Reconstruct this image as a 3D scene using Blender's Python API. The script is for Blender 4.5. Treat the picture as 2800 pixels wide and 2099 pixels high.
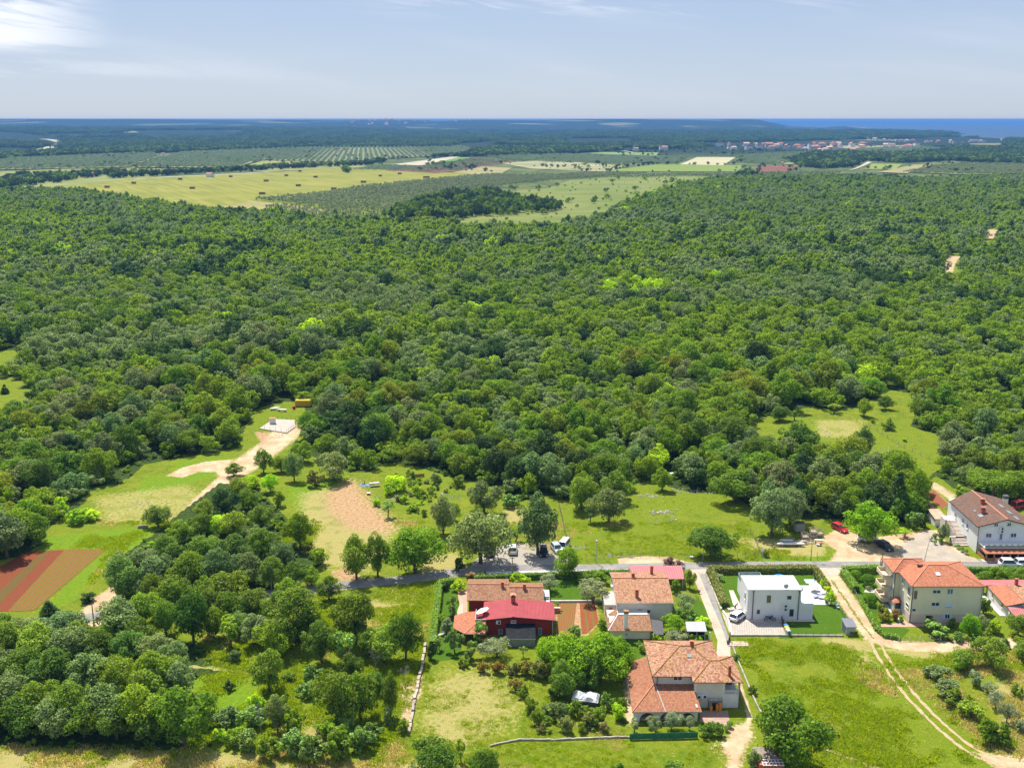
import bpy, math, random
import numpy as np
from mathutils import Vector, Matrix
for o in list(bpy.data.objects): bpy.data.objects.remove(o)
S = bpy.context.scene
COL = S.collection
R = math.radians
# ------------------------------------------------------------------ camera
F, CX, CY, HV, H = 2815.0, 1400.0, 1049.5, 326.0, 95.0      # focal length and centre in photo pixels, horizon row, height
PIT = math.atan((CY - HV) / F); CP, SP = math.cos(PIT), math.sin(PIT)
cam = bpy.data.cameras.new('camera'); camo = bpy.data.objects.new('camera', cam); COL.objects.link(camo)
cam.sensor_width = 36; cam.lens = F / 2800 * 36; cam.clip_start = 1; cam.clip_end = 90000
camo.location = (0, 0, H); camo.rotation_euler = (math.pi / 2 - PIT, 0, 0); S.camera = camo
S.view_settings.view_transform = 'Standard'; S.view_settings.look = 'None'
S.view_settings.exposure = EXPO = 0.70; S.view_settings.gamma = 1
S.cycles.max_bounces = 5; S.cycles.diffuse_bounces = 2; S.cycles.glossy_bounces = 2; S.cycles.transmission_bounces = 3
S.cycles.transparent_max_bounces = 6; S.cycles.volume_bounces = 0; S.cycles.caustics_reflective = False; S.cycles.caustics_refractive = False
S.cycles.sample_clamp_indirect = 4
# ------------------------------------------------------------------ sun and sky
SUN_EL, SUN_AZ = R(61.5), math.atan2(-0.42, 0.91)
sd = Vector((math.sin(SUN_AZ) * math.cos(SUN_EL), math.cos(SUN_AZ) * math.cos(SUN_EL), math.sin(SUN_EL)))
sun = bpy.data.lights.new('sun', 'SUN'); sun.energy = 4.95; sun.angle = R(0.5); sun.color = (1, .945, .84)
suno = bpy.data.objects.new('sun', sun); COL.objects.link(suno); suno.rotation_euler = sd.to_track_quat('Z', 'Y').to_euler(); suno.location = (0, 0, 300)
W = bpy.data.worlds.new("World"); S.world = W; W.use_nodes = True
nt = W.node_tree; nt.nodes.clear()
def N(t, typ, **kw):
    n = t.nodes.new(typ)
    for k, v in kw.items(): setattr(n, k, v)
    return n
def L(t, a, b): t.links.new(a, b)
wo = N(nt, 'ShaderNodeOutputWorld'); bg = N(nt, 'ShaderNodeBackground'); bg.inputs[1].default_value = 0.080
sky = N(nt, 'ShaderNodeTexSky'); sky.sky_type = 'NISHITA'; sky.sun_disc = False
sky.sun_elevation = SUN_EL; sky.sun_rotation = SUN_AZ; sky.air_density = 1.0; sky.dust_density = 0.7; sky.ozone_density = 2.0; sky.altitude = 100
tc = N(nt, 'ShaderNodeTexCoord'); mp = N(nt, 'ShaderNodeMapping'); L(nt, tc.outputs['Generated'], mp.inputs[0])
sep = N(nt, 'ShaderNodeSeparateXYZ'); L(nt, tc.outputs['Generated'], sep.inputs[0])
def M2(t, op, a, b=None, c=None, clamp=False):
    n = N(t, 'ShaderNodeMath', operation=op, use_clamp=clamp)
    for i, x in enumerate((a, b, c)):
        if x is None: continue
        if isinstance(x, (int, float)): n.inputs[i].default_value = x
        else: L(t, x, n.inputs[i])
    return n.outputs[0]
def SM(t, x, lo, hi, a=0., b=1.):
    n = N(t, 'ShaderNodeMapRange', interpolation_type='SMOOTHSTEP')
    L(t, x, n.inputs[0])
    for i, v in enumerate((lo, hi, a, b)): n.inputs[1 + i].default_value = v
    return n.outputs[0]
def MX(t, fac, a, b, mode='MIX'):
    n = N(t, 'ShaderNodeMix', data_type='RGBA', blend_type=mode)
    for s, x in ((0, fac), (6, a), (7, b)):
        if isinstance(x, (int, float)): n.inputs[s].default_value = x
        elif isinstance(x, (tuple, list)): n.inputs[s].default_value = (*x[:3], 1)
        else: L(t, x, n.inputs[s])
    return n.outputs[2]
# high thin cirrus: streaks drawn out along x, in directions of the sky (azimuth, elevation)
az = M2(nt, 'ARCTAN2', sep.outputs[0], sep.outputs[1]); el = M2(nt, 'ARCSINE', sep.outputs[2])
cb = N(nt, 'ShaderNodeCombineXYZ'); L(nt, M2(nt, 'MULTIPLY', az, 1.5), cb.inputs[0]); L(nt, M2(nt, 'ADD', M2(nt, 'MULTIPLY', el, 13.0), M2(nt, 'MULTIPLY', az, 1.4)), cb.inputs[1])
n1 = N(nt, 'ShaderNodeTexNoise'); n1.inputs['Scale'].default_value = 5; n1.inputs['Detail'].default_value = 9; n1.inputs['Roughness'].default_value = .6; n1.inputs['Distortion'].default_value = .6
L(nt, cb.outputs[0], n1.inputs[0])
n2 = N(nt, 'ShaderNodeTexNoise'); n2.inputs['Scale'].default_value = 2.2; n2.inputs['Detail'].default_value = 5; L(nt, cb.outputs[0], n2.inputs[0])
veil = SM(nt, n2.outputs[0], .45, .75, 0, .13)
bank = M2(nt, 'MULTIPLY', SM(nt, az, -.44, -.34, 1, 0), M2(nt, 'MULTIPLY', SM(nt, el, .050, .066), SM(nt, el, .13, .098)))
wisp = M2(nt, 'MULTIPLY', SM(nt, az, -.15, -.5), M2(nt, 'MULTIPLY', SM(nt, el, .032, .040), SM(nt, el, .054, .044)))
strk = M2(nt, 'MULTIPLY', M2(nt, 'MULTIPLY', SM(nt, az, -.2, 0.), SM(nt, az, .45, .1)), M2(nt, 'MULTIPLY', SM(nt, el, .085, .10), SM(nt, el, .135, .112)))
cl = M2(nt, 'ADD', M2(nt, 'MULTIPLY', bank, SM(nt, n1.outputs[0], .34, .52)), M2(nt, 'MULTIPLY', wisp, SM(nt, n1.outputs[0], .42, .62, 0, .35)), clamp=True)
cl = M2(nt, 'ADD', cl, M2(nt, 'MULTIPLY', strk, SM(nt, n1.outputs[0], .48, .62, 0, .35)), clamp=True)
cl = M2(nt, 'ADD', cl, veil, clamp=True)
base = MX(nt, 0.8, sky.outputs[0], MX(nt, SM(nt, el, 0.0, .11), (4.2, 4.95, 6.2), (3.35, 4.25, 6.05)))            # a thin even milkiness over the whole sky
L(nt, MX(nt, cl, base, (7.6, 7.9, 8.5)), bg.inputs[0]); L(nt, bg.outputs[0], wo.inputs[0])

# ------------------------------------------------------------------ photo pixel <-> ground
def G(u, v, z=0.0):
    a, b = (u - CX) / F, (CY - v) / F
    t = (z - H) / (-SP + b * CP)
    return (a * t, (CP + b * SP) * t)
def RAYY(u, v, Y):
    a, b = (u - CX) / F, (CY - v) / F
    t = Y / (CP + b * SP); return (a * t, H + (-SP + b * CP) * t)
def RAYX(u, v, X):
    a, b = (u - CX) / F, (CY - v) / F
    t = X / a; return ((CP + b * SP) * t, H + (-SP + b * CP) * t)
def PX(x, y, z=0.0):
    zc = y * CP - (z - H) * SP; yc = y * SP + (z - H) * CP
    return CX + F * x / zc, CY - F * yc / zc
def HT(u, v, vt):
    x, y = G(u, v); b = (CY - vt) / F
    return H + y * (-SP + b * CP) / (CP + b * SP)
def pxm(v): x, y = G(CX, v); return F / (y * CP + H * SP)

# ------------------------------------------------------------------ materials
MATS = {}
def newmat(name):
    m = bpy.data.materials.new(name); m.use_nodes = True; t = m.node_tree; t.nodes.clear()
    o = N(t, 'ShaderNodeOutputMaterial'); MATS[name] = m
    return m, t, o
def noise(t, vec, scale, detail=3, rough=.55, dist=0):
    n = N(t, 'ShaderNodeTexNoise'); n.inputs['Scale'].default_value = scale; n.inputs['Detail'].default_value = detail
    n.inputs['Roughness'].default_value = rough; n.inputs['Distortion'].default_value = dist
    if vec is not None: L(t, vec, n.inputs[0])
    return n.outputs[0]
def princ(t, o, col, rough=.8, spec=.3, metal=0, bump=None, bstr=.3, bdist=.05):
    p = N(t, 'ShaderNodeBsdfPrincipled')
    if isinstance(col, tuple): p.inputs['Base Color'].default_value = (*col[:3], 1)
    else: L(t, col, p.inputs['Base Color'])
    if isinstance(rough, (int, float)): p.inputs['Roughness'].default_value = rough
    else: L(t, rough, p.inputs['Roughness'])
    p.inputs['Specular IOR Level'].default_value = spec; p.inputs['Metallic'].default_value = metal
    if bump is not None:
        b = N(t, 'ShaderNodeBump'); b.inputs['Strength'].default_value = bstr; b.inputs['Distance'].default_value = bdist
        L(t, bump, b.inputs['Height']); L(t, b.outputs[0], p.inputs['Normal'])
    L(t, p.outputs[0], o.inputs[0]); return p
def plain(name, col, rough=.75, var=.15, scale=1.5, spec=.3, metal=0, dirt=None, dirtamt=.0, bs=.15):
    """plaster, metal, wood, stone: a base colour broken by two noises, with optional dirt patches"""
    m, t, o = newmat(name); tcn = N(t, 'ShaderNodeTexCoord'); v = tcn.outputs['Object']
    a = noise(t, v, scale, 6, .65); b = noise(t, v, scale * 9, 3)
    f = M2(t, 'ADD', M2(t, 'MULTIPLY', a, .7), M2(t, 'MULTIPLY', b, .3))
    lo = tuple(c * (1 - var) for c in col); hi = tuple(min(1, c * (1 + var)) for c in col)
    c = MX(t, SM(t, f, .3, .7), lo, hi)
    if dirt: c = MX(t, SM(t, noise(t, v, scale * .45, 5, .7), .50, .72, 0, dirtamt), c, dirt)
    princ(t, o, c, rough, spec, metal, f, bs, .04); return m
def tiles(name, c1, c2, lichen=(.30, .17, .03), lam=.25, dark=(.10, .07, .05), dam=.3, seg=.24, row=.38, bstr=.9):
    """clay roof tiles: columns along u, overlapping rows up v (uv in metres), each tile its own tone"""
    m, t, o = newmat(name); uv = N(t, 'ShaderNodeUVMap'); sp = N(t, 'ShaderNodeSeparateXYZ'); L(t, uv.outputs[0], sp.inputs[0])
    tcn = N(t, 'ShaderNodeTexCoord')
    cu = M2(t, 'FLOOR', M2(t, 'DIVIDE', sp.outputs[0], seg)); cv = M2(t, 'FLOOR', M2(t, 'DIVIDE', sp.outputs[1], row))
    cb = N(t, 'ShaderNodeCombineXYZ'); L(t, cu, cb.inputs[0]); L(t, cv, cb.inputs[1])
    wn = N(t, 'ShaderNodeTexWhiteNoise'); wn.noise_dimensions = '2D'; L(t, cb.outputs[0], wn.inputs[0])
    wave = M2(t, 'ABSOLUTE', M2(t, 'SINE', M2(t, 'MULTIPLY', sp.outputs[0], math.pi / seg)))
    rowf = M2(t, 'FRACT', M2(t, 'DIVIDE', sp.outputs[1], row))
    c = MX(t, wn.outputs[0], c1, c2)
    big = noise(t, tcn.outputs['Object'], .55, 5, .7); fine = noise(t, tcn.outputs['Object'], 2.2, 4, .7)
    c = MX(t, M2(t, 'MULTIPLY', SM(t, big, .48, .66, 0, 1), SM(t, wn.outputs[0], .2, .9, 0, lam * 2.2)), c, lichen)
    c = MX(t, M2(t, 'MULTIPLY', SM(t, fine, .52, .70), SM(t, wn.outputs[1] if False else wn.outputs[0], .9, .1, .3, dam * 2.2)), c, dark)
    h = M2(t, 'ADD', M2(t, 'MULTIPLY', wave, .07), M2(t, 'MULTIPLY', M2(t, 'SUBTRACT', 1.0, rowf), .05))
    princ(t, o, c, .85, .2, 0, h, bstr, 1.0); return m
def ribbed(name, col, seg=.3, rough=.45, var=.08, depth=.03, metal=0):
    m, t, o = newmat(name); uv = N(t, 'ShaderNodeUVMap'); sp = N(t, 'ShaderNodeSeparateXYZ'); L(t, uv.outputs[0], sp.inputs[0])
    tcn = N(t, 'ShaderNodeTexCoord'); a = noise(t, tcn.outputs['Object'], .7, 5, .65)
    w = M2(t, 'SINE', M2(t, 'MULTIPLY', sp.outputs[0], 2 * math.pi / seg))
    c = MX(t, SM(t, a, .3, .7), tuple(x * (1 - var) for x in col), tuple(min(1, x * (1 + var)) for x in col))
    princ(t, o, c, rough, .4, metal, w, .6, depth); return m
def glass(name, col=(.03, .04, .05), rough=.12):
    m, t, o = newmat(name); tcn = N(t, 'ShaderNodeTexCoord')
    c = MX(t, noise(t, tcn.outputs['Object'], 1.3, 2), tuple(x * .6 for x in col), tuple(x * 1.5 for x in col))
    princ(t, o, c, rough, .6); return m
FK = 2.9
def foliage(name, cols, transl=.42, gl=.012, nscale=1.1, namt=.5):
    """leaves: tone by tree (random), by leaf, and by soft patches through the crown; light passes through them"""
    m, t, o = newmat(name); oi = N(t, 'ShaderNodeObjectInfo'); gi = N(t, 'ShaderNodeNewGeometry'); tcn = N(t, 'ShaderNodeTexCoord')
    r = N(t, 'ShaderNodeValToRGB'); r.color_ramp.interpolation = 'LINEAR'
    for i, c in enumerate(cols):
        e = r.color_ramp.elements[i] if i < 2 else r.color_ramp.elements.new(i / (len(cols) - 1))
        e.position = i / (len(cols) - 1); e.color = (*[x * FK for x in c], 1)
    L(t, oi.outputs['Random'], r.inputs[0])
    n = noise(t, tcn.outputs['Object'], nscale, 2)
    f = M2(t, 'ADD', M2(t, 'MULTIPLY', gi.outputs['Random Per Island'], .45), M2(t, 'MULTIPLY', n, .9))
    f = SM(t, f, .3, 1.0, 1 - namt * 1.25, 1 + namt * 1.1)
    c = MX(t, 1.0, r.outputs[0], oi.outputs['Color'], 'MULTIPLY')
    vm = N(t, 'ShaderNodeVectorMath', operation='SCALE'); L(t, c, vm.inputs[0]); L(t, f, vm.inputs[3])
    d = N(t, 'ShaderNodeBsdfDiffuse'); tr = N(t, 'ShaderNodeBsdfTranslucent'); L(t, vm.outputs[0], d.inputs[0])
    hs = N(t, 'ShaderNodeHueSaturation'); hs.inputs['Hue'].default_value = .485; hs.inputs['Saturation'].default_value = 1.1; hs.inputs['Value'].default_value = 1.6
    L(t, vm.outputs[0], hs.inputs['Color']); L(t, hs.outputs[0], tr.inputs[0])
    ms = N(t, 'ShaderNodeMixShader'); ms.inputs[0].default_value = transl; L(t, d.outputs[0], ms.inputs[1]); L(t, tr.outputs[0], ms.inputs[2])
    g = N(t, 'ShaderNodeBsdfGlossy'); g.inputs['Roughness'].default_value = .45; g.inputs[0].default_value = (.6, .6, .5, 1)
    m2 = N(t, 'ShaderNodeMixShader'); m2.inputs[0].default_value = gl; L(t, ms.outputs[0], m2.inputs[1]); L(t, g.outputs[0], m2.inputs[2])
    L(t, m2.outputs[0], o.inputs[0]); return m

# ------------------------------------------------------------------ mesh helpers
def tag(o, label=None, cat=None, group=None, kind=None):
    if label: o['label'] = label
    if cat: o['category'] = cat
    if group: o['group'] = group
    if kind: o['kind'] = kind
    return o
def meshobj(name, V, Fc, mats, parent=None, mi=None, uv=True, smooth=False):
    me = bpy.data.meshes.new(name); me.from_pydata(V, [], Fc)
    for m in (mats if isinstance(mats, (list, tuple)) else [mats]): me.materials.append(m)
    if mi is not None: me.polygons.foreach_set('material_index', mi)
    if smooth: me.polygons.foreach_set('use_smooth', [True] * len(Fc))
    if uv:
        ul = me.uv_layers.new(name='UVMap'); me.update()
        for p in me.polygons:
            n = p.normal
            if abs(n.z) > .985: t = Vector((1, 0, 0)); b = Vector((0, 1, 0))
            else: t = Vector((-n.y, n.x, 0)).normalized(); b = n.cross(t)
            for li in p.loop_indices:
                c = me.vertices[me.loops[li].vertex_index].co; ul.data[li].uv = (c.dot(t), c.dot(b))
    me.update()
    o = bpy.data.objects.new(name, me); COL.objects.link(o)
    if parent: o.parent = parent
    return o
class MB:
    def __init__(s): s.V = []; s.F = []; s.M = []
    def add(s, V, Fc, mi=0):
        b = len(s.V); s.V += [tuple(v) for v in V]; s.F += [tuple(b + i for i in f) for f in Fc]; s.M += [mi] * len(Fc); return s
    def box(s, x0, x1, y0, y1, z0, z1, mi=0):
        return s.add([(x0, y0, z0), (x1, y0, z0), (x1, y1, z0), (x0, y1, z0), (x0, y0, z1), (x1, y0, z1), (x1, y1, z1), (x0, y1, z1)],
                     [(0, 3, 2, 1), (4, 5, 6, 7), (0, 1, 5, 4), (1, 2, 6, 5), (2, 3, 7, 6), (3, 0, 4, 7)], mi)
    def prism(s, poly, z0, z1, mi=0):
        """vertical prism over a ground polygon (counter-clockwise)"""
        n = len(poly); V = [(*p[:2], z0) for p in poly] + [(p[0], p[1], z1 if len(p) < 3 else p[2]) for p in poly]
        return s.add(V, [tuple(range(n))[::-1], tuple(range(n, 2 * n))] + [(i, (i + 1) % n, n + (i + 1) % n, n + i) for i in range(n)], mi)
    def xz(s, prof, y0, y1, mi=0):
        """extrude an outline in the x-z plane (counter-clockwise seen from -y) along y"""
        n = len(prof); V = [(x, y0, z) for x, z in prof] + [(x, y1, z) for x, z in prof]
        return s.add(V, [tuple(range(n)), tuple(range(n, 2 * n))[::-1]] + [((i + 1) % n, i, n + i, n + (i + 1) % n) for i in range(n)], mi)
    def yz(s, prof, x0, x1, mi=0):
        n = len(prof); V = [(x0, y, z) for y, z in prof] + [(x1, y, z) for y, z in prof]
        return s.add(V, [tuple(range(n))[::-1], tuple(range(n, 2 * n))] + [(i, (i + 1) % n, n + (i + 1) % n, n + i) for i in range(n)], mi)
    def roof(s, tops, th=.14, mi=0, ms=1):
        """a sheet of roof planes given by their upper faces, thickened downward"""
        key = lambda p: (round(p[0], 3), round(p[1], 3), round(p[2], 3)); idx = {}; V = []
        Fs = []
        for f in tops:
            g = []
            for p in f:
                k = key(p)
                if k not in idx: idx[k] = len(V); V.append(k)
                g.append(idx[k])
            Fs.append(g)
        n = len(V); V2 = V + [(x, y, z - th) for x, y, z in V]; E = {}
        for g in Fs:
            for i in range(len(g)): E[(g[i], g[(i + 1) % len(g)])] = 1
        b = len(s.V); s.V += V2
        for g in Fs:
            s.F.append(tuple(b + i for i in g)); s.M.append(mi); s.F.append(tuple(b + n + i for i in reversed(g))); s.M.append(ms)
        for (i, j) in E:
            if (j, i) not in E: s.F.append((b + j, b + i, b + n + i, b + n + j)); s.M.append(ms)
        return s
    def tube(s, pts, r, sides=8, mi=0, caps=True):
        pts = [Vector(p) for p in pts]; rs = r if isinstance(r, (list, tuple)) else [r] * len(pts); b = len(s.V); fr = None
        for i, p in enumerate(pts):
            d = (pts[min(i + 1, len(pts) - 1)] - pts[max(i - 1, 0)]).normalized()
            a = Vector((0, 0, 1)) if abs(d.z) < .9 else Vector((1, 0, 0))
            e1 = d.cross(a).normalized(); e2 = d.cross(e1)
            for k in range(sides):
                q = 2 * math.pi * k / sides; s.V.append(tuple(p + (e1 * math.cos(q) + e2 * math.sin(q)) * rs[i]))
        for i in range(len(pts) - 1):
            for k in range(sides):
                k2 = (k + 1) % sides; s.F.append((b + i * sides + k2, b + i * sides + k, b + (i + 1) * sides + k, b + (i + 1) * sides + k2)); s.M.append(mi)
        if caps:
            s.F.append(tuple(b + k for k in range(sides))); s.F.append(tuple(b + (len(pts) - 1) * sides + k for k in reversed(range(sides)))); s.M += [mi, mi]
        return s
    def cyl(s, x, y, z0, z1, r, sides=12, mi=0, r2=None): return s.tube([(x, y, z0), (x, y, z1)], [r, r if r2 is None else r2], sides, mi)
    def dome(s, c, rx, ry, rz, mi=0, nu=12, nv=6, z0=0.0):
        b = len(s.V); cx, cy, cz = c
        for j in range(nv + 1):
            q = math.pi / 2 * j / nv if z0 == 0 else -math.pi / 2 + math.pi * j / nv
            for i in range(nu):
                a = 2 * math.pi * i / nu; s.V.append((cx + rx * math.cos(q) * math.cos(a), cy + ry * math.cos(q) * math.sin(a), cz + rz * math.sin(q)))
        for j in range(nv):
            for i in range(nu):
                i2 = (i + 1) % nu; s.F.append((b + j * nu + i, b + j * nu + i2, b + (j + 1) * nu + i2, b + (j + 1) * nu + i)); s.M.append(mi)
        return s
    def build(s, name, mats, parent=None, smooth=False, loc=None, rz=0):
        o = meshobj(name, s.V, s.F, mats, parent, s.M, True, smooth)
        if loc: o.location = loc
        o.rotation_euler.z = rz; return o
def empty(name, loc=(0, 0, 0), rz=0):
    e = bpy.data.objects.new(name, None); e.empty_display_size = .5; COL.objects.link(e); e.location = loc; e.rotation_euler.z = rz; return e
def copy_tree(o, parent=None):
    c = o.copy(); COL.objects.link(c); c.parent = parent
    for ch in o.children: copy_tree(ch, c)
    return c
def inpoly(pts, poly):
    """pts (N,2) in poly, vectorised"""
    x, y = pts[:, 0], pts[:, 1]; ins = np.zeros(len(pts), bool); n = len(poly); j = n - 1
    for i in range(n):
        xi, yi = poly[i]; xj, yj = poly[j]
        c = ((yi > y) != (yj > y)) & (x < (xj - xi) * (y - yi) / ((yj - yi) if yj != yi else 1e-9) + xi); ins ^= c; j = i
    return ins
def segdist(pts, a, b):
    a = np.array(a, float); b = np.array(b, float); d = b - a; t = np.clip(((pts - a) @ d) / max(d @ d, 1e-9), 0, 1)
    return np.hypot(*(pts - (a + t[:, None] * d)).T)
def sdpoly(pts, poly):
    d = np.full(len(pts), 1e9)
    for i in range(len(poly)): d = np.minimum(d, segdist(pts, poly[i], poly[(i + 1) % len(poly)]))
    return np.where(inpoly(pts, poly), d, -d)
def sdline(pts, line, w):
    d = np.full(len(pts), 1e9)
    for i in range(len(line) - 1): d = np.minimum(d, segdist(pts, line[i], line[i + 1]))
    return w - d
def GP(l): return [G(*p) for p in l]
def PXN(p, z=0.0):
    zc = p[:, 1] * CP + (H - z) * SP; yc = p[:, 1] * SP - (H - z) * CP; zc = np.where(zc < 1, 1, zc)
    return np.stack([CX + F * p[:, 0] / zc, CY - F * yc / zc], 1)
# ================================================================== GROUND
rng = np.random.default_rng(7); random.seed(7)
def axis(lo, a, b, hi, step, grow=1.09):
    c = list(np.arange(a, b, step)); s = step; x = c[-1]
    while x < hi: s = min(s * grow, 900); x += s; c.append(x)
    s = step; x = c[0]; pre = []
    while x > lo: s = min(s * grow, 900); x -= s; pre.append(x)
    return np.array(pre[::-1] + c)
XS = axis(-30000, -100, 130, 30000, .62); YS = axis(-600, 132, 330, 34000, .62, 1.035)
gx, gy = np.meshgrid(XS, YS); P2 = np.stack([gx.ravel(), gy.ravel()], 1)
SEA = GP([(2118, 332.4), (2137, 341), (2165, 346), (2270, 350.5), (2350, 354), (2480, 357), (2600, 361), (2645, 367), (2560, 372), (2700, 377), (2770, 382), (3300, 387), (4200, 380), (4200, 332.4)])
def vn(x, y, s, sd=0):
    """smooth value noise, 0..1"""
    r = np.random.default_rng(sd).random((64, 64)); x = x / s; y = y / s
    xi = np.floor(x).astype(int); yi = np.floor(y).astype(int); fx = x - xi; fy = y - yi; fx = fx * fx * (3 - 2 * fx); fy = fy * fy * (3 - 2 * fy)
    g = lambda a, b: r[a % 64, b % 64]
    return (g(xi, yi) * (1 - fx) + g(xi + 1, yi) * fx) * (1 - fy) + (g(xi, yi + 1) * (1 - fx) + g(xi + 1, yi + 1) * fx) * fy
def ss(x, a, b): t = np.clip((x - a) / (b - a), 0, 1); return t * t * (3 - 2 * t)
def terrain(p):
    x, y = p[:, 0], p[:, 1]; u = CX + F * x / np.maximum(y, 1) / CP
    base = 22 * (vn(x, y, 1500, 1) - .35) * ss(y, 3600, 6500) + 14 * (vn(x, y, 600, 2) - .4) * ss(y, 4200, 7000)
    top = 76 + 16 * (vn(x, y * 0, 1100, 3) - .5) + 12 * (vn(x, y * 0, 420, 4) - .5)
    leftup = 10 * np.exp(-((u - 110) / 260.) ** 2) + 5 * np.exp(-((u - 1500) / 700.) ** 2)
    ridge = (top + leftup) * ss(y, 8000, 11500) * (1 - ss(y, 13500, 16500)) * (1 - ss(u, 2060, 2170))
    mid = 30 * ss(y, 5000, 6500) * (1 - ss(y, 8000, 9500)) * (1 - ss(u, 500, 1500)) * .9
    vall = -26 * np.exp(-((y - 4700) / 700.) ** 2) * (1 - ss(u, 500, 1900))
    z = np.maximum(base + ridge + mid, 0) + vall * 0
    far = y > 5000
    m = np.ones(len(p)); q = p[far]
    if len(q): m[far] = ss(-sdpoly(q, SEA), 0, 700)
    isl = 24 * np.exp(-((u - 2305) / 26.) ** 2) * np.exp(-((y - 11300) / 500.) ** 2)
    return np.minimum(z * m + isl, 96)
Zg = terrain(P2)
# clearings and patches, as ground points read off the photograph
MASK = {k: np.zeros(len(P2)) for k in ('sand', 'red', 'dry', 'lawn', 'floor', 'lush', 'rock')}
near = (P2[:, 1] > 100) & (P2[:, 1] < 700) & (np.abs(P2[:, 0]) < 400); Pn = P2[near]
def paint(k, d, soft=1.3):
    MASK[k][near] = np.maximum(MASK[k][near], np.clip(.5 + d / (2 * soft), 0, 1))
def ppoly(k, px, soft=1.3, amt=1.0): paint(k, np.where(sdpoly(Pn, GP(px)) > -9, sdpoly(Pn, GP(px)) * 1.0, -9) if amt == 1 else np.minimum(sdpoly(Pn, GP(px)), (amt - .5) * 2 * soft), soft)
def pline(k, px, w, soft=.8): paint(k, sdline(Pn, GP(px), w), soft)
TRACK_L = [(800, 1165), (760, 1205), (720, 1235), (680, 1262), (640, 1290), (600, 1325), (560, 1362), (520, 1408), (490, 1450), (440, 1510), (350, 1600), (285, 1640), (240, 1690)]
pline('sand', TRACK_L, 2.7, 1.4); pline('sand', TRACK_L[:5], 4.6, 2.5)
ppoly('sand', [(455, 1300), (500, 1278), (560, 1262), (640, 1255), (610, 1290), (540, 1290), (500, 1305)], 1.5)
ppoly('sand', [(205, 1715), (270, 1625), (310, 1630), (300, 1700), (240, 1722)], 1.2)
ppoly('rock', [(1275, 1562), (1300, 1530), (1335, 1500), (1380, 1486), (1470, 1484), (1550, 1490), (1566, 1520), (1560, 1548), (1400, 1556), (1330, 1566)], 1.0)
ppoly('sand', [(1690, 1526), (1760, 1519), (1830, 1522), (1895, 1540), (1860, 1546), (1690, 1544)], .8)
ppoly('sand', [(2245, 1470), (2290, 1446), (2380, 1470), (2470, 1458), (2530, 1448), (2568, 1450), (2590, 1485), (2650, 1520), (2700, 1538), (2520, 1541), (2300, 1540), (2265, 1534), (2290, 1505), (2262, 1488)], 1.2)
TR1 = [(2262, 1560), (2273, 1577), (2309, 1629), (2351, 1693), (2393, 1745), (2460, 1764), (2560, 1768), (2660, 1762), (2900, 1755)]
pline('sand', TR1, 1.9, 1.0)
TR2 = [(2380, 1728), (2410, 1790), (2450, 1850), (2500, 1912), (2560, 1972), (2620, 2026), (2680, 2066), (2750, 2085), (2900, 2098)]
ppoly('sand', [(2660, 2055), (2740, 2065), (2860, 2070), (2860, 2120), (2740, 2110)], 1.5, .75)
ppoly('sand', [(2000, 1985), (2045, 1975), (2060, 2010), (2035, 2050), (2020, 2110), (1985, 2110), (1995, 2060), (1940, 2045), (1990, 2020)], 2.0, .8)
ppoly('red', [(2010, 2010), (2045, 2000), (2030, 2050), (2005, 2080), (1955, 2045)], 2.5, .7)
pline('sand', [(2021, 1868), (2040, 1920), (2050, 1960), (2040, 1985)], .35, .5)
ppoly('sand', [(1705, 1860), (1722, 1850), (1740, 1960), (1725, 1985), (1712, 1960)], .8)
ppoly('red', [(945, 1315), (968, 1313), (1010, 1365), (1082, 1440), (1058, 1456), (960, 1450), (900, 1400), (895, 1355)], 7.0, .66)
ppoly('dry', [(830, 1350), (930, 1330), (1000, 1380), (1080, 1450), (1000, 1560), (850, 1540), (820, 1440)], 5, .72)
ppoly('red', [(890, 1350), (950, 1312), (1005, 1370), (960, 1425), (900, 1405)], 6, .62)
ppoly('red', [(695, 1180), (790, 1186), (775, 1206), (729, 1232)], 1.2)
ppoly('red', [(905, 1560), (960, 1548), (990, 1585), (930, 1590)], 2.4, .66)
ppoly('red', [(1522, 1642), (1628, 1644), (1642, 1700), (1604, 1738), (1522, 1738)], .5)
ppoly('red', [(2540, 1345), (2553, 1337), (2596, 1378), (2578, 1390), (2540, 1362)], .4)
ppoly('red', [(2500, 1375), (2530, 1360), (2565, 1392), (2535, 1400)], 1, .8)
ppoly('sand', [(2520, 1318), (2560, 1320), (2608, 1350), (2612, 1375), (2590, 1360)], 2, .8)
ppoly('dry', [(-60, 2050), (120, 2042), (220, 2052), (330, 2046), (560, 2058), (800, 2062), (1000, 2086), (1180, 2080), (1180, 2130), (-60, 2130)], 2.2)
ppoly('dry', [(1177, 1890), (1230, 1845), (1330, 1845), (1410, 1885), (1390, 1960), (1330, 2010), (1230, 2035), (1165, 1990)], 7, .62)
ppoly('dry', [(1000, 1640), (1060, 1610), (1130, 1605), (1150, 1640), (1080, 1680), (1000, 1720)], 3, .66)
ppoly('dry', [(2245, 1738), (2380, 1752), (2390, 1782), (2310, 1772), (2250, 1755)], 1.5)
ppoly('dry', [(2370, 1790), (2400, 1830), (2380, 1850), (2330, 1800)], 2, .75); ppoly('dry', [(2250, 1930), (2285, 1960), (2300, 2010), (2260, 2000)], 2, .75)
ppoly('dry', [(2700, 1880), (2800, 1840), (2900, 1850), (2900, 2040), (2760, 2050), (2740, 1960)], 3, .72)
ppoly('dry', [(2400, 1770), (2600, 1775), (2600, 1800), (2500, 1795)], 1.5, .8)
ppoly('dry', [(270, 1360), (500, 1330), (560, 1370), (480, 1420), (300, 1425)], 6, .56)
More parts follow.
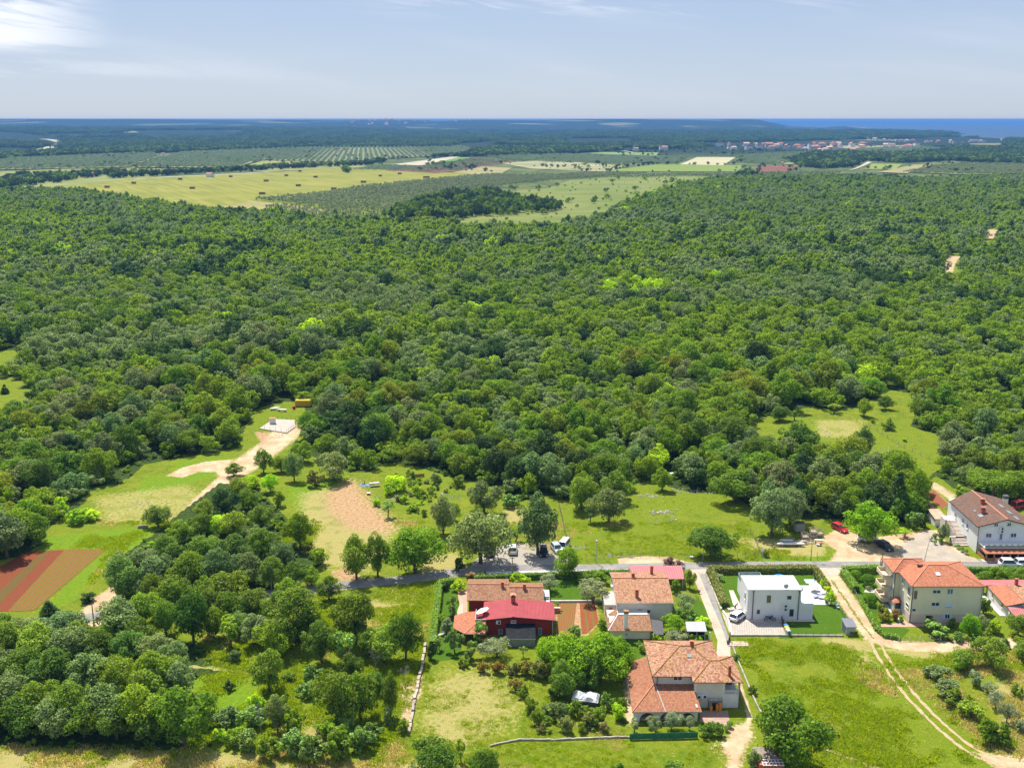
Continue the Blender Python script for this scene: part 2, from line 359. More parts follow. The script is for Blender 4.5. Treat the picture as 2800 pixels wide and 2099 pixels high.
ppoly('dry', [(2240, 1150), (2360, 1150), (2330, 1200), (2240, 1190)], 4, .58); ppoly('dry', [(1390, 1380), (1440, 1400), (1430, 1440), (1370, 1420)], 2.5, .75)
ppoly('dry', [(2000, 1470), (2260, 1480), (2250, 1520), (2090, 1522)], 1.5, .8); ppoly('dry', [(1150, 1520), (1250, 1510), (1280, 1560), (1150, 1570)], 2, .8)
ppoly('dry', [(820, 1960), (870, 1955), (900, 2040), (860, 2060)], 2, .8)
ppoly('sand', [(1090, 1870), (1160, 1840), (1150, 1900), (1105, 1990)], 1.2, .7)
ppoly('lawn', [(1948, 1562), (2238, 1562), (2250, 1604), (2330, 1690), (2340, 1725), (2160, 1745), (2130, 1745), (2130, 1690), (2040, 1660), (1975, 1658)], .4)
ppoly('lawn', [(1400, 1574), (1620, 1568), (1628, 1640), (1497, 1642), (1490, 1604), (1400, 1606)], .4)
ppoly('lawn', [(1700, 1740), (1790, 1760), (1790, 1840), (1700, 1800)], .6); ppoly('lawn', [(1900, 1620), (1930, 1660), (1945, 1760), (1890, 1700)], .6)
ppoly('lawn', [(1190, 1600), (1262, 1600), (1262, 1800), (1180, 1810)], .8, .8); ppoly('lawn', [(2310, 1575), (2400, 1570), (2400, 1700), (2490, 1720), (2460, 1750), (2400, 1730)], .6, .8)
0 and ppoly('rock', [(1730, 1395), (1800, 1388), (1810, 1408), (1740, 1412)], 1.5, .72); 0 and ppoly('rock', [(1790, 1335), (1890, 1330), (1900, 1350), (1800, 1352)], 1.5, .72); 0 and ppoly('rock', [(1770, 1410), (1860, 1400), (1870, 1425), (1800, 1430)], 1.5, .62)
0 and ppoly('rock', [(2400, 1215), (2480, 1225), (2470, 1245), (2420, 1235)], 1.5, .7); 0 and ppoly('rock', [(2230, 1165), (2265, 1185), (2300, 1215), (2285, 1220), (2225, 1175)], 1, .7)
ppoly('lush', [(100, 1470), (420, 1435), (410, 1480), (300, 1530), (200, 1640), (90, 1690), (300, 1495), (40, 1500)], 2); ppoly('lush', [(500, 1830), (600, 1820), (720, 1900), (700, 2040), (640, 2060), (600, 1980), (520, 1900)], 4)
ppoly('lush', [(640, 1250), (480, 1260), (480, 1300), (400, 1300), (330, 1400), (440, 1340), (600, 1300)], 3, .8); ppoly('lush', [(780, 1330), (940, 1300), (930, 1380), (830, 1420)], 4, .9)
ppoly('lush', [(2080, 1512), (2290, 1515), (2250, 1540), (2060, 1540)], 1.2)
# ---- where the wood stands (tree feet), also in photo pixels
NEARB = [(-200, 1560), (0, 1530), (60, 1520), (110, 1490), (130, 1440), (200, 1400), (260, 1330), (330, 1322), (400, 1268), (500, 1250), (590, 1236), (650, 1225), (672, 1165), (700, 1120), (760, 1098), (830, 1098), (850, 1190), (800, 1215), (880, 1262), (950, 1290), (1010, 1290), (1060, 1262), (1140, 1275), (1250, 1310), (1300, 1318), (1380, 1340),
         (1400, 1372), (1530, 1352), (1545, 1372), (1610, 1372), (1700, 1372), (1716, 1330), (1760, 1318), (1800, 1300), (1830, 1330), (1900, 1350), (1965, 1335), (2050, 1380), (2180, 1420), (2300, 1420), (2400, 1425), (2520, 1430), (2545, 1390), (2520, 1330), (2560, 1300), (2610, 1335), (2640, 1345), (2780, 1385), (2900, 1400), (3150, 1500), (3400, 1500)]
FARB = [(3400, 488), (3000, 488), (2800, 489), (2500, 494), (2300, 484), (2100, 488), (2000, 493), (1850, 514), (1790, 535), (1720, 562), (1620, 612), (1480, 636), (1300, 632), (1100, 612), (900, 606), (720, 588), (640, 580), (520, 575), (430, 562), (330, 545), (240, 529), (130, 525), (0, 527), (-200, 527)]
FOREST = NEARB + FARB
HOLES = [[(2030, 1225), (2040, 1150), (2200, 1115), (2330, 1118), (2440, 1065), (2520, 1085), (2490, 1165), (2570, 1190), (2574, 1280), (2520, 1315), (2440, 1300), (2330, 1262), (2240, 1245), (2120, 1228)],
         [(-60, 1035), (50, 1030), (90, 1080), (60, 1145), (-60, 1150)], [(-60, 955), (60, 960), (80, 1000), (40, 1022), (-60, 1026)], [(2630, 1120), (2720, 1070), (2760, 1090), (2700, 1140)], [(690, 690), (800, 685), (810, 700), (690, 705)], [(0, 690), (90, 688), (90, 706), (0, 708)], [(1200, 820), (1290, 812), (1300, 835), (1210, 838)], [(970, 965), (1100, 955), (1110, 985), (975, 990)],
         [(2570, 785), (2586, 702), (2612, 688), (2632, 712), (2624, 795)], [(2684, 690), (2698, 628), (2722, 616), (2734, 640), (2722, 694)],
         [(660, 1230), (700, 1130), (760, 1098), (830, 1098), (840, 1180), (780, 1230)],
         [(1060, 600), (1200, 588), (1300, 600), (1240, 618), (1080, 620)], [(1900, 790), (1930, 780), (1940, 795), (1900, 800)]]
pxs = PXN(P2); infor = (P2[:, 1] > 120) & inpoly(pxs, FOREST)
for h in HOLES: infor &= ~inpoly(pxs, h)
WOODS = [  # smaller woods of named trees near the houses
    [(-100, 1700), (60, 1745), (220, 1735), (330, 1720), (460, 1740), (560, 1765), (640, 1830), (560, 1850), (480, 1850), (600, 1960), (580, 2040), (400, 2050), (-100, 2035)],
    [(330, 1520), (420, 1460), (500, 1395), (600, 1320), (700, 1330), (850, 1480), (880, 1540), (820, 1600), (640, 1625), (400, 1640), (320, 1620)]]
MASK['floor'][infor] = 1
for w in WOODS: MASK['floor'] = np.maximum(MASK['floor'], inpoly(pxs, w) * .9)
V = np.column_stack([P2, Zg]); nx, ny = len(XS), len(YS)
ii = (np.arange(ny - 1)[:, None] * nx + np.arange(nx - 1)[None]).ravel()
Fq = np.stack([ii, ii + 1, ii + nx + 1, ii + nx], 1)
me = bpy.data.meshes.new('ground'); me.vertices.add(len(V)); me.vertices.foreach_set('co', V.ravel())
me.loops.add(len(Fq) * 4); me.loops.foreach_set('vertex_index', Fq.ravel().astype(np.int32)); me.polygons.add(len(Fq))
me.polygons.foreach_set('loop_start', np.arange(0, len(Fq) * 4, 4, dtype=np.int32)); me.polygons.foreach_set('loop_total', np.full(len(Fq), 4, np.int32)); me.update(calc_edges=True)
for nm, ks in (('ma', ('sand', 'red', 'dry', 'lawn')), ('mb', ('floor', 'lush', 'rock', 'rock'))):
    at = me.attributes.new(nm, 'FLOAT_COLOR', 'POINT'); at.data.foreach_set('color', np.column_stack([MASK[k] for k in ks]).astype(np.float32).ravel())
me.polygons.foreach_set('use_smooth', [True] * len(Fq))
ground = bpy.data.objects.new('ground', me); COL.objects.link(ground); tag(ground, kind='structure')
m, t, o = newmat('ground'); tcn = N(t, 'ShaderNodeTexCoord'); v = tcn.outputs['Object']
a1 = N(t, 'ShaderNodeAttribute', attribute_name='ma'); a2 = N(t, 'ShaderNodeAttribute', attribute_name='mb')
s1 = N(t, 'ShaderNodeSeparateColor'); L(t, a1.outputs['Color'], s1.inputs[0]); s2 = N(t, 'ShaderNodeSeparateColor'); L(t, a2.outputs['Color'], s2.inputs[0])
nb = noise(t, v, .035, 4, .6); nm_ = noise(t, v, .22, 5, .65); ns = noise(t, v, 1.3, 5, .7); nf = noise(t, v, 7, 3, .7)
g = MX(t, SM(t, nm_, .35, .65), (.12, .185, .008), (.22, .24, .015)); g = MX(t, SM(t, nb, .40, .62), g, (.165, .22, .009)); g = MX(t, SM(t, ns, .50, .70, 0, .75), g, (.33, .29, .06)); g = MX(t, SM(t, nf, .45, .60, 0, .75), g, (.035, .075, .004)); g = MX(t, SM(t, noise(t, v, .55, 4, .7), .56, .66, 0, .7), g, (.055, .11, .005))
jag = M2(t, 'ADD', M2(t, 'MULTIPLY', M2(t, 'SUBTRACT', ns, .5), 1.5), M2(t, 'MULTIPLY', M2(t, 'SUBTRACT', nf, .5), .9))
def lay(g, msk, col, k=1.0, lo=.36, hi=.64):
    return MX(t, SM(t, M2(t, 'ADD', msk, M2(t, 'MULTIPLY', jag, k)), lo, hi), g, col)
lush = MX(t, SM(t, ns, .35, .65), (.10, .20, .008), (.19, .26, .012)); g = lay(g, s2.outputs[1], MX(t, SM(t, nf, .4, .6, 0, .5), lush, (.06, .13, .006)))
dry = MX(t, SM(t, nf, .35, .65), (.20, .19, .055), (.44, .36, .14)); dry = MX(t, SM(t, nm_, .5, .62, 0, .6), dry, (.17, .19, .03)); g = lay(g, s1.outputs[2], dry, 1.2)
lawn = MX(t, SM(t, nf, .3, .7), (.040, .100, .005), (.080, .150, .010)); lawn = MX(t, SM(t, ns, .48, .68, 0, .6), lawn, (.12, .17, .015)); lawn = MX(t, SM(t, nm_, .42, .6, 0, .5), lawn, (.05, .115, .006)); g = lay(g, a1.outputs['Alpha'], lawn, .1)
redc = MX(t, SM(t, ns, .35, .65), (.34, .17, .085), (.46, .30, .18)); redc = MX(t, SM(t, ns, .50, .66, 0, .6), redc, (.42, .32, .19)); redc = MX(t, SM(t, nf, .52, .64, 0, .7), redc, (.20, .19, .05)); g = lay(g, s1.outputs[1], redc, .9)
sandc = MX(t, SM(t, nm_, .35, .65), (.40, .27, .155), (.58, .44, .29)); sandc = MX(t, SM(t, nf, .5, .68, 0, .6), sandc, (.36, .25, .15)); g = lay(g, s1.outputs[0], sandc, .75)
rockc = MX(t, SM(t, nf, .35, .65), (.28, .25, .21), (.42, .38, .33)); g = lay(g, s2.outputs[2], rockc, .6)
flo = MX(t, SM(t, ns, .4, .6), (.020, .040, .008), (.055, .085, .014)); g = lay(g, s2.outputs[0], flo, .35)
# beyond the wood: scrub, small fields and distant woodland
sx = N(t, 'ShaderNodeSeparateXYZ'); L(t, v, sx.inputs[0])
vo = N(t, 'ShaderNodeTexVoronoi'); vo.inputs['Scale'].default_value = .0028; vo.inputs['Randomness'].default_value = .85; L(t, v, vo.inputs[0])
vs = N(t, 'ShaderNodeSeparateColor'); L(t, vo.outputs['Color'], vs.inputs[0])
scr = MX(t, SM(t, noise(t, v, .012, 5, .65), .4, .6), (.075, .105, .028), (.15, .17, .055)); scr = MX(t, SM(t, noise(t, v, .05, 5, .7), .45, .6, 0, .8), scr, (.03, .055, .016))
wood = MX(t, SM(t, noise(t, v, .03, 6, .75), .38, .62), (.008, .020, .008), (.026, .046, .016))
fld = MX(t, vs.outputs[1], (.10, .12, .05), (.22, .20, .10))
wood = MX(t, M2(t, 'MULTIPLY', M2(t, 'GREATER_THAN', vs.outputs[0], .90), SM(t, noise(t, v, .0011, 2), .42, .5)), wood, fld)
farc = MX(t, SM(t, sx.outputs[1], 2300, 3300), scr, wood); g = MX(t, SM(t, sx.outputs[1], 1150, 1450), g, farc)
hgt = M2(t, 'ADD', M2(t, 'MULTIPLY', nf, .5), ns)
princ(t, o, g, .95, .08, 0, hgt, .55, .35); me.materials.append(m)

def sheet(name, poly, z, mat, px=True, kind='structure', uv=True):
    w = GP(poly) if px else poly; o = meshobj(name, [(x, y, z) for x, y in w], [tuple(range(len(w)))], mat)
    if o.data.polygons[0].normal.z < 0: o.data.flip_normals()
    return tag(o, kind=kind)
def strip(name, line, w, z, mat, px=True, jag=0., step=1.0, wob=0):
    p = [Vector(q) for q in (GP(line) if px else line)]; pts = []
    for a, b in zip(p[:-1], p[1:]):
        n = max(1, int((b - a).length / step)); pts += [a.lerp(b, i / n) for i in range(n)]
    pts.append(p[-1])
    for _ in range(int(3 / step) + 1): pts = [pts[0]] + [(pts[i - 1] + pts[i] * 2 + pts[i + 1]) / 4 for i in range(1, len(pts) - 1)] + [pts[-1]]
    V, Fc = [], []
    for i, q in enumerate(pts):
        d = (pts[min(i + 1, len(pts) - 1)] - pts[max(i - 1, 0)]).normalized(); n = Vector((-d.y, d.x)); ww = w if isinstance(w, (int, float)) else w[0] + (w[1] - w[0]) * i / len(pts)
        V += [(*(q + n * (ww + random.uniform(-jag, jag))), z), (*(q - n * (ww + random.uniform(-jag, jag))), z)]
        if i: Fc.append((2 * i - 2, 2 * i - 1, 2 * i + 1, 2 * i))
    return tag(meshobj(name, V, Fc, mat), kind='structure')
# sea
m, t, o = newmat('sea'); tcn = N(t, 'ShaderNodeTexCoord'); mpn = N(t, 'ShaderNodeMapping'); mpn.inputs['Scale'].default_value = (.004, .02, 1); L(t, tcn.outputs['Object'], mpn.inputs[0])
wv = noise(t, mpn.outputs[0], 1, 5, .6)
princ(t, o, MX(t, SM(t, wv, .35, .65), (.010, .042, .085), (.016, .056, .11)), .5, .35, 0, wv, .2, 1)
sheet('sea', SEA, .6, m, px=False)
# roads and paved ground
asph = plain('asphalt', (.22, .205, .195), .92, .22, .35, dirt=(.36, .31, .26), dirtamt=.7)
asph2 = plain('old_asphalt', (.25, .235, .22), .92, .18, .8, dirt=(.12, .12, .12), dirtamt=.6)
conc = plain('pale_concrete', (.44, .36, .28), .9, .16, .6, dirt=(.28, .23, .18), dirtamt=.6)
white_conc = plain('white_concrete', (.50, .47, .43), .85, .1, .8)
sandm = plain('track_sand', (.42, .30, .18), .95, .25, 1.6, dirt=(.24, .24, .07), dirtamt=.8)
ROAD = [(-160, 1716), (72, 1702), (235, 1692), (400, 1655), (560, 1640), (700, 1628), (850, 1611), (950, 1598), (1060, 1588), (1142, 1579), (1230, 1566), (1313, 1557), (1449, 1553), (1611, 1552), (1745, 1549), (1926, 1546), (2161, 1543), (2309, 1543), (2500, 1543), (2632, 1545), (3000, 1551)]
strip('asphalt_road', ROAD, (2.0, 1.65), .012, asph, step=2)
strip('footpath', [(1330, 1567), (1449, 1563.5), (1611, 1561), (1745, 1558), (1868, 1556)], .55, .12, white_conc, step=2)
kb = MB()
kp = GP([(1330, 1570.5), (1449, 1567), (1611, 1564.5), (1745, 1561.5), (1868, 1559)])
strip('road_shoulder', [(-160, 1724), (72, 1710), (235, 1702), (400, 1664), (700, 1637), (950, 1607), (1142, 1587), (1230, 1573), (1300, 1566)], (.9, .5), .006, sandm, jag=.35)
sheet('concrete_lane', [(1893, 1568), (1911, 1568), (1983, 1738), (1985, 1752), (1996, 1752), (1998, 1800), (1985, 1845), (1958, 1800), (1962, 1750)], .016, conc)
sheet('asphalt_lane', [(1911, 1568), (1932, 1568), (1996, 1751), (1985, 1751), (1983, 1738)], .020, asph2)
sheet('lane_junction', [(1885, 1556), (1936, 1555), (1932, 1570), (1893, 1570)], .018, conc)
sheet('yard_junction', [(2240, 1552), (2310, 1552), (2290, 1572), (2258, 1572)], .018, conc)
sheet('forecourt', [(2480, 1480), (2530, 1452), (2556, 1452), (2566, 1478), (2620, 1512), (2672, 1530), (2700, 1538), (2520, 1537), (2470, 1528), (2450, 1505)], .012, plain('forecourt_concrete', (.34, .29, .23), .9, .2, .35, dirt=(.44, .35, .25), dirtamt=.6))
sheet('veranda_pavement', [(2668, 1528), (3000, 1530), (3000, 1541), (2690, 1540)], .03, asph2)
# block paving of the white house yard
m, t, o = newmat('block_paving'); tcn = N(t, 'ShaderNodeTexCoord'); mpn = N(t, 'ShaderNodeMapping'); mpn.inputs['Rotation'].default_value = (0, 0, R(45)); L(t, tcn.outputs['Object'], mpn.inputs[0])
br = N(t, 'ShaderNodeTexBrick'); L(t, mpn.outputs[0], br.inputs[0]); br.inputs['Scale'].default_value = 1; br.inputs['Brick Width'].default_value = .55; br.inputs['Row Height'].default_value = .4; br.inputs['Mortar Size'].default_value = .045
br.inputs['Color1'].default_value = (.40, .36, .30, 1); br.inputs['Color2'].default_value = (.50, .45, .39, 1); br.inputs['Mortar'].default_value = (.20, .16, .13, 1)
princ(t, o, MX(t, SM(t, noise(t, tcn.outputs['Object'], .5, 4), .4, .7, 0, .4), br.outputs[0], (.38, .33, .27)), .9, .2)
sheet('block_paving', [(41.5, 178.0), (52.2, 178.0), (52.6, 184.1), (45.7, 184.1), (45.7, 189.5), (43.9, 189.5), (43.4, 187), (41.7, 187)], .03, m, px=False)
sheet('pool_terrace', [(58.9, 199.2), (65.3, 199.2), (65.2, 190.3), (60.9, 190.3), (58.9, 191.6)], .1, plain('terrace_tile', (.58, .57, .57), .6, .08, .6), px=False)
sheet('house_plinth_paving', [(44.7, 190.5), (45.9, 184), (45.3, 183.2), (59.2, 183.2), (59.2, 184.1), (46.1, 184.1), (46.1, 197), (45.2, 197)], .045, plain('plinth', (.55, .44, .38), .9, .1, 1), px=False)
pinkp = plain('pink_paving', (.46, .28, .21), .9, .14, 1.2, dirt=(.42, .25, .17), dirtamt=.5)
sheet('garden_paving', [(2408, 1706), (2462, 1703), (2470, 1690), (2484, 1703), (2606, 1702), (2606, 1708), (2495, 1713), (2410, 1713)], .02, pinkp)
sheet('house_terrace', [(1250, 1612), (1278, 1612), (1278, 1680), (1262, 1680), (1256, 1650)], .02, pinkp)
sheet('courtyard_slab', [(1258, 1650), (1266, 1650), (1266, 1680), (1252, 1690), (1250, 1670)], .035, conc)
sheet('villa_yard_paving', [(1912, 1942), (1990, 1942), (1996, 1975), (1985, 1985), (1915, 1972)], .02, plain('rough_slabs', (.36, .24, .18), .9, .25, 1.5))
sheet('garden_path', [(2362, 1618), (2366, 1612), (2400, 1612), (2436, 1662), (2468, 1700), (2458, 1702), (2418, 1652), (2393, 1620)], .02, white_conc)
for q in (-1, 1):   # the two wheel tracks through the meadow
    g2 = [Vector(G(*p)) for p in TR2]; off = []
    for i, p in enumerate(g2):
        d = (g2[min(i + 1, len(g2) - 1)] - g2[max(i - 1, 0)]).normalized(); off.append(tuple(p + Vector((-d.y, d.x)) * q * .85))
    strip('wheel_track', off, .28, .012, sandm, px=False, jag=.14, step=.8)
strip('wheel_track', [(2236, 2040), (2290, 2058), (2350, 2078), (2420, 2110)], .35, .012, sandm, jag=.2)
strip('mown_track', [(515, 1822), (600, 1828), (680, 1838), (760, 1845)], .5, .012, plain('straw', (.27, .26, .08), .95, .25, 1.5), jag=.4, step=.6)
strip('grass_strip', [(2273, 1585), (2309, 1635), (2351, 1699), (2388, 1745)], .25, .014, plain('track_grass', (.17, .17, .03), .95, .4, 2.5), jag=.24, step=.5)

# ploughed and planted beds
def rowmat(name, soil, crop, sp, ang, w=.5, soil2=None):
    m, t, o = newmat(name); tcn = N(t, 'ShaderNodeTexCoord'); mpn = N(t, 'ShaderNodeMapping'); mpn.inputs['Rotation'].default_value = (0, 0, ang); L(t, tcn.outputs['Object'], mpn.inputs[0])
    s = N(t, 'ShaderNodeSeparateXYZ'); L(t, mpn.outputs[0], s.inputs[0])
    wv = M2(t, 'ADD', M2(t, 'MULTIPLY', M2(t, 'SINE', M2(t, 'MULTIPLY', s.outputs[1], 2 * math.pi / sp)), .5), .5)
    n = noise(t, tcn.outputs['Object'], 2.5 / max(sp, .4), 4, .7)
    f = SM(t, M2(t, 'ADD', wv, M2(t, 'MULTIPLY', M2(t, 'SUBTRACT', n, .5), 1.2)), 1 - w - .15, 1 - w + .15)
    sc = MX(t, SM(t, n, .35, .65), soil, soil2 or tuple(c * 1.35 for c in soil))
    princ(t, o, MX(t, f, sc, crop), .95, .1, 0, wv, .5, .1); return m
a_ = GP([(292, 1500), (95, 1668)]); ang = -math.atan2(a_[1][1] - a_[0][1], a_[1][0] - a_[0][0])
sheet('ploughed_field', [(-120, 1668), (-40, 1569), (78, 1507), (176, 1503), (20, 1672)], .05, rowmat('red_furrows', (.135, .040, .017), (.20, .060, .026), .6, ang, .45))
sheet('crop_strip', [(120, 1505), (140, 1505), (-20, 1670), (-60, 1670)], .058, rowmat('young_crop', (.14, .05, .02), (.075, .10, .022), .6, ang, .5))
sheet('planted_field', [(176, 1503), (292, 1500), (95, 1668), (20, 1672)], .054, rowmat('red_crop_rows', (.20, .068, .026), (.12, .13, .022), 1.0, ang, .5))
sheet('vegetable_bed', [(1524, 1646), (1577, 1647), (1566, 1735), (1524, 1736)], .04, rowmat('bed_dry', (.20, .080, .030), (.19, .13, .035), .45, R(90), .4))
sheet('vegetable_bed', [(1585, 1647), (1626, 1648), (1638, 1700), (1604, 1732), (1590, 1732)], .04, rowmat('bed_rows', (.19, .060, .024), (.15, .12, .03), 1.3, R(90), .2))
sheet('vegetable_bed', [(2540, 1347), (2553, 1339), (2594, 1379), (2577, 1389), (2540, 1364)], .05, rowmat('bed_small', (.19, .06, .028), (.25, .10, .045), .8, R(35), .5))
FIELDN = [0]
def field(name, px, mat):
    FIELDN[0] += 1; return sheet(name, px, .12 + .05 * FIELDN[0], mat)
def fieldmat(name, c1, c2, ang=0, sp=12, amt=.5):
    m, t, o = newmat(name); tcn = N(t, 'ShaderNodeTexCoord'); mpn = N(t, 'ShaderNodeMapping'); mpn.inputs['Rotation'].default_value = (0, 0, ang); L(t, tcn.outputs['Object'], mpn.inputs[0])
    m2 = N(t, 'ShaderNodeMapping'); m2.inputs['Scale'].default_value = (.06, 1, 1); L(t, mpn.outputs[0], m2.inputs[0])
    f = M2(t, 'ADD', M2(t, 'MULTIPLY', noise(t, m2.outputs[0], 1.6 / sp, 4, .6), amt), M2(t, 'MULTIPLY', noise(t, tcn.outputs['Object'], .012, 4), 1 - amt))
    princ(t, o, MX(t, SM(t, f, .36, .64), c1, c2), .95, .1); return m
HAY = [(130, 512), (250, 501), (420, 486), (720, 473), (940, 459), (1334, 477), (1240, 487), (1150, 499), (1000, 514), (900, 531), (790, 541), (700, 552), (640, 580), (500, 580), (400, 560), (300, 538), (200, 522)]
field('hay_field', HAY, fieldmat('mown_hay', (.155, .172, .018), (.25, .238, .042), R(62), 14, .65))
field('dry_meadow', [(560, 572), (690, 551), (760, 556), (950, 578), (930, 600), (720, 590), (640, 582)], fieldmat('dry_meadow', (.15, .17, .045), (.36, .28, .12)))
field('dry_meadow', [(50, 438), (90, 432), (212, 427), (200, 437), (130, 444)], fieldmat('dry_far', (.26, .25, .09), (.36, .32, .13)))
MEA = fieldmat('scrub_meadow', (.11, .15, .028), (.18, .20, .055), 0, 20, .4)
field('meadow', [(1290, 640), (1250, 600), (1300, 575), (1180, 560), (1330, 530), (1500, 515), (1560, 492), (1790, 478), (1960, 480), (1900, 505), (1840, 525), (1780, 560), (1640, 630), (1480, 650)], MEA)
field('meadow', [(0, 470), (180, 462), (440, 462), (440, 482), (280, 500), (130, 512), (0, 490)], fieldmat('roadside_meadow', (.15, .19, .04), (.24, .24, .085)))
field('meadow', [(640, 462), (720, 440), (1000, 440), (1000, 458), (720, 470)], fieldmat('strip_meadow', (.16, .19, .05), (.27, .25, .09)))
field('meadow', [(350, 462), (372, 459), (425, 437), (418, 432), (395, 445)], MEA)
field('ploughed_strip', [(1050, 466), (1215, 446), (1290, 431), (1410, 441), (1235, 470), (1190, 474)], fieldmat('brown_soil', (.13, .055, .035), (.20, .10, .07), R(20), 8))
field('green_strip', [(1150, 454), (1250, 431), (1292, 431), (1212, 453)], fieldmat('green_crop', (.10, .20, .035), (.14, .24, .05)))
field('dirt_strip', [(1050, 452), (1120, 446), (1240, 428), (1262, 429), (1155, 453)], fieldmat('pale_dirt', (.38, .33, .22), (.46, .40, .28)))
field('dry_grove', [(1235, 473), (1320, 456), (1400, 460), (1370, 476), (1300, 478)], fieldmat('straw_strip', (.22, .21, .085), (.30, .26, .12)))
field('pale_meadow', [(1370, 447), (1490, 438), (1600, 446), (1710, 455), (1660, 471), (1450, 462)], fieldmat('pale_grass', (.20, .21, .09), (.33, .30, .17), 0, 10, .3))
field('vineyard', [(1640, 470), (1790, 451), (2040, 453), (2015, 470)], rowmat('vine_rows', (.16, .17, .05), (.14, .23, .022), 9., R(78), .6))
field('bright_meadow', [(1500, 425), (1650, 417), (1800, 418), (1800, 428), (1640, 430)], fieldmat('far_green', (.15, .22, .06), (.2, .25, .08)))
field('stubble_field', [(1858, 451), (1905, 431), (2012, 431), (1978, 453)], fieldmat('stubble', (.36, .34, .19), (.42, .38, .23)))
field('ploughed_field', [(2048, 471), (2085, 455), (2182, 456), (2150, 474)], fieldmat('brown_red_soil', (.16, .065, .04), (.19, .08, .055), 0, 6))
field('vineyard', [(2364, 464), (2385, 449), (2468, 450), (2448, 464)], rowmat('vine_rows_far', (.20, .20, .07), (.17, .24, .02), 12., R(90), .55))
field('dirt_strip', [(2320, 468), (2345, 462), (2385, 445), (2372, 443), (2350, 456)], MATS['pale_dirt'])
field('meadow', [(2060, 433), (2200, 425), (2330, 440), (2130, 452)], MATS['strip_meadow'])
field('pale_meadow', [(1540, 396), (1640, 383), (1740, 382), (1730, 393)], MATS['pale_grass']); field('pale_field', [(400, 376), (470, 370), (680, 368), (640, 375), (500, 379)], MATS['stubble'])
field('pale_field', [(1420, 352), (1600, 354), (1590, 358), (1440, 357)], MATS['pale_grass']); field('pale_field', [(1900, 352), (2020, 350), (2010, 360), (1920, 360)], MATS['straw_strip'])
field('pale_meadow', [(2240, 400), (2500, 398), (2560, 412), (2400, 415)], MATS['straw_strip']); field('pale_field', [(2750, 412), (2860, 411), (2860, 417), (2755, 417)], MATS['dry_meadow'])
field('meadow', [(2480, 472), (2620, 455), (2860, 452), (2860, 474), (2640, 480)], MEA); field('dry_meadow', [(2400, 473), (2500, 452), (2560, 450), (2480, 476)], MATS['straw_strip'])
field('grove_ground', [(376, 460), (410, 440), (500, 418), (830, 405), (1260, 401), (1285, 408), (1250, 424), (1050, 436), (900, 445), (720, 438), (640, 460)], fieldmat('grove_soil', (.15, .17, .07), (.22, .22, .10)))
field('grove_ground', [(-100, 440), (150, 430), (420, 419), (430, 430), (370, 452), (340, 459), (-100, 468)], MATS['grove_soil'])
palem = plain('pale_road', (.55, .55, .55), .9, .08, .02)
strip('country_road', [(-60, 520), (46, 512), (250, 501), (420, 485.5), (640, 476), (760, 468), (930, 458.5)], 3.2, .1, palem, step=30)
strip('country_road', [(925, 458.5), (1050, 465), (1200, 472), (1334, 476.5)], 2.6, .1, MATS['pale_dirt'], step=30)
strip('country_road', [(1060, 452), (1110, 447), (1250, 428)], 2.6, .9, palem, step=30)
strip('valley_road', [(-80, 374.5), (30, 375.5), (90, 378), (140, 383), (168, 390), (160, 398), (128, 406), (105, 412)], 19, 1.2, MATS['stubble'], step=40)
strip('village_track', [(1640, 414), (1700, 412), (1740, 418), (1790, 420)], 3, .3, palem, step=30)
strip('forest_track', [(2590, 744), (2597, 720), (2612, 700)], 3.4, .05, MATS['track_sand'], jag=.5); strip('forest_track', [(2700, 652), (2716, 628)], 4.0, .05, MATS['track_sand'], jag=.5)
# ================================================================== TREES
def leafset(rg, C, rc, n, size, up=.35, asp=.62, shell=(.72, 1.08), low=-.75):
    """leaf-sized faces spread over the outer shells of clumps (centres C, radii rc)"""
    w = rc ** 2; k = rg.choice(len(C), n, p=w / w.sum()); d = rg.normal(size=(n, 3)); d /= np.linalg.norm(d, axis=1)[:, None]
    d[:, 2] = np.where(d[:, 2] < low, -d[:, 2], d[:, 2])
    r = rc[k] * rg.uniform(*shell, n); p = C[k] + d * r[:, None] * np.array([1, 1, .82])
    nr = d * .75 + np.array([0, 0, up]) + rg.normal(size=(n, 3)) * .42; nr /= np.linalg.norm(nr, axis=1)[:, None]
    t = np.cross(nr, rg.normal(size=(n, 3))); t /= np.linalg.norm(t, axis=1)[:, None]; b = np.cross(nr, t)
    s = size * rg.uniform(.6, 1.35, n)[:, None]
    V = np.stack([p - t * s * .5, p - b * s * asp * .5 + nr * s * .08, p + t * s * .5, p + b * s * asp * .5 + nr * s * .08], 1)
    return V.reshape(-1, 3)
def quadmesh(name, V, mat, extra=None):
    me = bpy.data.meshes.new(name); V = np.asarray(V, np.float32); n = len(V); nq = n // 4
    F0 = np.arange(n, dtype=np.int32); me.vertices.add(n); me.vertices.foreach_set('co', V.ravel()); me.loops.add(n); me.loops.foreach_set('vertex_index', F0)
    me.polygons.add(nq); me.polygons.foreach_set('loop_start', np.arange(0, n, 4, dtype=np.int32)); me.polygons.foreach_set('loop_total', np.full(nq, 4, np.int32))
    me.update(calc_edges=True); me.materials.append(mat); return me
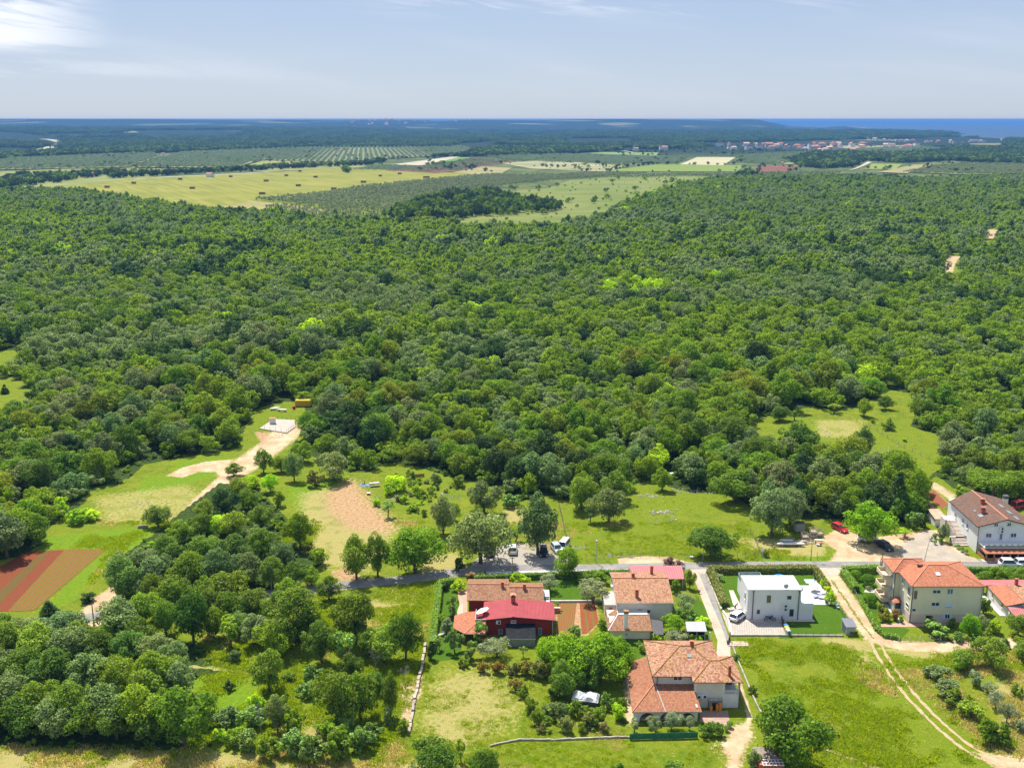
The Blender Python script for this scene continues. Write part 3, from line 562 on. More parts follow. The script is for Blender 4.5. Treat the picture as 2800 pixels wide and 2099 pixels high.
def crownV(seed, Ht, Rd, nc, nl, size, kind='round'):
    """leaf quads for one crown of height Ht and radius Rd"""
    rg = np.random.default_rng(seed); hb = {'round': .08, 'olive': .22, 'shrub': .0, 'pine': .62, 'ball': .0, 'fig': .1, 'young': .4}.get(kind, .2)
    cz = Ht * (hb + (1 - hb) * .5); hz = Ht * (1 - hb) * .5
    if kind == 'pine': cz, hz = Ht * .82, Ht * .13
    if kind == 'conifer':
        C, rc = [], []
        for i in range(nc):
            z = rg.uniform(.06, .97); rr = Rd * (1 - z) ** .85; a = rg.uniform(0, 6.283); C.append((math.cos(a) * rr * .72, math.sin(a) * rr * .72, z * Ht)); rc.append(Rd * (.12 + .28 * (1 - z)))
        return leafset(rg, np.array(C), np.array(rc), nl, size, .1)
    if kind == 'ball': return leafset(rg, np.array([[0, 0, Ht * .5]]), np.array([Rd]), nl, size, .1, shell=(.93, 1.02))
    d = rg.normal(size=(nc, 3)); d /= np.linalg.norm(d, axis=1)[:, None]; r = rg.uniform(.25, 1, nc) ** .45
    lop = 1 + .30 * np.sin(np.arctan2(d[:, 1], d[:, 0]) * 2 + rg.uniform(0, 6)) + .18 * np.sin(np.arctan2(d[:, 1], d[:, 0]) * 3 + rg.uniform(0, 6))
    k = {'round': .25, 'shrub': .27, 'olive': .27, 'pine': .26, 'fig': .26, 'young': .34}.get(kind, .3)
    rc = Rd * k * rg.uniform(.45, 1.35, nc); q = .80
    C = np.stack([d[:, 0] * r * Rd * q * lop, d[:, 1] * r * Rd * q * lop, cz + d[:, 2] * r * hz * .80], 1)
    C[:, 2] = np.maximum(C[:, 2], rc * .6)
    return leafset(rg, C, rc, nl, size, .38, .62 if kind != 'olive' else .45)
def trunk_mesh(name, seed, Ht, Rd, mat, kind='round', r0=None):
    rg = random.Random(seed); mb = MB(); r0 = r0 or .035 * Ht; top = {'pine': .8, 'shrub': .4, 'olive': .42}.get(kind, .6) * Ht
    x = rg.uniform(-.2, .2); y = rg.uniform(-.2, .2); fork = top * .45
    mb.tube([(0, 0, -.15), (x * .3, y * .3, fork * .5), (x, y, fork), (x * 1.3, y, top)], [r0 * 1.25, r0, r0 * .85, r0 * .35], 7)
    for i in range(5 if kind != 'conifer' else 0):
        a = i * 1.257 + rg.uniform(-.4, .4); l = Rd * rg.uniform(.5, .8); z = fork * rg.uniform(.8, 1.3) if kind != 'pine' else top * .9
        mb.tube([(x, y, z), (x + math.cos(a) * l * .5, y + math.sin(a) * l * .5, z + Ht * .14), (x + math.cos(a) * l, y + math.sin(a) * l, z + Ht * (.30 if kind != 'pine' else .12))], [r0 * .55, r0 * .38, r0 * .12], 5)
    o = mb; me = bpy.data.meshes.new(name); me.from_pydata(o.V, [], o.F); me.materials.append(mat); me.polygons.foreach_set('use_smooth', [True] * len(o.F)); return me
bark = plain('bark', (.16, .125, .09), .95, .3, 3); bark2 = plain('grey_bark', (.30, .27, .24), .95, .2, 3)
FOL = {
 'oak': foliage('oak_leaves', [(.032, .060, .009), (.048, .080, .010), (.064, .096, .012), (.042, .076, .013)]),
 'mid': foliage('green_leaves', [(.054, .092, .008), (.068, .104, .010), (.080, .116, .012)]),
 'lime': foliage('lime_leaves', [(.11, .18, .008), (.14, .20, .010), (.15, .21, .014)], .45),
 'olive': foliage('olive_leaves', [(.080, .100, .046), (.098, .115, .056), (.072, .096, .040)], .25, .03),
 'grey': foliage('grey_green_leaves', [(.062, .090, .028), (.078, .104, .034), (.056, .086, .026)], .3, .015),
 'dark': foliage('dark_leaves', [(.018, .036, .010), (.024, .046, .010), (.030, .054, .011)], .25),
 'fig': foliage('fig_leaves', [(.060, .105, .018), (.075, .12, .022), (.065, .11, .018)], .3, .04),
 'red': foliage('red_tipped_leaves', [(.070, .085, .012), (.11, .080, .016), (.075, .095, .012)], .3),
 'brown': foliage('dry_leaves', [(.085, .080, .025), (.075, .085, .018), (.10, .090, .032)], .3),
 'plum': foliage('purple_twigs', [(.060, .034, .026), (.075, .046, .034), (.055, .03, .024)], .2),
 'pink': foliage('pink_blossom', [(.16, .05, .05), (.10, .08, .03), (.14, .05, .05)], .3),
 'hedge': foliage('hedge_leaves', [(.068, .120, .007), (.076, .130, .008), (.084, .135, .010)], .35, .05, 2.0, .4),
 'hedge2': foliage('mottled_hedge_leaves', [(.052, .066, .010), (.075, .064, .012), (.062, .075, .010)], .3, .05, 2.0, .55),
}
LIB = {}
SPEC = {'oak': (8.5, 4.6, 62, 7000, .40, 'round'), 'olive': (4.6, 2.9, 26, 3600, .27, 'olive'), 'shrub': (2.6, 1.7, 20, 1700, .28, 'shrub'), 'fig': (4.0, 2.3, 15, 1100, .50, 'fig'), 'pine': (9, 6.2, 46, 6500, .42, 'pine'),
        'conifer': (12, 3.4, 90, 5200, .42, 'conifer'), 'ball': (2.4, 1.2, 1, 2600, .17, 'ball'), 'young': (3.4, 1.3, 8, 420, .34, 'young'), 'bare': (5, 2.2, 0, 0, 0, 'bare')}
def bare_mesh(seed, name):
    rg = random.Random(seed); mb = MB()
    def br(p, d, l, r, n):
        q = p + d * l; mb.tube([p, p + d * l * .5 + Vector((rg.uniform(-.1, .1), rg.uniform(-.1, .1), 0)) * l, q], [r, r * .8, r * .55], 5 if n > 1 else 4)
        if n:
            for _ in range(4 if n > 1 else 5):
                e = (d + Vector((rg.uniform(-1, 1), rg.uniform(-1, 1), rg.uniform(-.35, .7))) * .85).normalized(); br(q if rg.random() < .6 else p + d * l * rg.uniform(.5, 1), e, l * rg.uniform(.55, .8), r * .5, n - 1)
    br(Vector((0, 0, -.1)), Vector((.05, 0, 1)), 1.7, .14, 4)
    me = bpy.data.meshes.new(name); me.from_pydata(mb.V, [], mb.F); me.materials.append(bark2); return me
def libtree(shape, fol, i):
    k = (shape, fol, i)
    if k not in LIB:
        Ht, Rd, nc, nl, sz, kd = SPEC[shape]
        if shape == 'bare': LIB[k] = (bare_mesh(i + 5, 'bare_branches'), None, Ht, Rd)
        else: LIB[k] = (trunk_mesh('trunk', 50 + i, Ht, Rd, bark, kd, .16 if shape == 'shrub' else None), quadmesh('crown', crownV(100 + i * 7 + len(shape), Ht, Rd, nc, nl, sz, kd), FOL[fol]), Ht, Rd)
    return LIB[k]
NT = [0]
def tree(name, shape, fol, x, y, ht, rad, label, cat, group=None, tint=None, var=None, z=0):
    NT[0] += 1; i = NT[0] % 3 if var is None else var
    tm, cm, Ht, Rd = libtree(shape, fol, i); e = empty(name, (x, y, z), random.uniform(0, 6.28)); e.scale = (rad / Rd, rad / Rd, ht / Ht)
    if shape == 'ball': e.scale = (rad / Rd,) * 3
    tag(e, label, cat, group); o = bpy.data.objects.new('trunk' if shape not in ('shrub', 'ball') else 'stem', tm); COL.objects.link(o); o.parent = e
    if shape == 'bare': o.name = 'branches'
    if cm:
        c = bpy.data.objects.new('crown' if shape not in ('shrub', 'ball') else 'foliage', cm); COL.objects.link(c); c.parent = e
        b = random.uniform(.82, 1.2) if tint is None else 1
        tt = tint or (b * random.uniform(.92, 1.1), b, b * random.uniform(.85, 1.1)); c.color = (*tt, 1)
    return e
def ptree(u, vb, vt, w, shape, fol, name, label, cat='tree', group=None, tint=None, var=None):
    """a tree from its foot, its top and its width in the photograph"""
    x, y = G(u, min(vb, 2300)); rad = w / pxm(vb) / 2
    y2 = y; ht = HT(u, vb, vt)
    # the far part of a wide crown rises in the picture; take that off the height
    ht = max(ht - rad * .18, rad * .9)
    return tree(name, shape, fol, x, y2, ht, rad, label, cat, group, tint, var)
TR = [
# u, foot v, top v, width px, shape, foliage, name, label, group
(721,1292,1220,50,'oak','oak','oak_tree','small oak with visible trunk beside the dirt track below the foundation slab',0),
(805,1315,1229,54,'oak','grey','oak_tree','grey green tree with deep shade under it, left of the round hummock tree',0),
(913,1312,1225,98,'oak','grey','broad_tree','low domed grey green tree at the top of the bare orange clearing',0),
(862,1328,1277,55,'shrub','brown','bush','tan and brown bush at the head of the orange clearing',0),
(1085,1342,1292,60,'shrub','lime','bush','bright yellow green bush behind the picnic table',0),
(1062,1352,1315,42,'shrub','lime','bush','bright yellow green bush right beside the picnic table',0),
(1061,1413,1365,36,'young','fig','young_tree','small round lone tree with a tight dark shadow right of the orange clearing',0),
(1030,1382,1360,28,'shrub','lime','bush','low lime green bush just left of the small lone tree',0),
(1140,1352,1322,34,'shrub','lime','bush','lime green bush in the rough grass right of the picnic table',0),
(1212,1460,1345,74,'oak','grey','tall_tree','narrow two-topped dark tree in the rough meadow left of the car park',0),
(1232,1425,1368,50,'oak','oak','tree','tree behind the narrow two-topped tree left of the car park',0),
(763,1385,1342,40,'shrub','mid','bush','round bush with pale twigs in the grass left of the orange clearing',0),
(822,1497,1388,86,'oak','mid','tall_tree','tall leafy green tree at the left edge of the orange clearing',0),
(873,1545,1490,58,'shrub','mid','bush','bushy green tree at the verge left of the three roadside trees',0),
(975,1583,1455,92,'oak','oak','roadside_tree','first of three clear-trunked trees along the far road verge, counted from the wood',0),
(1033,1576,1448,76,'oak','oak','roadside_tree','middle of the three trees with clear trunks along the far road verge',0),
(1136,1565,1425,150,'oak','mid','roadside_tree','widest and brightest of the three trees with clear trunks along the far road verge',0),
(1323,1402,1306,92,'oak','grey','round_tree','round grey green tree standing alone behind the big car park tree',0),
(1396,1383,1340,60,'shrub','fig','bush','pale green leafy bushes between the round tree and the tall forked tree',0),
(1315,1539,1384,160,'oak','grey','car_park_tree','huge grey green tree shading the left half of the gravel car park',0),
(1255,1560,1520,38,'shrub','dark','bush','dark bush at the verge under the huge car park tree',0),
(1470,1514,1337,116,'oak','grey','forked_tree','tall forked tree behind the parked cars, reaching over the meadow fence',0),
(1410,1480,1440,42,'young','oak','young_tree','slim young tree behind the white car in the car park',0),
(1664,1427,1324,98,'oak','grey','lone_tree','lone round tree in the middle of the meadow with a clear trunk',0),
(1614,1428,1384,34,'young','grey','young_tree','thin little tree beside the lone round meadow tree',0),
(1590,1390,1290,96,'oak','oak','dark_tree','dark tree at the wood edge left of the lone meadow tree',0),
(1680,1372,1280,80,'oak','oak','dark_tree','dark tree at the wood edge just behind the lone meadow tree',0),
(1810,1340,1274,56,'oak','mid','small_tree','small leaning tree by the white rubble at the top of the meadow',0),
(1764,1310,1238,62,'oak','mid','small_tree','open tree with a thin trunk at the top edge of the meadow',0),
(1552,1575,1487,88,'oak','mid','street_tree','bright green tree standing over the road at the end of the car park',(1.1,1.15,.8)),
(1947,1524,1425,134,'oak','oak','lone_dark_tree','lone dark round tree on the meadow edge above the road, opposite the lane',(.8,.9,.8)),
(2007,1372,1267,130,'oak','oak','broad_tree','broad tree casting shade on the top right corner of the meadow',0),
(1888,1320,1228,88,'oak','grey','tree','grey green tree between the rubble and the white animal shelter',0),
(2182,1250,1143,110,'oak','oak','tall_tree','tall dark oak at the near left corner of the upper right clearing',0),
(2132,1150,1104,56,'oak','oak','small_tree','broad low tree with several trunks at the top left of the upper clearing',0),
(2172,1148,1120,28,'young','oak','small_tree','little tree beside the broad low tree in the upper clearing',0),
(2281,1129,1098,38,'young','mid','small_tree','small pale tree standing free at the top of the upper clearing',0),
(2362,1138,1085,46,'oak','mid','small_tree','upright tree in the middle of the upper clearing along the fence',0),
(2420,1119,1078,44,'oak','oak','small_tree','dark rounded tree at the top right of the upper clearing',0),
(2428,1174,1140,44,'shrub','oak','bush','dark spreading bush alone in the upper clearing',0),
(2473,1206,1195,16,'shrub','lime','bush','tiny yellow green bush in the right half of the upper clearing',0),
(2386,1156,1144,16,'shrub','mid','bush','tiny bush by the fence line in the upper clearing',0),
(2358,1250,1160,70,'oak','dark','dark_tree','dark pointed tree at the lower edge of the upper clearing',0),
(2280,1335,1215,120,'oak','oak','broad_tree','big dark oak left of the pale walnut below the upper clearing',0),
(2335,1330,1225,100,'oak','oak','broad_tree','big dark oak just below the dark pointed tree',0),
(2365,1375,1268,96,'oak','mid','walnut_tree','lighter green broad-leaved tree left of the black conifer',0),
(2143,1345,1245,110,'oak','oak','tree','oak over the wreck heap among the trees left of the horse shelter',0),
(2075,1320,1240,90,'oak','oak','tree','oak behind the broad tree at the meadow corner',0),
(2110,1462,1325,120,'oak','grey','big_tree','left one of the two big grey green trees above the stacked pallets',0),
(2160,1436,1318,110,'oak','grey','big_tree','right one of the two big grey green trees above the stacked pallets',0),
(2286,1410,1335,80,'oak','grey','tree','small grey tree behind the red car',0),
(2376,1484,1362,136,'oak','lime','lime_tree','bright yellow green tree shading the dirt car park by the road',(.62,.74,.8)),
(2451,1415,1280,80,'conifer','dark','cedar','nearly black tall conifer behind the bright yellow green tree',(1,1,1)),
(2503,1395,1272,72,'oak','mid','tall_tree','tall light green tree right of the black conifer',0),
(2420,1370,1262,70,'oak','mid','tall_tree','tall green tree left of the black conifer',0),
(2496,1443,1392,48,'shrub','fig','bush','blue green bushy shrub left of the small tiled shed',0),
(2522,1440,1400,34,'shrub','dark','bush','dark shrub against the small tiled shed',0),
(2473,1468,1441,38,'young','lime','young_tree','little fruit tree at the edge of the forecourt',0),
(2712,1365,1282,160,'pine','mid','umbrella_pine','flat-topped umbrella pine behind the white guest house',(.75,.82,.7)),
(2575,1480,1430,32,'shrub','olive','bush','tall grey bush below the outside stairs of the guest house',0),
(2590,1462,1432,24,'shrub','mid','bush','green bush at the foot of the outside stairs',0),
(2558,1472,1454,18,'shrub','hedge','bush','clipped low bush at the corner of the forecourt border',0),
(2572,1486,1468,18,'shrub','hedge','bush','second clipped low bush in the forecourt border',0),
(2093,1521,1497,24,'shrub','mid','bush','single round bush by the field gate above the road',0),
(2635,1362,1330,50,'shrub','mid','bush','bush at the far left corner of the guest house garden',0),
# trees over the road on the left
(340,1635,1510,116,'oak','dark','thicket_tree','dark tree with dead pale limbs beside the end of the dirt track',(2,1.9,1.6)),
(372,1632,1540,50,'bare','oak','dead_tree','dead grey tree with bare limbs beside the end of the dirt track',0),
(433,1440,1374,72,'oak','oak','lone_tree','lone round tree between the small meadow and the green crop strip',0),
(170,1402,1352,56,'shrub','lime','bush','bright yellow green shrub nearest the wood above the red ploughed field',0),
(215,1426,1378,80,'shrub','lime','bush','widest bright yellow green shrub above the red ploughed field',0),
(252,1420,1390,54,'shrub','lime','bush','bright yellow green shrub nearest the meadow above the red ploughed field',0),
(122,1376,1334,48,'shrub','dark','bush','dark green bush behind the bright yellow shrubs',0),
(14,1076,1048,26,'conifer','dark','small_conifer','small dark conifer in the grassy gap in the wood at the photo edge',0),
(135,1683,1636,62,'conifer','dark','small_conifer','low dark conifer at the corner of the red ploughed field',0),
(240,1645,1617,54,'shrub','dark','bush','dark low bushes at the roadside between the red field and the track',0),
(325,1737,1624,134,'oak','grey','pale_tree','pale grey green tree in front of the junction of track and road',0),
(170,1752,1660,128,'oak','grey','thin_tree','thin see-through tree left of the wooden pole at the road',0),
(620,1656,1550,134,'oak','mid','tree','green tree over the road right of the track junction wood',0),
(530,1757,1605,108,'oak','oak','ivy_tree','tall ivy-covered tree column at the left end of the bright clearing',(.8,.95,.9)),
(455,1737,1627,80,'oak','oak','ivy_tree','shorter ivy-covered tree just left of the tall ivy column',0),
(505,2034,1862,166,'oak','mid','big_round_tree','big rounded tree at the lower right end of the wood in the corner',(.85,.95,.9)),
(737,1890,1766,102,'oak','oak','lone_tree','lone upright tree in the bright clearing',0),
(630,1772,1683,80,'young','mid','young_tree','thin young tree at the top of the bright clearing',0),
(645,1806,1774,38,'shrub','grey','bush','round grey bush highest in the bright clearing',0),
(627,1885,1857,38,'shrub','dark','bush','round dark bush lowest in the bright clearing',0),
(529,1848,1825,30,'shrub','grey','bush','small grey bush by the mown track in the bright clearing',0),
(813,1752,1590,164,'oak','oak','big_tree','large dark tree just below the shaded bend of the road',0),
(972,1754,1605,132,'oak','oak','big_tree','large tree right of the dark tree below the shaded bend of the road',0),
(752,1787,1690,112,'oak','mid','tree','yellow green tree between the clearing and the large dark roadside tree',(1.25,1.2,.8)),
(900,1640,1570,70,'oak','oak','tree','tree leaning over the near side of the shaded road',0),
(880,1810,1690,100,'oak','oak','tree','oak with a thin trunk left of the silvery shrub-like tree',0),
(945,1817,1724,64,'young','fig','young_tree','silvery green young tree in front of the larger oak',0),
(1025,1830,1752,62,'bare','oak','bare_tree','leafless grey tree at the edge of the copse left of the stone wall',0),
(1055,1807,1700,110,'oak','mid','tree','green tree next to the leafless grey tree',0),
(1110,1802,1658,90,'oak','oak','tree','tall dark tree closest to the long clipped hedge',0),
(1102,1863,1810,50,'bare','plum','bare_bush','bare twiggy purple-grey bush above the stone wall',0),
(856,1862,1806,62,'shrub','fig','bush','glossy leafy bush in the copse clearing',0),
(925,1977,1818,140,'oak','oak','big_tree','big spreading tree in the middle of the copse, the left half',0),
(985,1965,1825,110,'oak','oak','big_tree','big spreading tree in the middle of the copse, the right half',0),
(1068,1957,1830,60,'oak','oak','tree','slender tree between the big spreading tree and the stone wall',0),
(1102,2000,1963,40,'shrub','mid','bush','bush at the lower end of the stone wall',0),
(1062,1980,1925,40,'shrub','grey','bush','grey bush under the slender tree',0),
(760,2002,1890,66,'oak','grey','grey_tree','grey half-dry tree at the lower edge of the bright clearing',0),
(715,2010,1905,40,'bare','oak','bare_tree','bare grey tree at the lower edge of the bright clearing',0),
(1190,2135,2020,168,'oak','oak','big_bush_tree','dark leafy tree cut by the bottom edge below the dry meadow',(.75,.85,.7)),
(1325,2140,2038,90,'oak','oak','small_tree','pointed leafy tree cut by the bottom edge right of the dark one',0),
(1260,2080,2022,34,'young','mid','sapling','slim sapling beside the dark tree at the bottom edge',0),
(1840,2118,2076,84,'shrub','oak','bush','dark bush at the bottom edge below the green fence',0),
(1690,2112,2084,52,'shrub','mid','bush','tuft-like bush at the bottom edge left of the dark bush',0),
# walnut group
(1555,1858,1722,140,'oak','lime','walnut_tree','bright green walnut tree behind the grey lean-to',(.60,.72,.8)),
(1640,1862,1718,150,'oak','lime','walnut_tree','biggest bright green walnut tree, above the covered trailer',(.52,.64,.8)),
(1694,1842,1735,90,'oak','lime','walnut_tree','walnut tree touching the tiled veranda roof of the villa',(.50,.62,.7)),
(1495,1825,1735,88,'oak','lime','walnut_tree','low walnut tree by the end of the red house',(.60,.72,.8)),
(1540,1905,1800,90,'oak','oak','dark_tree','dark tree in the shade in front of the walnut trees',0),
(1610,1885,1790,90,'oak','oak','dark_tree','dark tree behind the white covered trailer',0),
(1320,1836,1804,38,'shrub','red','bush','first reddish bush in the row behind the red house, from the fig tree',0),
(1360,1840,1805,44,'shrub','red','bush','second reddish bush in the row behind the red house',0),
(1402,1843,1806,42,'shrub','brown','bush','brown bush in the row behind the red house',0),
(1440,1842,1800,52,'shrub','red','bush','fourth reddish bush in the row behind the red house',0),
(1480,1852,1798,62,'shrub','brown','bush','last brown-green bush in the row, touching the walnut trees',0),
(1268,1822,1795,36,'shrub','mid','bush','green bush at the near corner of the red house garden',0),
# garden of the red house
(1358,1794,1740,94,'olive','olive','olive_tree','large silvery olive tree in front of the red wall',0),
(1287,1802,1746,50,'fig','fig','fig_tree','fig tree left of the large silvery olive',0),
(1314,1759,1694,52,'fig','fig','fig_tree','fig tree against the tiled canopy of the red house',0),
(1243,1782,1718,54,'fig','fig','fig_tree','fig tree at the corner of the tiled canopy',0),
(1237,1684,1623,48,'fig','fig','fruit_tree','fruit tree with dark leaves on the terrace side of the red house',0),
(1205,1708,1675,26,'young','mid','young_tree','small round tree close to the long hedge',0),
(1222,1730,1686,38,'shrub','olive','olive_bush','grey olive bush left of the tiled canopy',0),
(1217,1612,1586,30,'shrub','dark','olive_bush','dark grey bush behind the corner of the long hedge',0),
(1254,1614,1576,46,'shrub','lime','bush','lime green climber over the terrace of the red house',0),
(1200,1776,1740,28,'young','fig','sapling','small fig sapling on the lawn by the sculpture',0),
(1179,1802,1757,32,'shrub','dark','bush','dark shrub at the lower end of the long hedge',0),
(1431,1796,1762,24,'young','fig','sapling','tiny fig sapling in front of the grey lean-to',0),
(1288,1579,1560,34,'shrub','pink','oleander','pink flowering shrub at the roadside by the red house',0),
(1318,1578,1562,40,'shrub','grey','bush','low grey bush by the white gate post of the red house',0),
(1419,1593,1560,54,'shrub','lime','bush','bright yellow green tree behind the tiled roof of the red house',0),
(1440,1596,1574,30,'shrub','lime','bush','small yellow green bush beside the bright one behind the tiled roof',0),
(1502,1614,1566,66,'olive','olive','olive_tree','olive tree on the back lawn of the red house',0),
(1622,1647,1580,96,'olive','olive','olive_tree','biggest olive tree between the red house lawn and the cream house',0),
(1638,1592,1560,66,'shrub','mid','bush','green thicket behind the biggest olive tree',0),
(1600,1590,1562,50,'shrub','mid','bush','green thicket left of the biggest olive tree',0),
(1524,1666,1639,20,'young','fig','sapling','sapling at the corner of the vegetable bed',0),
(1573,1747,1703,44,'shrub','fig','bush','pale leafy bush at the near end of the vegetable bed',0),
(1648,1724,1688,40,'shrub','mid','bush','bush beside the tiled annex of the cream house',0),
(1655,1650,1610,24,'shrub','mid','bush','bush against the side steps of the cream house',0),
# cream house garden
(1846,1618,1581,34,'shrub','mid','bush','leafy bush right of the cream house under the red carport',0),
(1886,1608,1553,32,'oak','mid','small_tree','green tree at the corner of the red carport and the lane',0),
(1839,1553,1533,66,'shrub','plum','bush','low purple-brown bush along the road behind the red carport',0),
(1871,1674,1618,66,'olive','olive','olive_tree','olive tree in the garden between the cream house and the lane',0),
(1860,1696,1656,44,'shrub','fig','hydrangea','pale flowering bush below the garden olive tree',0),
(1890,1698,1662,44,'shrub','fig','hydrangea','leafy pale bush right of the flowering bush below the garden olive',0),
(1920,1712,1680,44,'shrub','lime','bush','yellow green bush at the edge of the lane',0),
(1842,1734,1674,70,'oak','lime','lemon_tree','dense dark lemon tree in front of the cream house wall',(.6,.7,.7)),
(1878,1748,1714,38,'shrub','mid','bush','bush against the grey sheet metal shelter',0),
(1842,1757,1720,64,'olive','olive','olive_tree','low olive tree directly behind the villa roof',0),
(1795,1752,1726,42,'shrub','lime','bush','yellow green bush under the dark awning',0),
(1908,1751,1733,28,'shrub','lime','bush','small yellow green bush in front of the metal shelter',0),
(1742,1722,1700,20,'young','fig','sapling','small plant against the white annex wall',0),
(1754,1782,1760,26,'shrub','mid','bush','round bush on the lawn behind the villa',0),
(1746,1764,1750,20,'shrub','fig','bush','smaller pale bush on the lawn behind the villa',0),
# villa
(1734,2002,1964,36,'young','olive','young_olive','thin young olive at the left end of the arcade',0),
(1776,1985,1955,34,'olive','olive','olive_tree','olive in front of the pillar between first and second arch',0),
(1792,2002,1958,46,'olive','olive','olive_tree','olive in front of the second arch, close to the green fence',0),
(1837,1996,1944,60,'olive','olive','olive_tree','widest olive, in front of the middle of the arcade',0),
(1884,1996,1955,34,'olive','olive','olive_tree','olive in front of the third arch',0),
(1930,2012,1968,46,'shrub','dark','citrus_tree','dark citrus bush left in the yard corner of the villa',(2.3,2.1,1.2)),
(1960,2010,1970,42,'shrub','dark','citrus_tree','dark citrus bush right in the yard corner of the villa',(2.3,2.1,1.2)),
(2148,2078,1891,212,'oak','oak','big_oak','big dark oak in the lower right meadow over the small hut',(.78,.9,.65)),
(2057,1895,1867,30,'shrub','mid','bush','bush on the path wall beside the villa balcony',0),
(2013,1803,1782,22,'shrub','fig','bush','small bush on the boundary wall by the lane end',0),
(2060,2098,2046,48,'shrub','grey','bush','grey shrub left of the small hut',0),
(2066,2060,2030,30,'shrub','lime','bush','yellow green shrub behind the small hut',0),
# right meadow
(2630,1824,1768,84,'oak','mid','round_tree','low round tree left of the pair near the bend of the dirt track',0),
(2707,1824,1733,96,'oak','mid','round_tree','tall round tree right of the pair near the bend of the dirt track',0),
(2800,1802,1745,66,'oak','mid','round_tree','round tree cut by the right edge beside the dirt track',0),
(2560,1852,1813,76,'shrub','grey','bramble','silvery bramble mound highest on the right slope',0),
(2590,1895,1850,90,'shrub','grey','bramble','silvery bramble mound second from the top on the right slope',0),
(2620,1928,1880,92,'shrub','mid','bramble','green bramble mound in the middle of the right slope',0),
(2655,1958,1912,80,'shrub','mid','bramble','green bramble mound lowest of the silvery ones on the right slope',0),
(2700,2026,1958,76,'shrub','mid','bush','dark green rounded bush at the lower end of the right slope',(.8,.85,.7)),
(2735,2036,1975,64,'shrub','mid','bush','dark green bush joined to the rounded bush on the right slope',(.8,.85,.7)),
(2700,1892,1862,46,'olive','olive','small_olive','small olive highest on the dry right slope',0),
(2722,1937,1888,48,'olive','olive','small_olive','small olive in the middle of the dry right slope',0),
(2752,1973,1915,58,'olive','olive','small_olive','larger small olive low on the dry right slope',0),
(2665,1872,1830,42,'shrub','olive','bush','grey bush just under the pair of round trees',0),
(2790,2000,1965,40,'shrub','olive','bush','grey bush at the right edge above the track fork',0),
(2780,1900,1866,40,'shrub','mid','bush','bush in the dry grass at the right edge',0),
# yellow apartment house garden
(2651,1742,1672,50,'oak','lime','round_tree','dense bright round tree at the corner of the yellow house',(.62,.78,.8)),
(2682,1728,1678,38,'olive','olive','olive_tree','silver olive right of the dense bright round tree',0),
(2552,1732,1692,76,'fig','fig','fig_tree','fig tree with pale branches before the passage of the yellow house',0),
(2602,1714,1688,30,'shrub','mid','bush','rounded bush under the shuttered ground floor window',0),
(2409,1673,1648,34,'shrub','red','red_bush','red-tipped bush furthest from the track in the yellow house garden',0),
(2418,1696,1661,40,'shrub','red','red_bush','largest red-tipped bush in the yellow house garden',0),
(2446,1693,1663,30,'shrub','red','red_bush','red-tipped bush closest to the yellow house corner',0),
(2463,1701,1682,18,'shrub','hedge','bush','small bright green bush beside the red-tipped bushes',0),
(2376,1612,1598,22,'shrub','olive','bush','pale silvery flower bush between the clipped balls',0),
(2690,1678,1628,42,'shrub','mid','bush','dense shrub between the yellow house and the low house',0),
(2718,1728,1688,52,'shrub','lime','bush','lime green shrub below the low red-roofed house',0),
(2695,1745,1712,44,'shrub','mid','bush','shrub at the garden fence under the silver olive',0),
(2782,1738,1670,66,'oak','mid','small_tree','leafy garden tree in front of the low red-roofed house',0),
(2620,1750,1723,42,'shrub','dark','bush','dark shrub behind the wire fence of the yellow house, left',(2,2,1.3)),
(2665,1752,1726,46,'shrub','dark','bush','dark shrub behind the wire fence of the yellow house, right',(2,2,1.3)),
(2588,1748,1730,34,'shrub','fig','bush','low blue green shrub behind the wire fence of the yellow house',0),
(2690,1593,1556,46,'oak','mid','small_tree','first leafy tree along the road hedge right of the yellow house',0),
(2722,1592,1544,50,'oak','mid','small_tree','second leafy tree along the road hedge right of the yellow house',0),
(2756,1590,1552,50,'oak','mid','small_tree','third leafy tree along the road hedge right of the yellow house',0),
(2792,1592,1550,50,'oak','mid','small_tree','last leafy tree along the road hedge, cut by the right edge',0),
(2740,1770,1742,50,'shrub','grey','bush','grey green shrub at the bend of the dirt track by the right edge',0),
(2790,1772,1738,44,'shrub','mid','bush','green shrub at the right edge beside the dirt track',0),
(2166,1711,1694,16,'conifer','oak','small_conifer','tiny conifer on the lawn of the white cube house',0),
(1968,1586,1566,24,'young','olive','sapling','thin pale sapling on the back lawn of the white cube house',0),
(2262,1620,1598,26,'shrub','lime','bush','yellow green shrub beside the pool terrace',0),
(2272,1652,1612,34,'shrub','lime','bamboo','bright bamboo clump between pool terrace and track',0),
(2252,1605,1575,24,'shrub','lime','bush','yellow green shrub at the end of the mottled hedge',0),
(2335,1735,1722,24,'shrub','mid','bush','low plants at the foot of the grey shed',0),
]
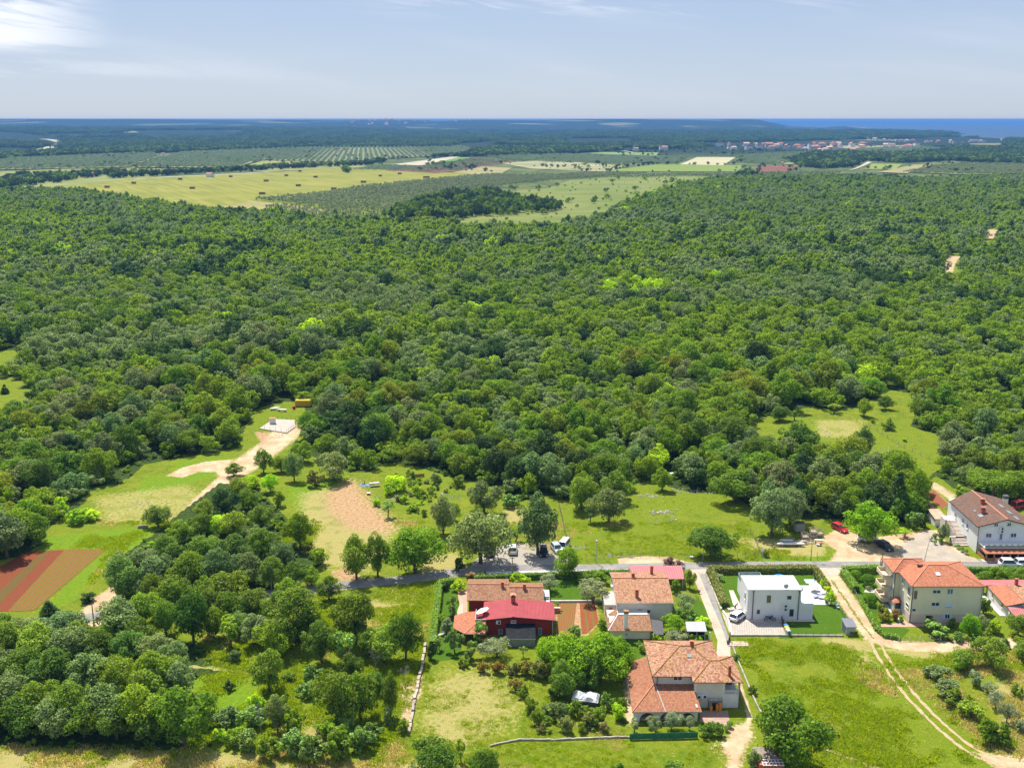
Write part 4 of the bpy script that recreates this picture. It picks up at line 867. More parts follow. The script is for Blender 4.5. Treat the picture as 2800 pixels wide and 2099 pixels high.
# unnamed members of small woods: (u, foot, top, width, foliage)
WOODT = {
 'trees along both sides of the hidden road': ('leafy tree crowding the road between track junction and red house', [
 (395,1705,1610,100,'mid'),(420,1655,1560,80,'oak'),(478,1668,1570,100,'oak'),(580,1690,1600,90,'oak'),(590,1745,1650,90,'mid'),(640,1700,1610,90,'oak'),(690,1690,1600,100,'oak'),(700,1760,1670,90,'grey'),(655,1735,1665,70,'fig'),(760,1700,1610,90,'oak'),
 (790,1655,1570,80,'mid'),(560,1655,1570,90,'oak'),(860,1745,1665,80,'oak'),(1010,1790,1710,80,'oak'),(380,1765,1680,100,'oak'),(300,1765,1695,80,'mid'),(220,1780,1690,110,'oak'),(90,1765,1675,100,'grey'),(20,1745,1668,90,'oak'),
 (960,1850,1780,70,'oak'),(1030,1890,1830,60,'oak')]),

 'trees of the wood in the near left corner': ('leafy tree in the dense wood in the near left corner', [
 (20,1795,1690,120,'oak'),(100,1800,1692,120,'mid'),(190,1812,1705,120,'grey'),(270,1805,1712,110,'oak'),(350,1812,1715,110,'oak'),(430,1812,1722,100,'grey'),(480,1840,1745,90,'grey'),(-20,1870,1750,130,'grey'),
 (60,1880,1760,130,'oak'),(150,1890,1765,130,'oak'),(245,1892,1775,130,'grey'),(330,1905,1785,130,'mid'),(420,1900,1775,150,'mid'),(490,1900,1800,100,'grey'),(20,1960,1830,140,'grey'),(110,1975,1850,130,'mid'),(200,1990,1850,140,'oak'),(300,2000,1860,150,'grey'),(390,2010,1860,140,'mid'),(455,1990,1870,90,'oak'),
 (60,2008,1898,130,'oak'),(150,2015,1902,120,'grey'),(230,2015,1912,110,'oak'),(320,2018,1905,120,'mid'),(-30,2010,1892,120,'mid'),(420,2028,1930,100,'oak')]),
 'trees of the wood between track and road': ('leafy tree in the wood between dirt track and road', [
 (430,1625,1505,120,'grey'),(520,1628,1495,120,'oak'),(600,1615,1488,110,'grey'),(395,1570,1490,80,'grey'),(460,1548,1455,95,'oak'),(500,1485,1415,80,'mid'),(550,1470,1395,80,'oak'),(615,1408,1328,76,'dark'),(560,1425,1360,60,'oak'),(650,1350,1300,54,'mid'),(690,1335,1293,50,'lime'),
 (740,1345,1290,50,'lime'),(680,1392,1330,60,'oak'),(715,1440,1375,64,'oak'),(640,1470,1390,80,'mid'),(560,1545,1455,96,'oak'),(640,1545,1452,96,'oak'),(715,1525,1435,84,'oak'),(780,1550,1475,76,'grey'),(680,1595,1500,92,'grey'),(745,1605,1512,88,'oak'),(805,1602,1530,70,'oak'),(480,1600,1500,70,'dark'),(852,1600,1545,60,'mid'),
 (770,1290,1240,56,'mid'),(830,1262,1200,60,'mid'),(700,1500,1430,60,'grey'),(600,1460,1400,60,'lime'),(640,1300,1262,50,'mid'),(330,1585,1500,70,'grey')]),
 'shrubs of the thicket at the bottom edge': ('bright leafy shrub in the thicket between dry grass and copse', [
 (640,2035,1985,64,'mid'),(560,1985,1940,70,'mid'),(620,1980,1925,80,'grey'),(690,1985,1925,80,'fig'),(680,2050,1990,76,'fig'),(740,2068,2000,84,'mid'),(800,2010,1930,80,'mid'),(810,2062,1990,90,'fig'),(860,2078,1995,96,'fig'),(925,2070,1985,96,'mid'),(985,2050,1985,84,'fig'),(1020,2020,1965,64,'fig'),
 (760,1960,1890,70,'mid'),(700,1950,1890,60,'lime'),(840,1900,1855,70,'fig'),(900,2020,1960,70,'mid'),(950,2010,1950,70,'fig'),(600,2020,1985,50,'lime'),(790,1860,1835,40,'mid'),(1010,1905,1870,50,'oak')]),
 'shrubs of the overgrown plot beside the villa': ('shrub in the overgrown plot between covered trailer and villa', [
 (1430,1905,1870,40,'oak'),(1450,1945,1905,46,'mid'),(1470,1980,1935,44,'mid'),(1500,1950,1915,46,'grey'),(1530,1970,1915,50,'grey'),(1550,2000,1955,50,'brown'),(1580,1955,1905,56,'mid'),(1610,1985,1945,46,'brown'),(1640,1975,1930,50,'mid'),(1660,1935,1885,44,'fig'),(1690,1965,1920,44,'lime'),(1590,2000,1970,36,'mid'),
 (1480,2000,1975,34,'brown'),(1520,1905,1865,50,'dark'),(1650,2000,1970,40,'brown'),(1700,1935,1900,34,'mid'),(1410,1885,1850,40,'red')]),
 'shrubs of the hollow behind the copse': ('low shrub in the rough ground right of the picnic table', [
 (1105,1375,1352,30,'lime'),(1130,1395,1372,30,'lime'),(1090,1370,1350,26,'grey'),(1160,1410,1390,24,'mid'),(1150,1360,1335,30,'mid'),(1255,1330,1295,40,'oak'),(1190,1320,1290,34,'grey')]),
}
for (u, vb, vt, w, sh, fo, nm, lab, extra) in TR:
    tree_tint = extra if isinstance(extra, tuple) else None
    ct = 'bush' if sh in ('shrub', 'ball') else 'tree'
    ptree(u, vb, vt, w, sh, fo, nm, lab, ct, None, tree_tint)
for g_, (lab, lst) in WOODT.items():
    sh = 'shrub' if 'shrub' in g_ else 'oak'
    for (u, vb, vt, w, fo) in lst:
        ptree(u, vb, vt, w, sh, fo, 'wood_tree' if sh == 'oak' else 'shrub', lab, 'tree' if sh == 'oak' else 'bush', g_)
for (u, vb, w, lab) in [(2338, 1584, 30, 'clipped round bush with flowering top nearest the road hedge'), (2372, 1600, 36, 'clipped dark ball bush in the middle of the yellow house garden'), (2378, 1652, 36, 'clipped dark ball bush nearest the dirt track fence')]:
    x, y = G(u, vb); tree('clipped_bush', 'ball', 'oak', x, y, 2.4, w / pxm(vb) / 2, lab, 'bush', tint=(.9, 1.1, .6))

# ------------------------------------------------------------------ the dense wood
def jgrid(x0, x1, y0, y1, s, sd):
    rg = np.random.default_rng(sd); a = np.arange(x0, x1, s); b = np.arange(y0, y1, s * .87); X, Y = np.meshgrid(a, b); X = X + (np.arange(len(b)) % 2)[:, None] * s * .5
    p = np.stack([X.ravel(), Y.ravel()], 1); return p + rg.uniform(-.33, .33, p.shape) * s
def wedge(p, m=25): return (np.abs(p[:, 0]) < p[:, 1] * .5 + m)
def scatter(name, pts, scl, idx, sources, kind='stuff', z=None, tilt=0, group=None, label=None, cat=None):
    n = len(pts); rg = np.random.default_rng(len(pts)); me = bpy.data.meshes.new(name + '_points'); zz = terrain(pts) if z is None else np.full(n, z)
    me.vertices.add(n); me.vertices.foreach_set('co', np.column_stack([pts, zz]).astype(np.float32).ravel())
    def at(nm, ty, key, v): a = me.attributes.new(nm, ty, 'POINT'); a.data.foreach_set(key, v)
    at('scl', 'FLOAT_VECTOR', 'vector', scl.astype(np.float32).ravel()); at('idx', 'INT', 'value', idx.astype(np.int32))
    at('rot', 'FLOAT_VECTOR', 'vector', np.column_stack([np.zeros(n), np.zeros(n), rg.uniform(0, 6.28, n)]).astype(np.float32).ravel())
    col = bpy.data.collections.new(name + '_sources')
    for i, s in enumerate(sources):
        o = bpy.data.objects.new(f'src_{name}_{i:03d}', s); col.objects.link(o)
    ng = bpy.data.node_groups.new(name, 'GeometryNodeTree'); ng.interface.new_socket('Geometry', in_out='INPUT', socket_type='NodeSocketGeometry'); ng.interface.new_socket('Geometry', in_out='OUTPUT', socket_type='NodeSocketGeometry')
    gi = ng.nodes.new('NodeGroupInput'); go = ng.nodes.new('NodeGroupOutput'); ip = ng.nodes.new('GeometryNodeInstanceOnPoints'); ci = ng.nodes.new('GeometryNodeCollectionInfo')
    ci.inputs['Collection'].default_value = col; ci.inputs['Separate Children'].default_value = True; ci.inputs['Reset Children'].default_value = True
    ip.inputs['Pick Instance'].default_value = True
    def na(nm, ty): x = ng.nodes.new('GeometryNodeInputNamedAttribute'); x.data_type = ty; x.inputs[0].default_value = nm; return x.outputs[0]
    ng.links.new(gi.outputs[0], ip.inputs['Points']); ng.links.new(ci.outputs[0], ip.inputs['Instance']); ng.links.new(na('idx', 'INT'), ip.inputs['Instance Index'])
    e2r = ng.nodes.new('FunctionNodeEulerToRotation'); ng.links.new(na('rot', 'FLOAT_VECTOR'), e2r.inputs[0]); ng.links.new(e2r.outputs[0], ip.inputs['Rotation'])
    ng.links.new(na('scl', 'FLOAT_VECTOR'), ip.inputs['Scale']); ng.links.new(ip.outputs[0], go.inputs[0])
    o = bpy.data.objects.new(name, me); COL.objects.link(o); md = o.modifiers.new('scatter', 'NODES'); md.node_group = ng
    return tag(o, label, cat, group, kind)
pf = jgrid(-900, 900, 150, 1750, 6.7, 11); pf = pf[wedge(pf)]; q = PXN(pf); keep = inpoly(q, FOREST)
for h in HOLES: keep &= ~inpoly(q, h)
keep &= sdline(pf, GP(TRACK_L), 7) < 0
pf = pf[keep]; q = q[keep]; rgf = np.random.default_rng(3)
# tone: bright patches where the photograph has them, grey-green and dark drifts elsewhere
drift = vn(pf[:, 0], pf[:, 1], 60, 21); drift2 = vn(pf[:, 0], pf[:, 1], 24, 22); rr = rgf.random(len(pf))
kind = np.where(rr < .36, 0, np.where(rr < .66, 1, np.where(rr < .93, 2, 3)))
kind = np.where((drift > .66) & (rr < .7), 1, kind); kind = np.where((drift < .3) & (rr < .6), 2, kind); kind = np.where((drift2 < .16), 3, kind)
kind = np.where((q[:, 0] > 1500) & (q[:, 1] > 850) & (q[:, 1] < 1200) & (rr < .75), 1, kind)
def blob(u, v, ru, rv): return ((q[:, 0] - u) / ru) ** 2 + ((q[:, 1] - v) / rv) ** 2 < rgf.uniform(.5, 1.4, len(q))
lime = (blob(1740, 802, 95, 18) & (rr < .4)) | (rr > .996)
brt = blob(900, 722, 230, 32) | blob(700, 665, 120, 30) | blob(560, 640, 60, 20) | blob(1150, 745, 90, 20) | blob(2430, 1060, 190, 28) | blob(120, 620, 180, 24) | blob(520, 900, 60, 20) | blob(2000, 985, 200, 60) | blob(60, 1420, 100, 60) | blob(1740, 800, 110, 20)
kind = np.where(brt & (rr < .8), 4, kind); kind = np.where(lime, 5, kind)
sc = (.56 + .64 * rgf.random(len(pf)) ** 1.3) * (.86 + .3 * vn(pf[:, 0], pf[:, 1], 90, 5)); sc *= np.where(q[:, 1] < 620, .92, 1)
sz = sc * rgf.uniform(.78, 1.3, len(pf))
big = np.argsort(-(sc / np.hypot(pf[:, 0], pf[:, 1])) + np.where((q[:, 0] < -60) | (q[:, 0] > 2860), 1, 0)); ind = big[:300]; rest = big[300:]
KF = ['oak', 'mid', 'grey', 'dark', 'mid', 'lime']; KN = ['dark green', 'green', 'grey green', 'very dark', 'light green', 'yellow green']
for i in ind:
    k = kind[i]; lab = {0: 'dark green tree at the near edge of the great wood', 1: 'fresh green tree at the near edge of the great wood', 2: 'grey green tree at the near edge of the great wood', 3: 'almost black green tree at the near edge of the great wood', 4: 'light green tree at the near edge of the great wood', 5: 'yellow green tree at the near edge of the great wood'}[int(k)]
    b = 1.15 if k == 4 else 1.0
    tree('forest_tree', 'oak', KF[k], pf[i, 0], pf[i, 1], 8.3 * sz[i], 4.7 * sc[i], lab, 'tree', 'near trees of the great wood', tint=(b * .9 * random.uniform(.85, 1.15), b * .9 * random.uniform(.9, 1.1), b * .9))
def lod(n, nl, size, nc, fo, Ht=8.3, Rd=4.9, kd='round', base=500): return [quadmesh(f'far_crown_{fo}', crownV(base + j, Ht, Rd, nc, nl, size, kd), FOL[fo]) for j in range(n)]
FOL['bright'] = foliage('bright_leaves', [(.066, .104, .007), (.076, .114, .008), (.070, .108, .010)])
SRC2 = []
for fo in ('oak', 'mid', 'grey', 'dark', 'bright', 'lime'): SRC2 += lod(3, 2100, .62, (34, 46, 40)[len(SRC2) % 3], fo)
SRC3 = []
for fo in ('oak', 'mid', 'grey', 'dark', 'bright', 'lime'): SRC3 += lod(3, 700, 1.0, 26, fo, base=700)
dist = pf[rest, 1]; a = rest[dist < 620]; b = rest[dist >= 620]
def sscale(i, f=1): return np.column_stack([sc[i] * f, sc[i] * f, sz[i] * f])
scatter('forest', pf[a], sscale(a), kind[a] * 3 + rgf.integers(0, 3, len(a)), SRC2)
scatter('forest', pf[b], sscale(b, 1.03), kind[b] * 3 + rgf.integers(0, 3, len(b)), SRC3)
# ------------------------------------------------------------------ woods, hedgerows and groves beyond
def region(polys, s, sd, xr=(-1400, 1900), yr=(900, 3600)):
    p = jgrid(xr[0], xr[1], yr[0], yr[1], s, sd); p = p[wedge(p, 60)]; qq = PXN(p); k = np.zeros(len(p), bool)
    for po in polys: k |= inpoly(qq, po)
    return p[k]
PINES = [[(1040, 600), (1075, 590), (1090, 572), (1130, 566), (1150, 548), (1190, 546), (1230, 530), (1290, 534), (1330, 526), (1380, 540), (1430, 552), (1500, 560), (1540, 572), (1500, 584), (1440, 580), (1400, 592), (1300, 594), (1240, 604), (1150, 600)]]
FOL['far_wood'] = foliage('distant_wood_leaves', [(.014, .027, .009), (.019, .034, .010), (.016, .031, .012)], .2)
SRC3 += lod(3, 700, 1.0, 26, 'far_wood', base=760)
pp = region(PINES, 9, 31); pp = pp[(vn(pp[:, 0], pp[:, 1], 30, 78) > .18) & (rgf.random(len(pp)) < .85)]; n = len(pp); r = rgf.random(n)
scatter('pine_copse', pp, np.column_stack([rgf.uniform(.8, 1.15, n)] * 2 + [rgf.uniform(.95, 1.5, n)]), np.where(r < .6, 18, 0) + rgf.integers(0, 3, n), SRC3)
BELT = [[(100, 415), (300, 405), (520, 405), (700, 403), (900, 396), (1100, 393), (1360, 386), (1360, 397), (1260, 400), (900, 403), (500, 416), (150, 427), (60, 430), (0, 440), (0, 425)],
        [(1330, 386), (1500, 383), (1650, 392), (1700, 397), (1700, 411), (1600, 419), (1500, 421), (1420, 415), (1330, 424), (1280, 418), (1340, 404)],
        [(1700, 392), (1850, 382), (2100, 378), (2300, 384), (2350, 388), (2100, 392), (1960, 400), (1800, 409), (1740, 408)],
        [(2150, 440), (2230, 418), (2350, 420), (2450, 425), (2560, 418), (2800, 425), (2960, 430), (2960, 458), (2700, 446), (2600, 440), (2470, 447), (2370, 440), (2330, 458), (2240, 462), (2190, 456)],
        [(2350, 385), (2500, 378), (2760, 380), (2900, 389), (2960, 413), (2700, 412), (2560, 405), (2500, 393)],
        [(0, 490), (60, 482), (210, 478), (300, 471), (310, 477), (230, 489), (130, 505), (46, 510), (0, 520)],
        [(300, 473), (420, 477), (640, 465), (800, 456), (990, 448), (1050, 439), (1050, 445), (1000, 453), (800, 462), (640, 470), (420, 482), (300, 490)],
        [(1180, 431), (1260, 425), (1420, 415), (1550, 419), (1500, 424), (1300, 429)], [(2010, 483), (2040, 473), (2070, 478), (2050, 486)], [(936, 468), (950, 463), (960, 470), (945, 474)], [(420, 458), (425, 452), (434, 458)]]
pp = region(BELT, 11, 33); pp = pp[sdline(pp, GP(ROAD[:2]), 1) < 0]; n = len(pp); r = rgf.random(n); k5 = np.where(r < .78, 18, np.where(r < .93, 0, 3))
qq = PXN(pp); thin = ((qq[:, 1] > 444) & (qq[:, 0] < 1100) & (rgf.random(n) < .45)); pp, k5 = pp[~thin], k5[~thin]; n = len(pp)
s_ = rgf.uniform(.85, 1.45, n); scatter('distant_woodland', pp, np.column_stack([s_ * 1.15, s_ * 1.15, s_]), k5 + rgf.integers(0, 3, n), SRC3)
# scattered bushes on the scrub meadow
pp = region([[(1340, 620), (1330, 560), (1380, 520), (1600, 492), (1830, 480), (1960, 482), (1860, 520), (1740, 575), (1600, 630), (1400, 640)], [(1490, 440), (1700, 455), (1660, 470), (1480, 462)]], 20, 35); n = len(pp); k = rgf.random(n) < .34; pp = pp[k]; n = len(pp)
s_ = rgf.uniform(.15, .5, n); s_[rgf.random(n) < .15] = .95; scatter('scrub_bushes', pp, np.column_stack([s_, s_, s_ * .9]), np.where(rgf.random(n) < .6, 0, 3) + rgf.integers(0, 3, n), SRC3)
pp = jgrid(-1700, 1900, 1950, 3900, 24, 36); pp = pp[wedge(pp, 40)]; k = (vn(pp[:, 0], pp[:, 1], 120, 81) * vn(pp[:, 0], pp[:, 1], 40, 82) > .36) & (rgf.random(len(pp)) < .6); qq = PXN(pp); k &= ~inpoly(qq, HAY) & ~inpoly(qq, [(1640, 470), (1790, 451), (2040, 453), (2015, 470)]) & ~inpoly(qq, [(1858, 451), (1905, 431), (2012, 431), (1978, 453)]) & ~inpoly(qq, [(2048, 471), (2085, 455), (2182, 456), (2150, 474)]); k |= (rgf.random(len(pp)) < .5) & ((np.abs(sdpoly(pp, GP([(1640, 471), (1785, 450), (2045, 452), (2020, 471)]))) < 16) | (np.abs(sdpoly(pp, GP([(1370, 446), (1490, 437), (1600, 445), (1710, 454), (1660, 472)]))) < 16) | (np.abs(sdpoly(pp, GP([(2048, 472), (2085, 454), (2182, 455), (2150, 475)]))) < 16)); pp = pp[k]; n = len(pp); s_ = rgf.uniform(.4, 1.15, n)
scatter('scattered_trees', pp, np.column_stack([s_, s_, s_ * .9]), np.where(rgf.random(n) < .7, 18, 0) + rgf.integers(0, 3, n), SRC3)
# olive groves: planted rows
OLV = [quadmesh('far_olive', crownV(900 + j, 4.2, 2.7, 10, 240, .85, 'olive'), FOL['olive']) for j in range(3)]
FOL['olive_dark'] = foliage('grove_leaves', [(.075, .105, .050), (.09, .12, .06)], .2, .05); OLD = [quadmesh('far_olive_dark', crownV(940 + j, 4.2, 2.7, 10, 240, .85, 'olive'), FOL['olive_dark']) for j in range(3)]
def grove(name, polys, dr, dt, ang, sd, scl=1., keepf=.95, src=None):
    rg = np.random.default_rng(sd); w = [np.array(GP(p)) for p in polys]; lo = np.min([x.min(0) for x in w], 0); hi = np.max([x.max(0) for x in w], 0); c = (lo + hi) / 2; L_ = np.hypot(*(hi - lo)) / 2 + 20
    a, b = np.meshgrid(np.arange(-L_, L_, dr), np.arange(-L_, L_, dt)); a, b = a.ravel(), b.ravel(); ca, sa = math.cos(ang), math.sin(ang)
    p = np.stack([c[0] + a * ca - b * sa, c[1] + a * sa + b * ca], 1) + rg.uniform(-.45, .45, (len(a), 2)); k = np.zeros(len(p), bool)
    for x in w: k |= inpoly(p, [tuple(v) for v in x])
    k &= rg.random(len(p)) < keepf; k &= wedge(p, 60); p = p[k]; n = len(p); s = rg.uniform(.8, 1.2, n) * scl
    return scatter(name, p, np.column_stack([s, s, s]), rg.integers(0, 3, n), src or OLD)
grove('olive_grove', [[(-100, 440), (150, 430), (420, 419), (430, 430), (370, 452), (340, 459), (-100, 468)]], 15, 8, R(8), 41, 1.35, .95)
grove('olive_grove', [[(376, 460), (410, 440), (500, 418), (830, 405), (1260, 401), (1285, 408), (1250, 424), (1050, 436), (900, 445), (720, 438), (640, 460)]], 14, 7.5, R(8), 42, 1.45, .96)
grove('olive_grove', [[(690, 548), (800, 538), (900, 527), (1010, 510), (1150, 496), (1250, 486), (1334, 479), (1500, 480), (1640, 474), (1780, 476), (1540, 492), (1400, 506), (1320, 522), (1200, 535), (1120, 558), (1060, 584), (960, 574), (850, 562), (760, 554)]], 7.5, 6.5, R(35), 43, 1.0, .9, OLV)
grove('olive_grove', [[(1060, 466), (1215, 448), (1290, 433), (1400, 441), (1240, 469)], [(955, 465), (1060, 452), (1200, 458), (1180, 471), (1060, 467)]], 10, 7, R(25), 44, .85, .9)
grove('olive_grove', [[(1320, 428), (1440, 421), (1620, 424), (1880, 433), (1850, 449), (1560, 446), (1400, 440)]], 8, 7, R(5), 45, 1.1, .93)
grove('olive_grove', [[(1920, 430), (2060, 424), (2200, 415), (2260, 425), (2130, 452), (2040, 450), (2010, 430)], [(2280, 412), (2500, 400), (2620, 408), (2400, 418)]], 10, 8, R(15), 46, 1.1, .85)
grove('olive_grove', [[(2470, 472), (2560, 456), (2640, 448), (2900, 450), (2900, 475), (2640, 478)]], 9, 7.5, R(12), 47, 1.0, .9, OLV)
grove('olive_grove', [[(1640, 488), (1800, 478), (2040, 474), (2300, 470), (2300, 477), (2000, 486), (1860, 484)], [(700, 566), (830, 560), (960, 572), (1050, 586), (1040, 604), (900, 596), (760, 582)]], 8, 7, R(30), 48, .9, .8, OLV)
# clumps of crowns that carry the woodland on to the coast
def clumpmesh(seed, fo):
    rg = np.random.default_rng(seed); C = np.column_stack([rg.uniform(-24, 24, 24), rg.uniform(-24, 24, 24), rg.uniform(2, 7, 24)]); return quadmesh('woodland_clump_' + fo, leafset(rg, C, rg.uniform(4.5, 8, 24), 420, 3.6, .5), FOL[fo])
CL = [clumpmesh(s, f) for f in ('far_wood', 'dark', 'far_wood') for s in (1, 2)]
p = jgrid(-4200, 4200, 2550, 8200, 38, 51); p = p[wedge(p, 60)]; q2 = PXN(p)
sea_in = sdpoly(p, SEA) > -60
FREE = [[(1240, 395), (1340, 388), (1420, 415), (1240, 428)], [(1500, 411), (1880, 411), (1990, 402), (2560, 396), (2600, 420), (2200, 432), (1500, 430)], [(60, 374), (170, 380), (175, 394), (130, 416), (80, 416), (120, 396), (60, 388), (-80, 384), (-80, 370)], [(390, 369), (690, 367), (650, 377), (400, 380)], [(1535, 382), (1745, 380), (1735, 396), (1540, 398)], [(1930, 392), (2760, 376), (2760, 404), (1930, 416)], [(960, 340), (1260, 340), (1260, 362), (960, 362)]]
kk = ~sea_in
for f in FREE: kk &= ~inpoly(q2, f)
kk &= (q2[:, 1] < 404) | (q2[:, 0] > 2500); kk &= (rgf.random(len(p)) < .9) & (vn(p[:, 0], p[:, 1], 260, 9) < .74)
p = p[kk]; n = len(p); s_ = rgf.uniform(.8, 1.25, n); scatter('distant_woodland', p, np.column_stack([s_, s_, s_ * rgf.uniform(.7, 1.3, n)]), rgf.integers(0, 6, n), CL)
# low growth under the wood edge and in rough corners
SHR = [quadmesh('scrub', crownV(800 + j, 2.2, 1.9, 9, 420, .42, 'shrub'), FOL[f]) for j, f in enumerate(('mid', 'oak', 'bright', 'grey', 'lime'))]
pn = jgrid(-110, 150, 140, 330, 3.3, 61); qn = PXN(pn); k = inpoly(qn, FOREST) | inpoly(qn, WOODS[0]) | inpoly(qn, WOODS[1]) | inpoly(qn, [(1440, 1880), (1700, 1880), (1710, 2000), (1480, 2005)]) | inpoly(qn, [(1080, 1290), (1250, 1320), (1240, 1400), (1110, 1410)])
for h in HOLES: k &= ~inpoly(qn, h)
k &= sdline(pn, GP(TRACK_L), 3.5) < 0; k &= sdline(pn, GP(ROAD), 4) < 0; k &= rgf.random(len(pn)) < .8; pn = pn[k]; n = len(pn); s_ = rgf.uniform(.3, .95, n)
scatter('undergrowth', pn, np.column_stack([s_, s_, s_ * rgf.uniform(.6, 1.1, n)]), rgf.choice(5, n, p=[.35, .3, .15, .15, .05]), SHR)

# tall grass in the meadows: small patches of blades
def grassmesh(seed, mat, nb=90, R_=1.5, hh=.34):
    rg = np.random.default_rng(seed); r = R_ * np.sqrt(rg.random(nb)); a = rg.uniform(0, 6.28, nb); x, y = r * np.cos(a), r * np.sin(a); h = hh * rg.uniform(.4, 1.3, nb) * (1 - .5 * r / R_); w = rg.uniform(.10, .22, nb); q = rg.uniform(0, 3.14, nb); dx, dy = np.cos(q) * w / 2, np.sin(q) * w / 2; lx, ly = rg.normal(0, .12, nb), rg.normal(0, .12, nb); z = np.zeros(nb) - .02
    V = np.stack([np.stack([x - dx, y - dy, z], 1), np.stack([x + dx, y + dy, z], 1), np.stack([x + dx * .4 + lx, y + dy * .4 + ly, h], 1), np.stack([x - dx * .4 + lx, y - dy * .4 + ly, h], 1)], 1); return quadmesh('grass_tuft', V.reshape(-1, 3), mat)
FOL['grass'] = foliage('grass_blades', [(.080, .115, .004), (.100, .130, .006), (.070, .105, .004)], .45, .01, 1.5, .3); FOL['straw'] = foliage('straw_blades', [(.165, .145, .048), (.20, .17, .062), (.13, .125, .035)], .45, .01, 1.5, .3)
GM = [grassmesh(1, FOL['grass']), grassmesh(2, FOL['grass']), grassmesh(3, FOL['grass'], 120, 1.2, .5), grassmesh(4, FOL['straw']), grassmesh(5, FOL['straw'], 110, 1.3, .5)]
pg = jgrid(-100, 100, 132, 235, 1.15, 71); qg = PXN(pg); mead = [[(2010, 1745), (2390, 1770), (2480, 1880), (2680, 2070), (2640, 2110), (2180, 2110), (2190, 1960), (2120, 1900), (2060, 1880)], [(2420, 1790), (2900, 1775), (2900, 2090), (2680, 2050), (2500, 1900)], [(-60, 2040), (1100, 2060), (1100, 2130), (-60, 2130)],
   [(560, 1640), (1180, 1600), (1160, 1900), (1100, 2080), (500, 2060), (560, 1850)], [(1130, 1850), (1420, 1850), (1700, 2000), (1990, 2030), (1900, 2130), (1100, 2130)], [(1240, 1380), (1560, 1360), (1740, 1380), (2050, 1400), (2060, 1520), (1560, 1520), (1260, 1480)], [(250, 1320), (480, 1290), (560, 1350), (480, 1440), (260, 1430)], [(60, 1490), (420, 1440), (300, 1530), (210, 1650), (300, 1500)], [(2060, 1500), (2280, 1512), (2260, 1536), (2040, 1536)], [(600, 1300), (930, 1310), (900, 1380), (830, 1540), (720, 1400)], [(1080, 1300), (1260, 1330), (1300, 1480), (1080, 1430)]]
k = np.zeros(len(pg), bool)
for mpoly in mead: k |= inpoly(qg, mpoly)
for l_, w_ in ((TR1, 2.6), (TRACK_L, 3), (ROAD, 3.2)): k &= sdline(pg, GP(l_), w_) < 0
for l_ in (TR2,): dd = sdline(pg, GP(l_), 0); k &= (np.abs(-dd - .85) > .7) | (-dd > 3)
k &= (vn(pg[:, 0], pg[:, 1], 5, 13) + .5 * vn(pg[:, 0], pg[:, 1], 1.7, 14) > .62); pg = pg[k]; n = len(pg); qg = PXN(pg)
dryp = inpoly(qg, mead[2]) | (vn(pg[:, 0], pg[:, 1], 9, 15) > .72) | (inpoly(qg, mead[1]) & (vn(pg[:, 0], pg[:, 1], 7, 16) > .45)); dryp &= rgf.random(n) < .75
s_ = rgf.uniform(.6, 1.15, n) * np.where(inpoly(qg, mead[5]) | inpoly(qg, mead[4]), .55, 1); scatter('tall_grass', pg, np.column_stack([s_, s_, s_]), np.where(dryp, rgf.integers(3, 5, n), rgf.integers(0, 3, n)), GM, z=0.0)
print('TUFTS', n)
# ================================================================== BUILDINGS
T_or = tiles('orange_tiles', (.38, .125, .065), (.50, .21, .12), lam=.05, dam=.08)
T_villa = tiles('weathered_tiles', (.28, .105, .06), (.50, .30, .19), (.36, .21, .03), .35, (.13, .08, .055), .45)
T_brown = tiles('brown_weathered_tiles', (.24, .105, .06), (.36, .20, .115), (.22, .15, .05), .3, (.11, .075, .05), .5)
T_cream = tiles('mottled_tiles', (.30, .13, .075), (.48, .28, .17), (.36, .22, .04), .3, (.16, .09, .055), .45)
T_dark = tiles('dark_brown_tiles', (.13, .075, .055), (.19, .11, .08), (.16, .12, .06), .1, (.10, .07, .05), .3, .3, .42)
T_porch = tiles('porch_tiles', (.28, .11, .06), (.40, .18, .10), (.34, .22, .07), .15, (.18, .11, .08), .25)
RED_M = ribbed('red_metal', (.30, .036, .042), .26, .6, .12); RED_M2 = ribbed('faded_red_metal', (.42, .13, .13), .5, .45, .1)
WHITE = plain('white_plaster', (.74, .73, .72), .85, .05, .5, dirt=(.56, .54, .51), dirtamt=.4)
CREAMW = plain('cream_plaster', (.66, .61, .53), .9, .06, .5, dirt=(.48, .44, .38), dirtamt=.4)
YELW = plain('yellow_plaster', (.74, .68, .48), .9, .05, .5, dirt=(.58, .52, .38), dirtamt=.35); PINKW = plain('pinkish_plinth', (.64, .54, .45), .9, .07, .6, dirt=(.5, .42, .35), dirtamt=.4)
REDW = plain('red_plaster', (.27, .030, .022), .9, .1, .5, dirt=(.27, .03, .022), dirtamt=.5); ORW = plain('orange_plaster', (.60, .22, .12), .9, .06, .5)
CONCW = plain('stained_concrete', (.24, .25, .23), .9, .15, .7, dirt=(.10, .12, .12), dirtamt=.8)
GLS = glass('window_glass'); GLB = glass('blue_glass', (.10, .17, .20)); FRM = plain('white_frame', (.70, .71, .73), .5, .03); SHUT = plain('blue_white_shutter', (.60, .68, .76), .6, .04)
DARK = plain('dark_opening', (.03, .028, .025), .9, .2); ZINC = plain('zinc', (.42, .45, .48), .45, .08, 1, .5, .3); DZINC = plain('dark_gutter', (.10, .09, .09), .5, .1, 1, .4)
BRICKC = plain('brick_red', (.42, .12, .07), .9, .2, 3); WOODB = plain('brown_wood', (.38, .17, .05), .7, .2, 2.5); BLACKM = plain('black_metal', (.03, .03, .032), .5, .1); STONEW = plain('grey_stone', (.42, .39, .35), .95, .25, 1.5)
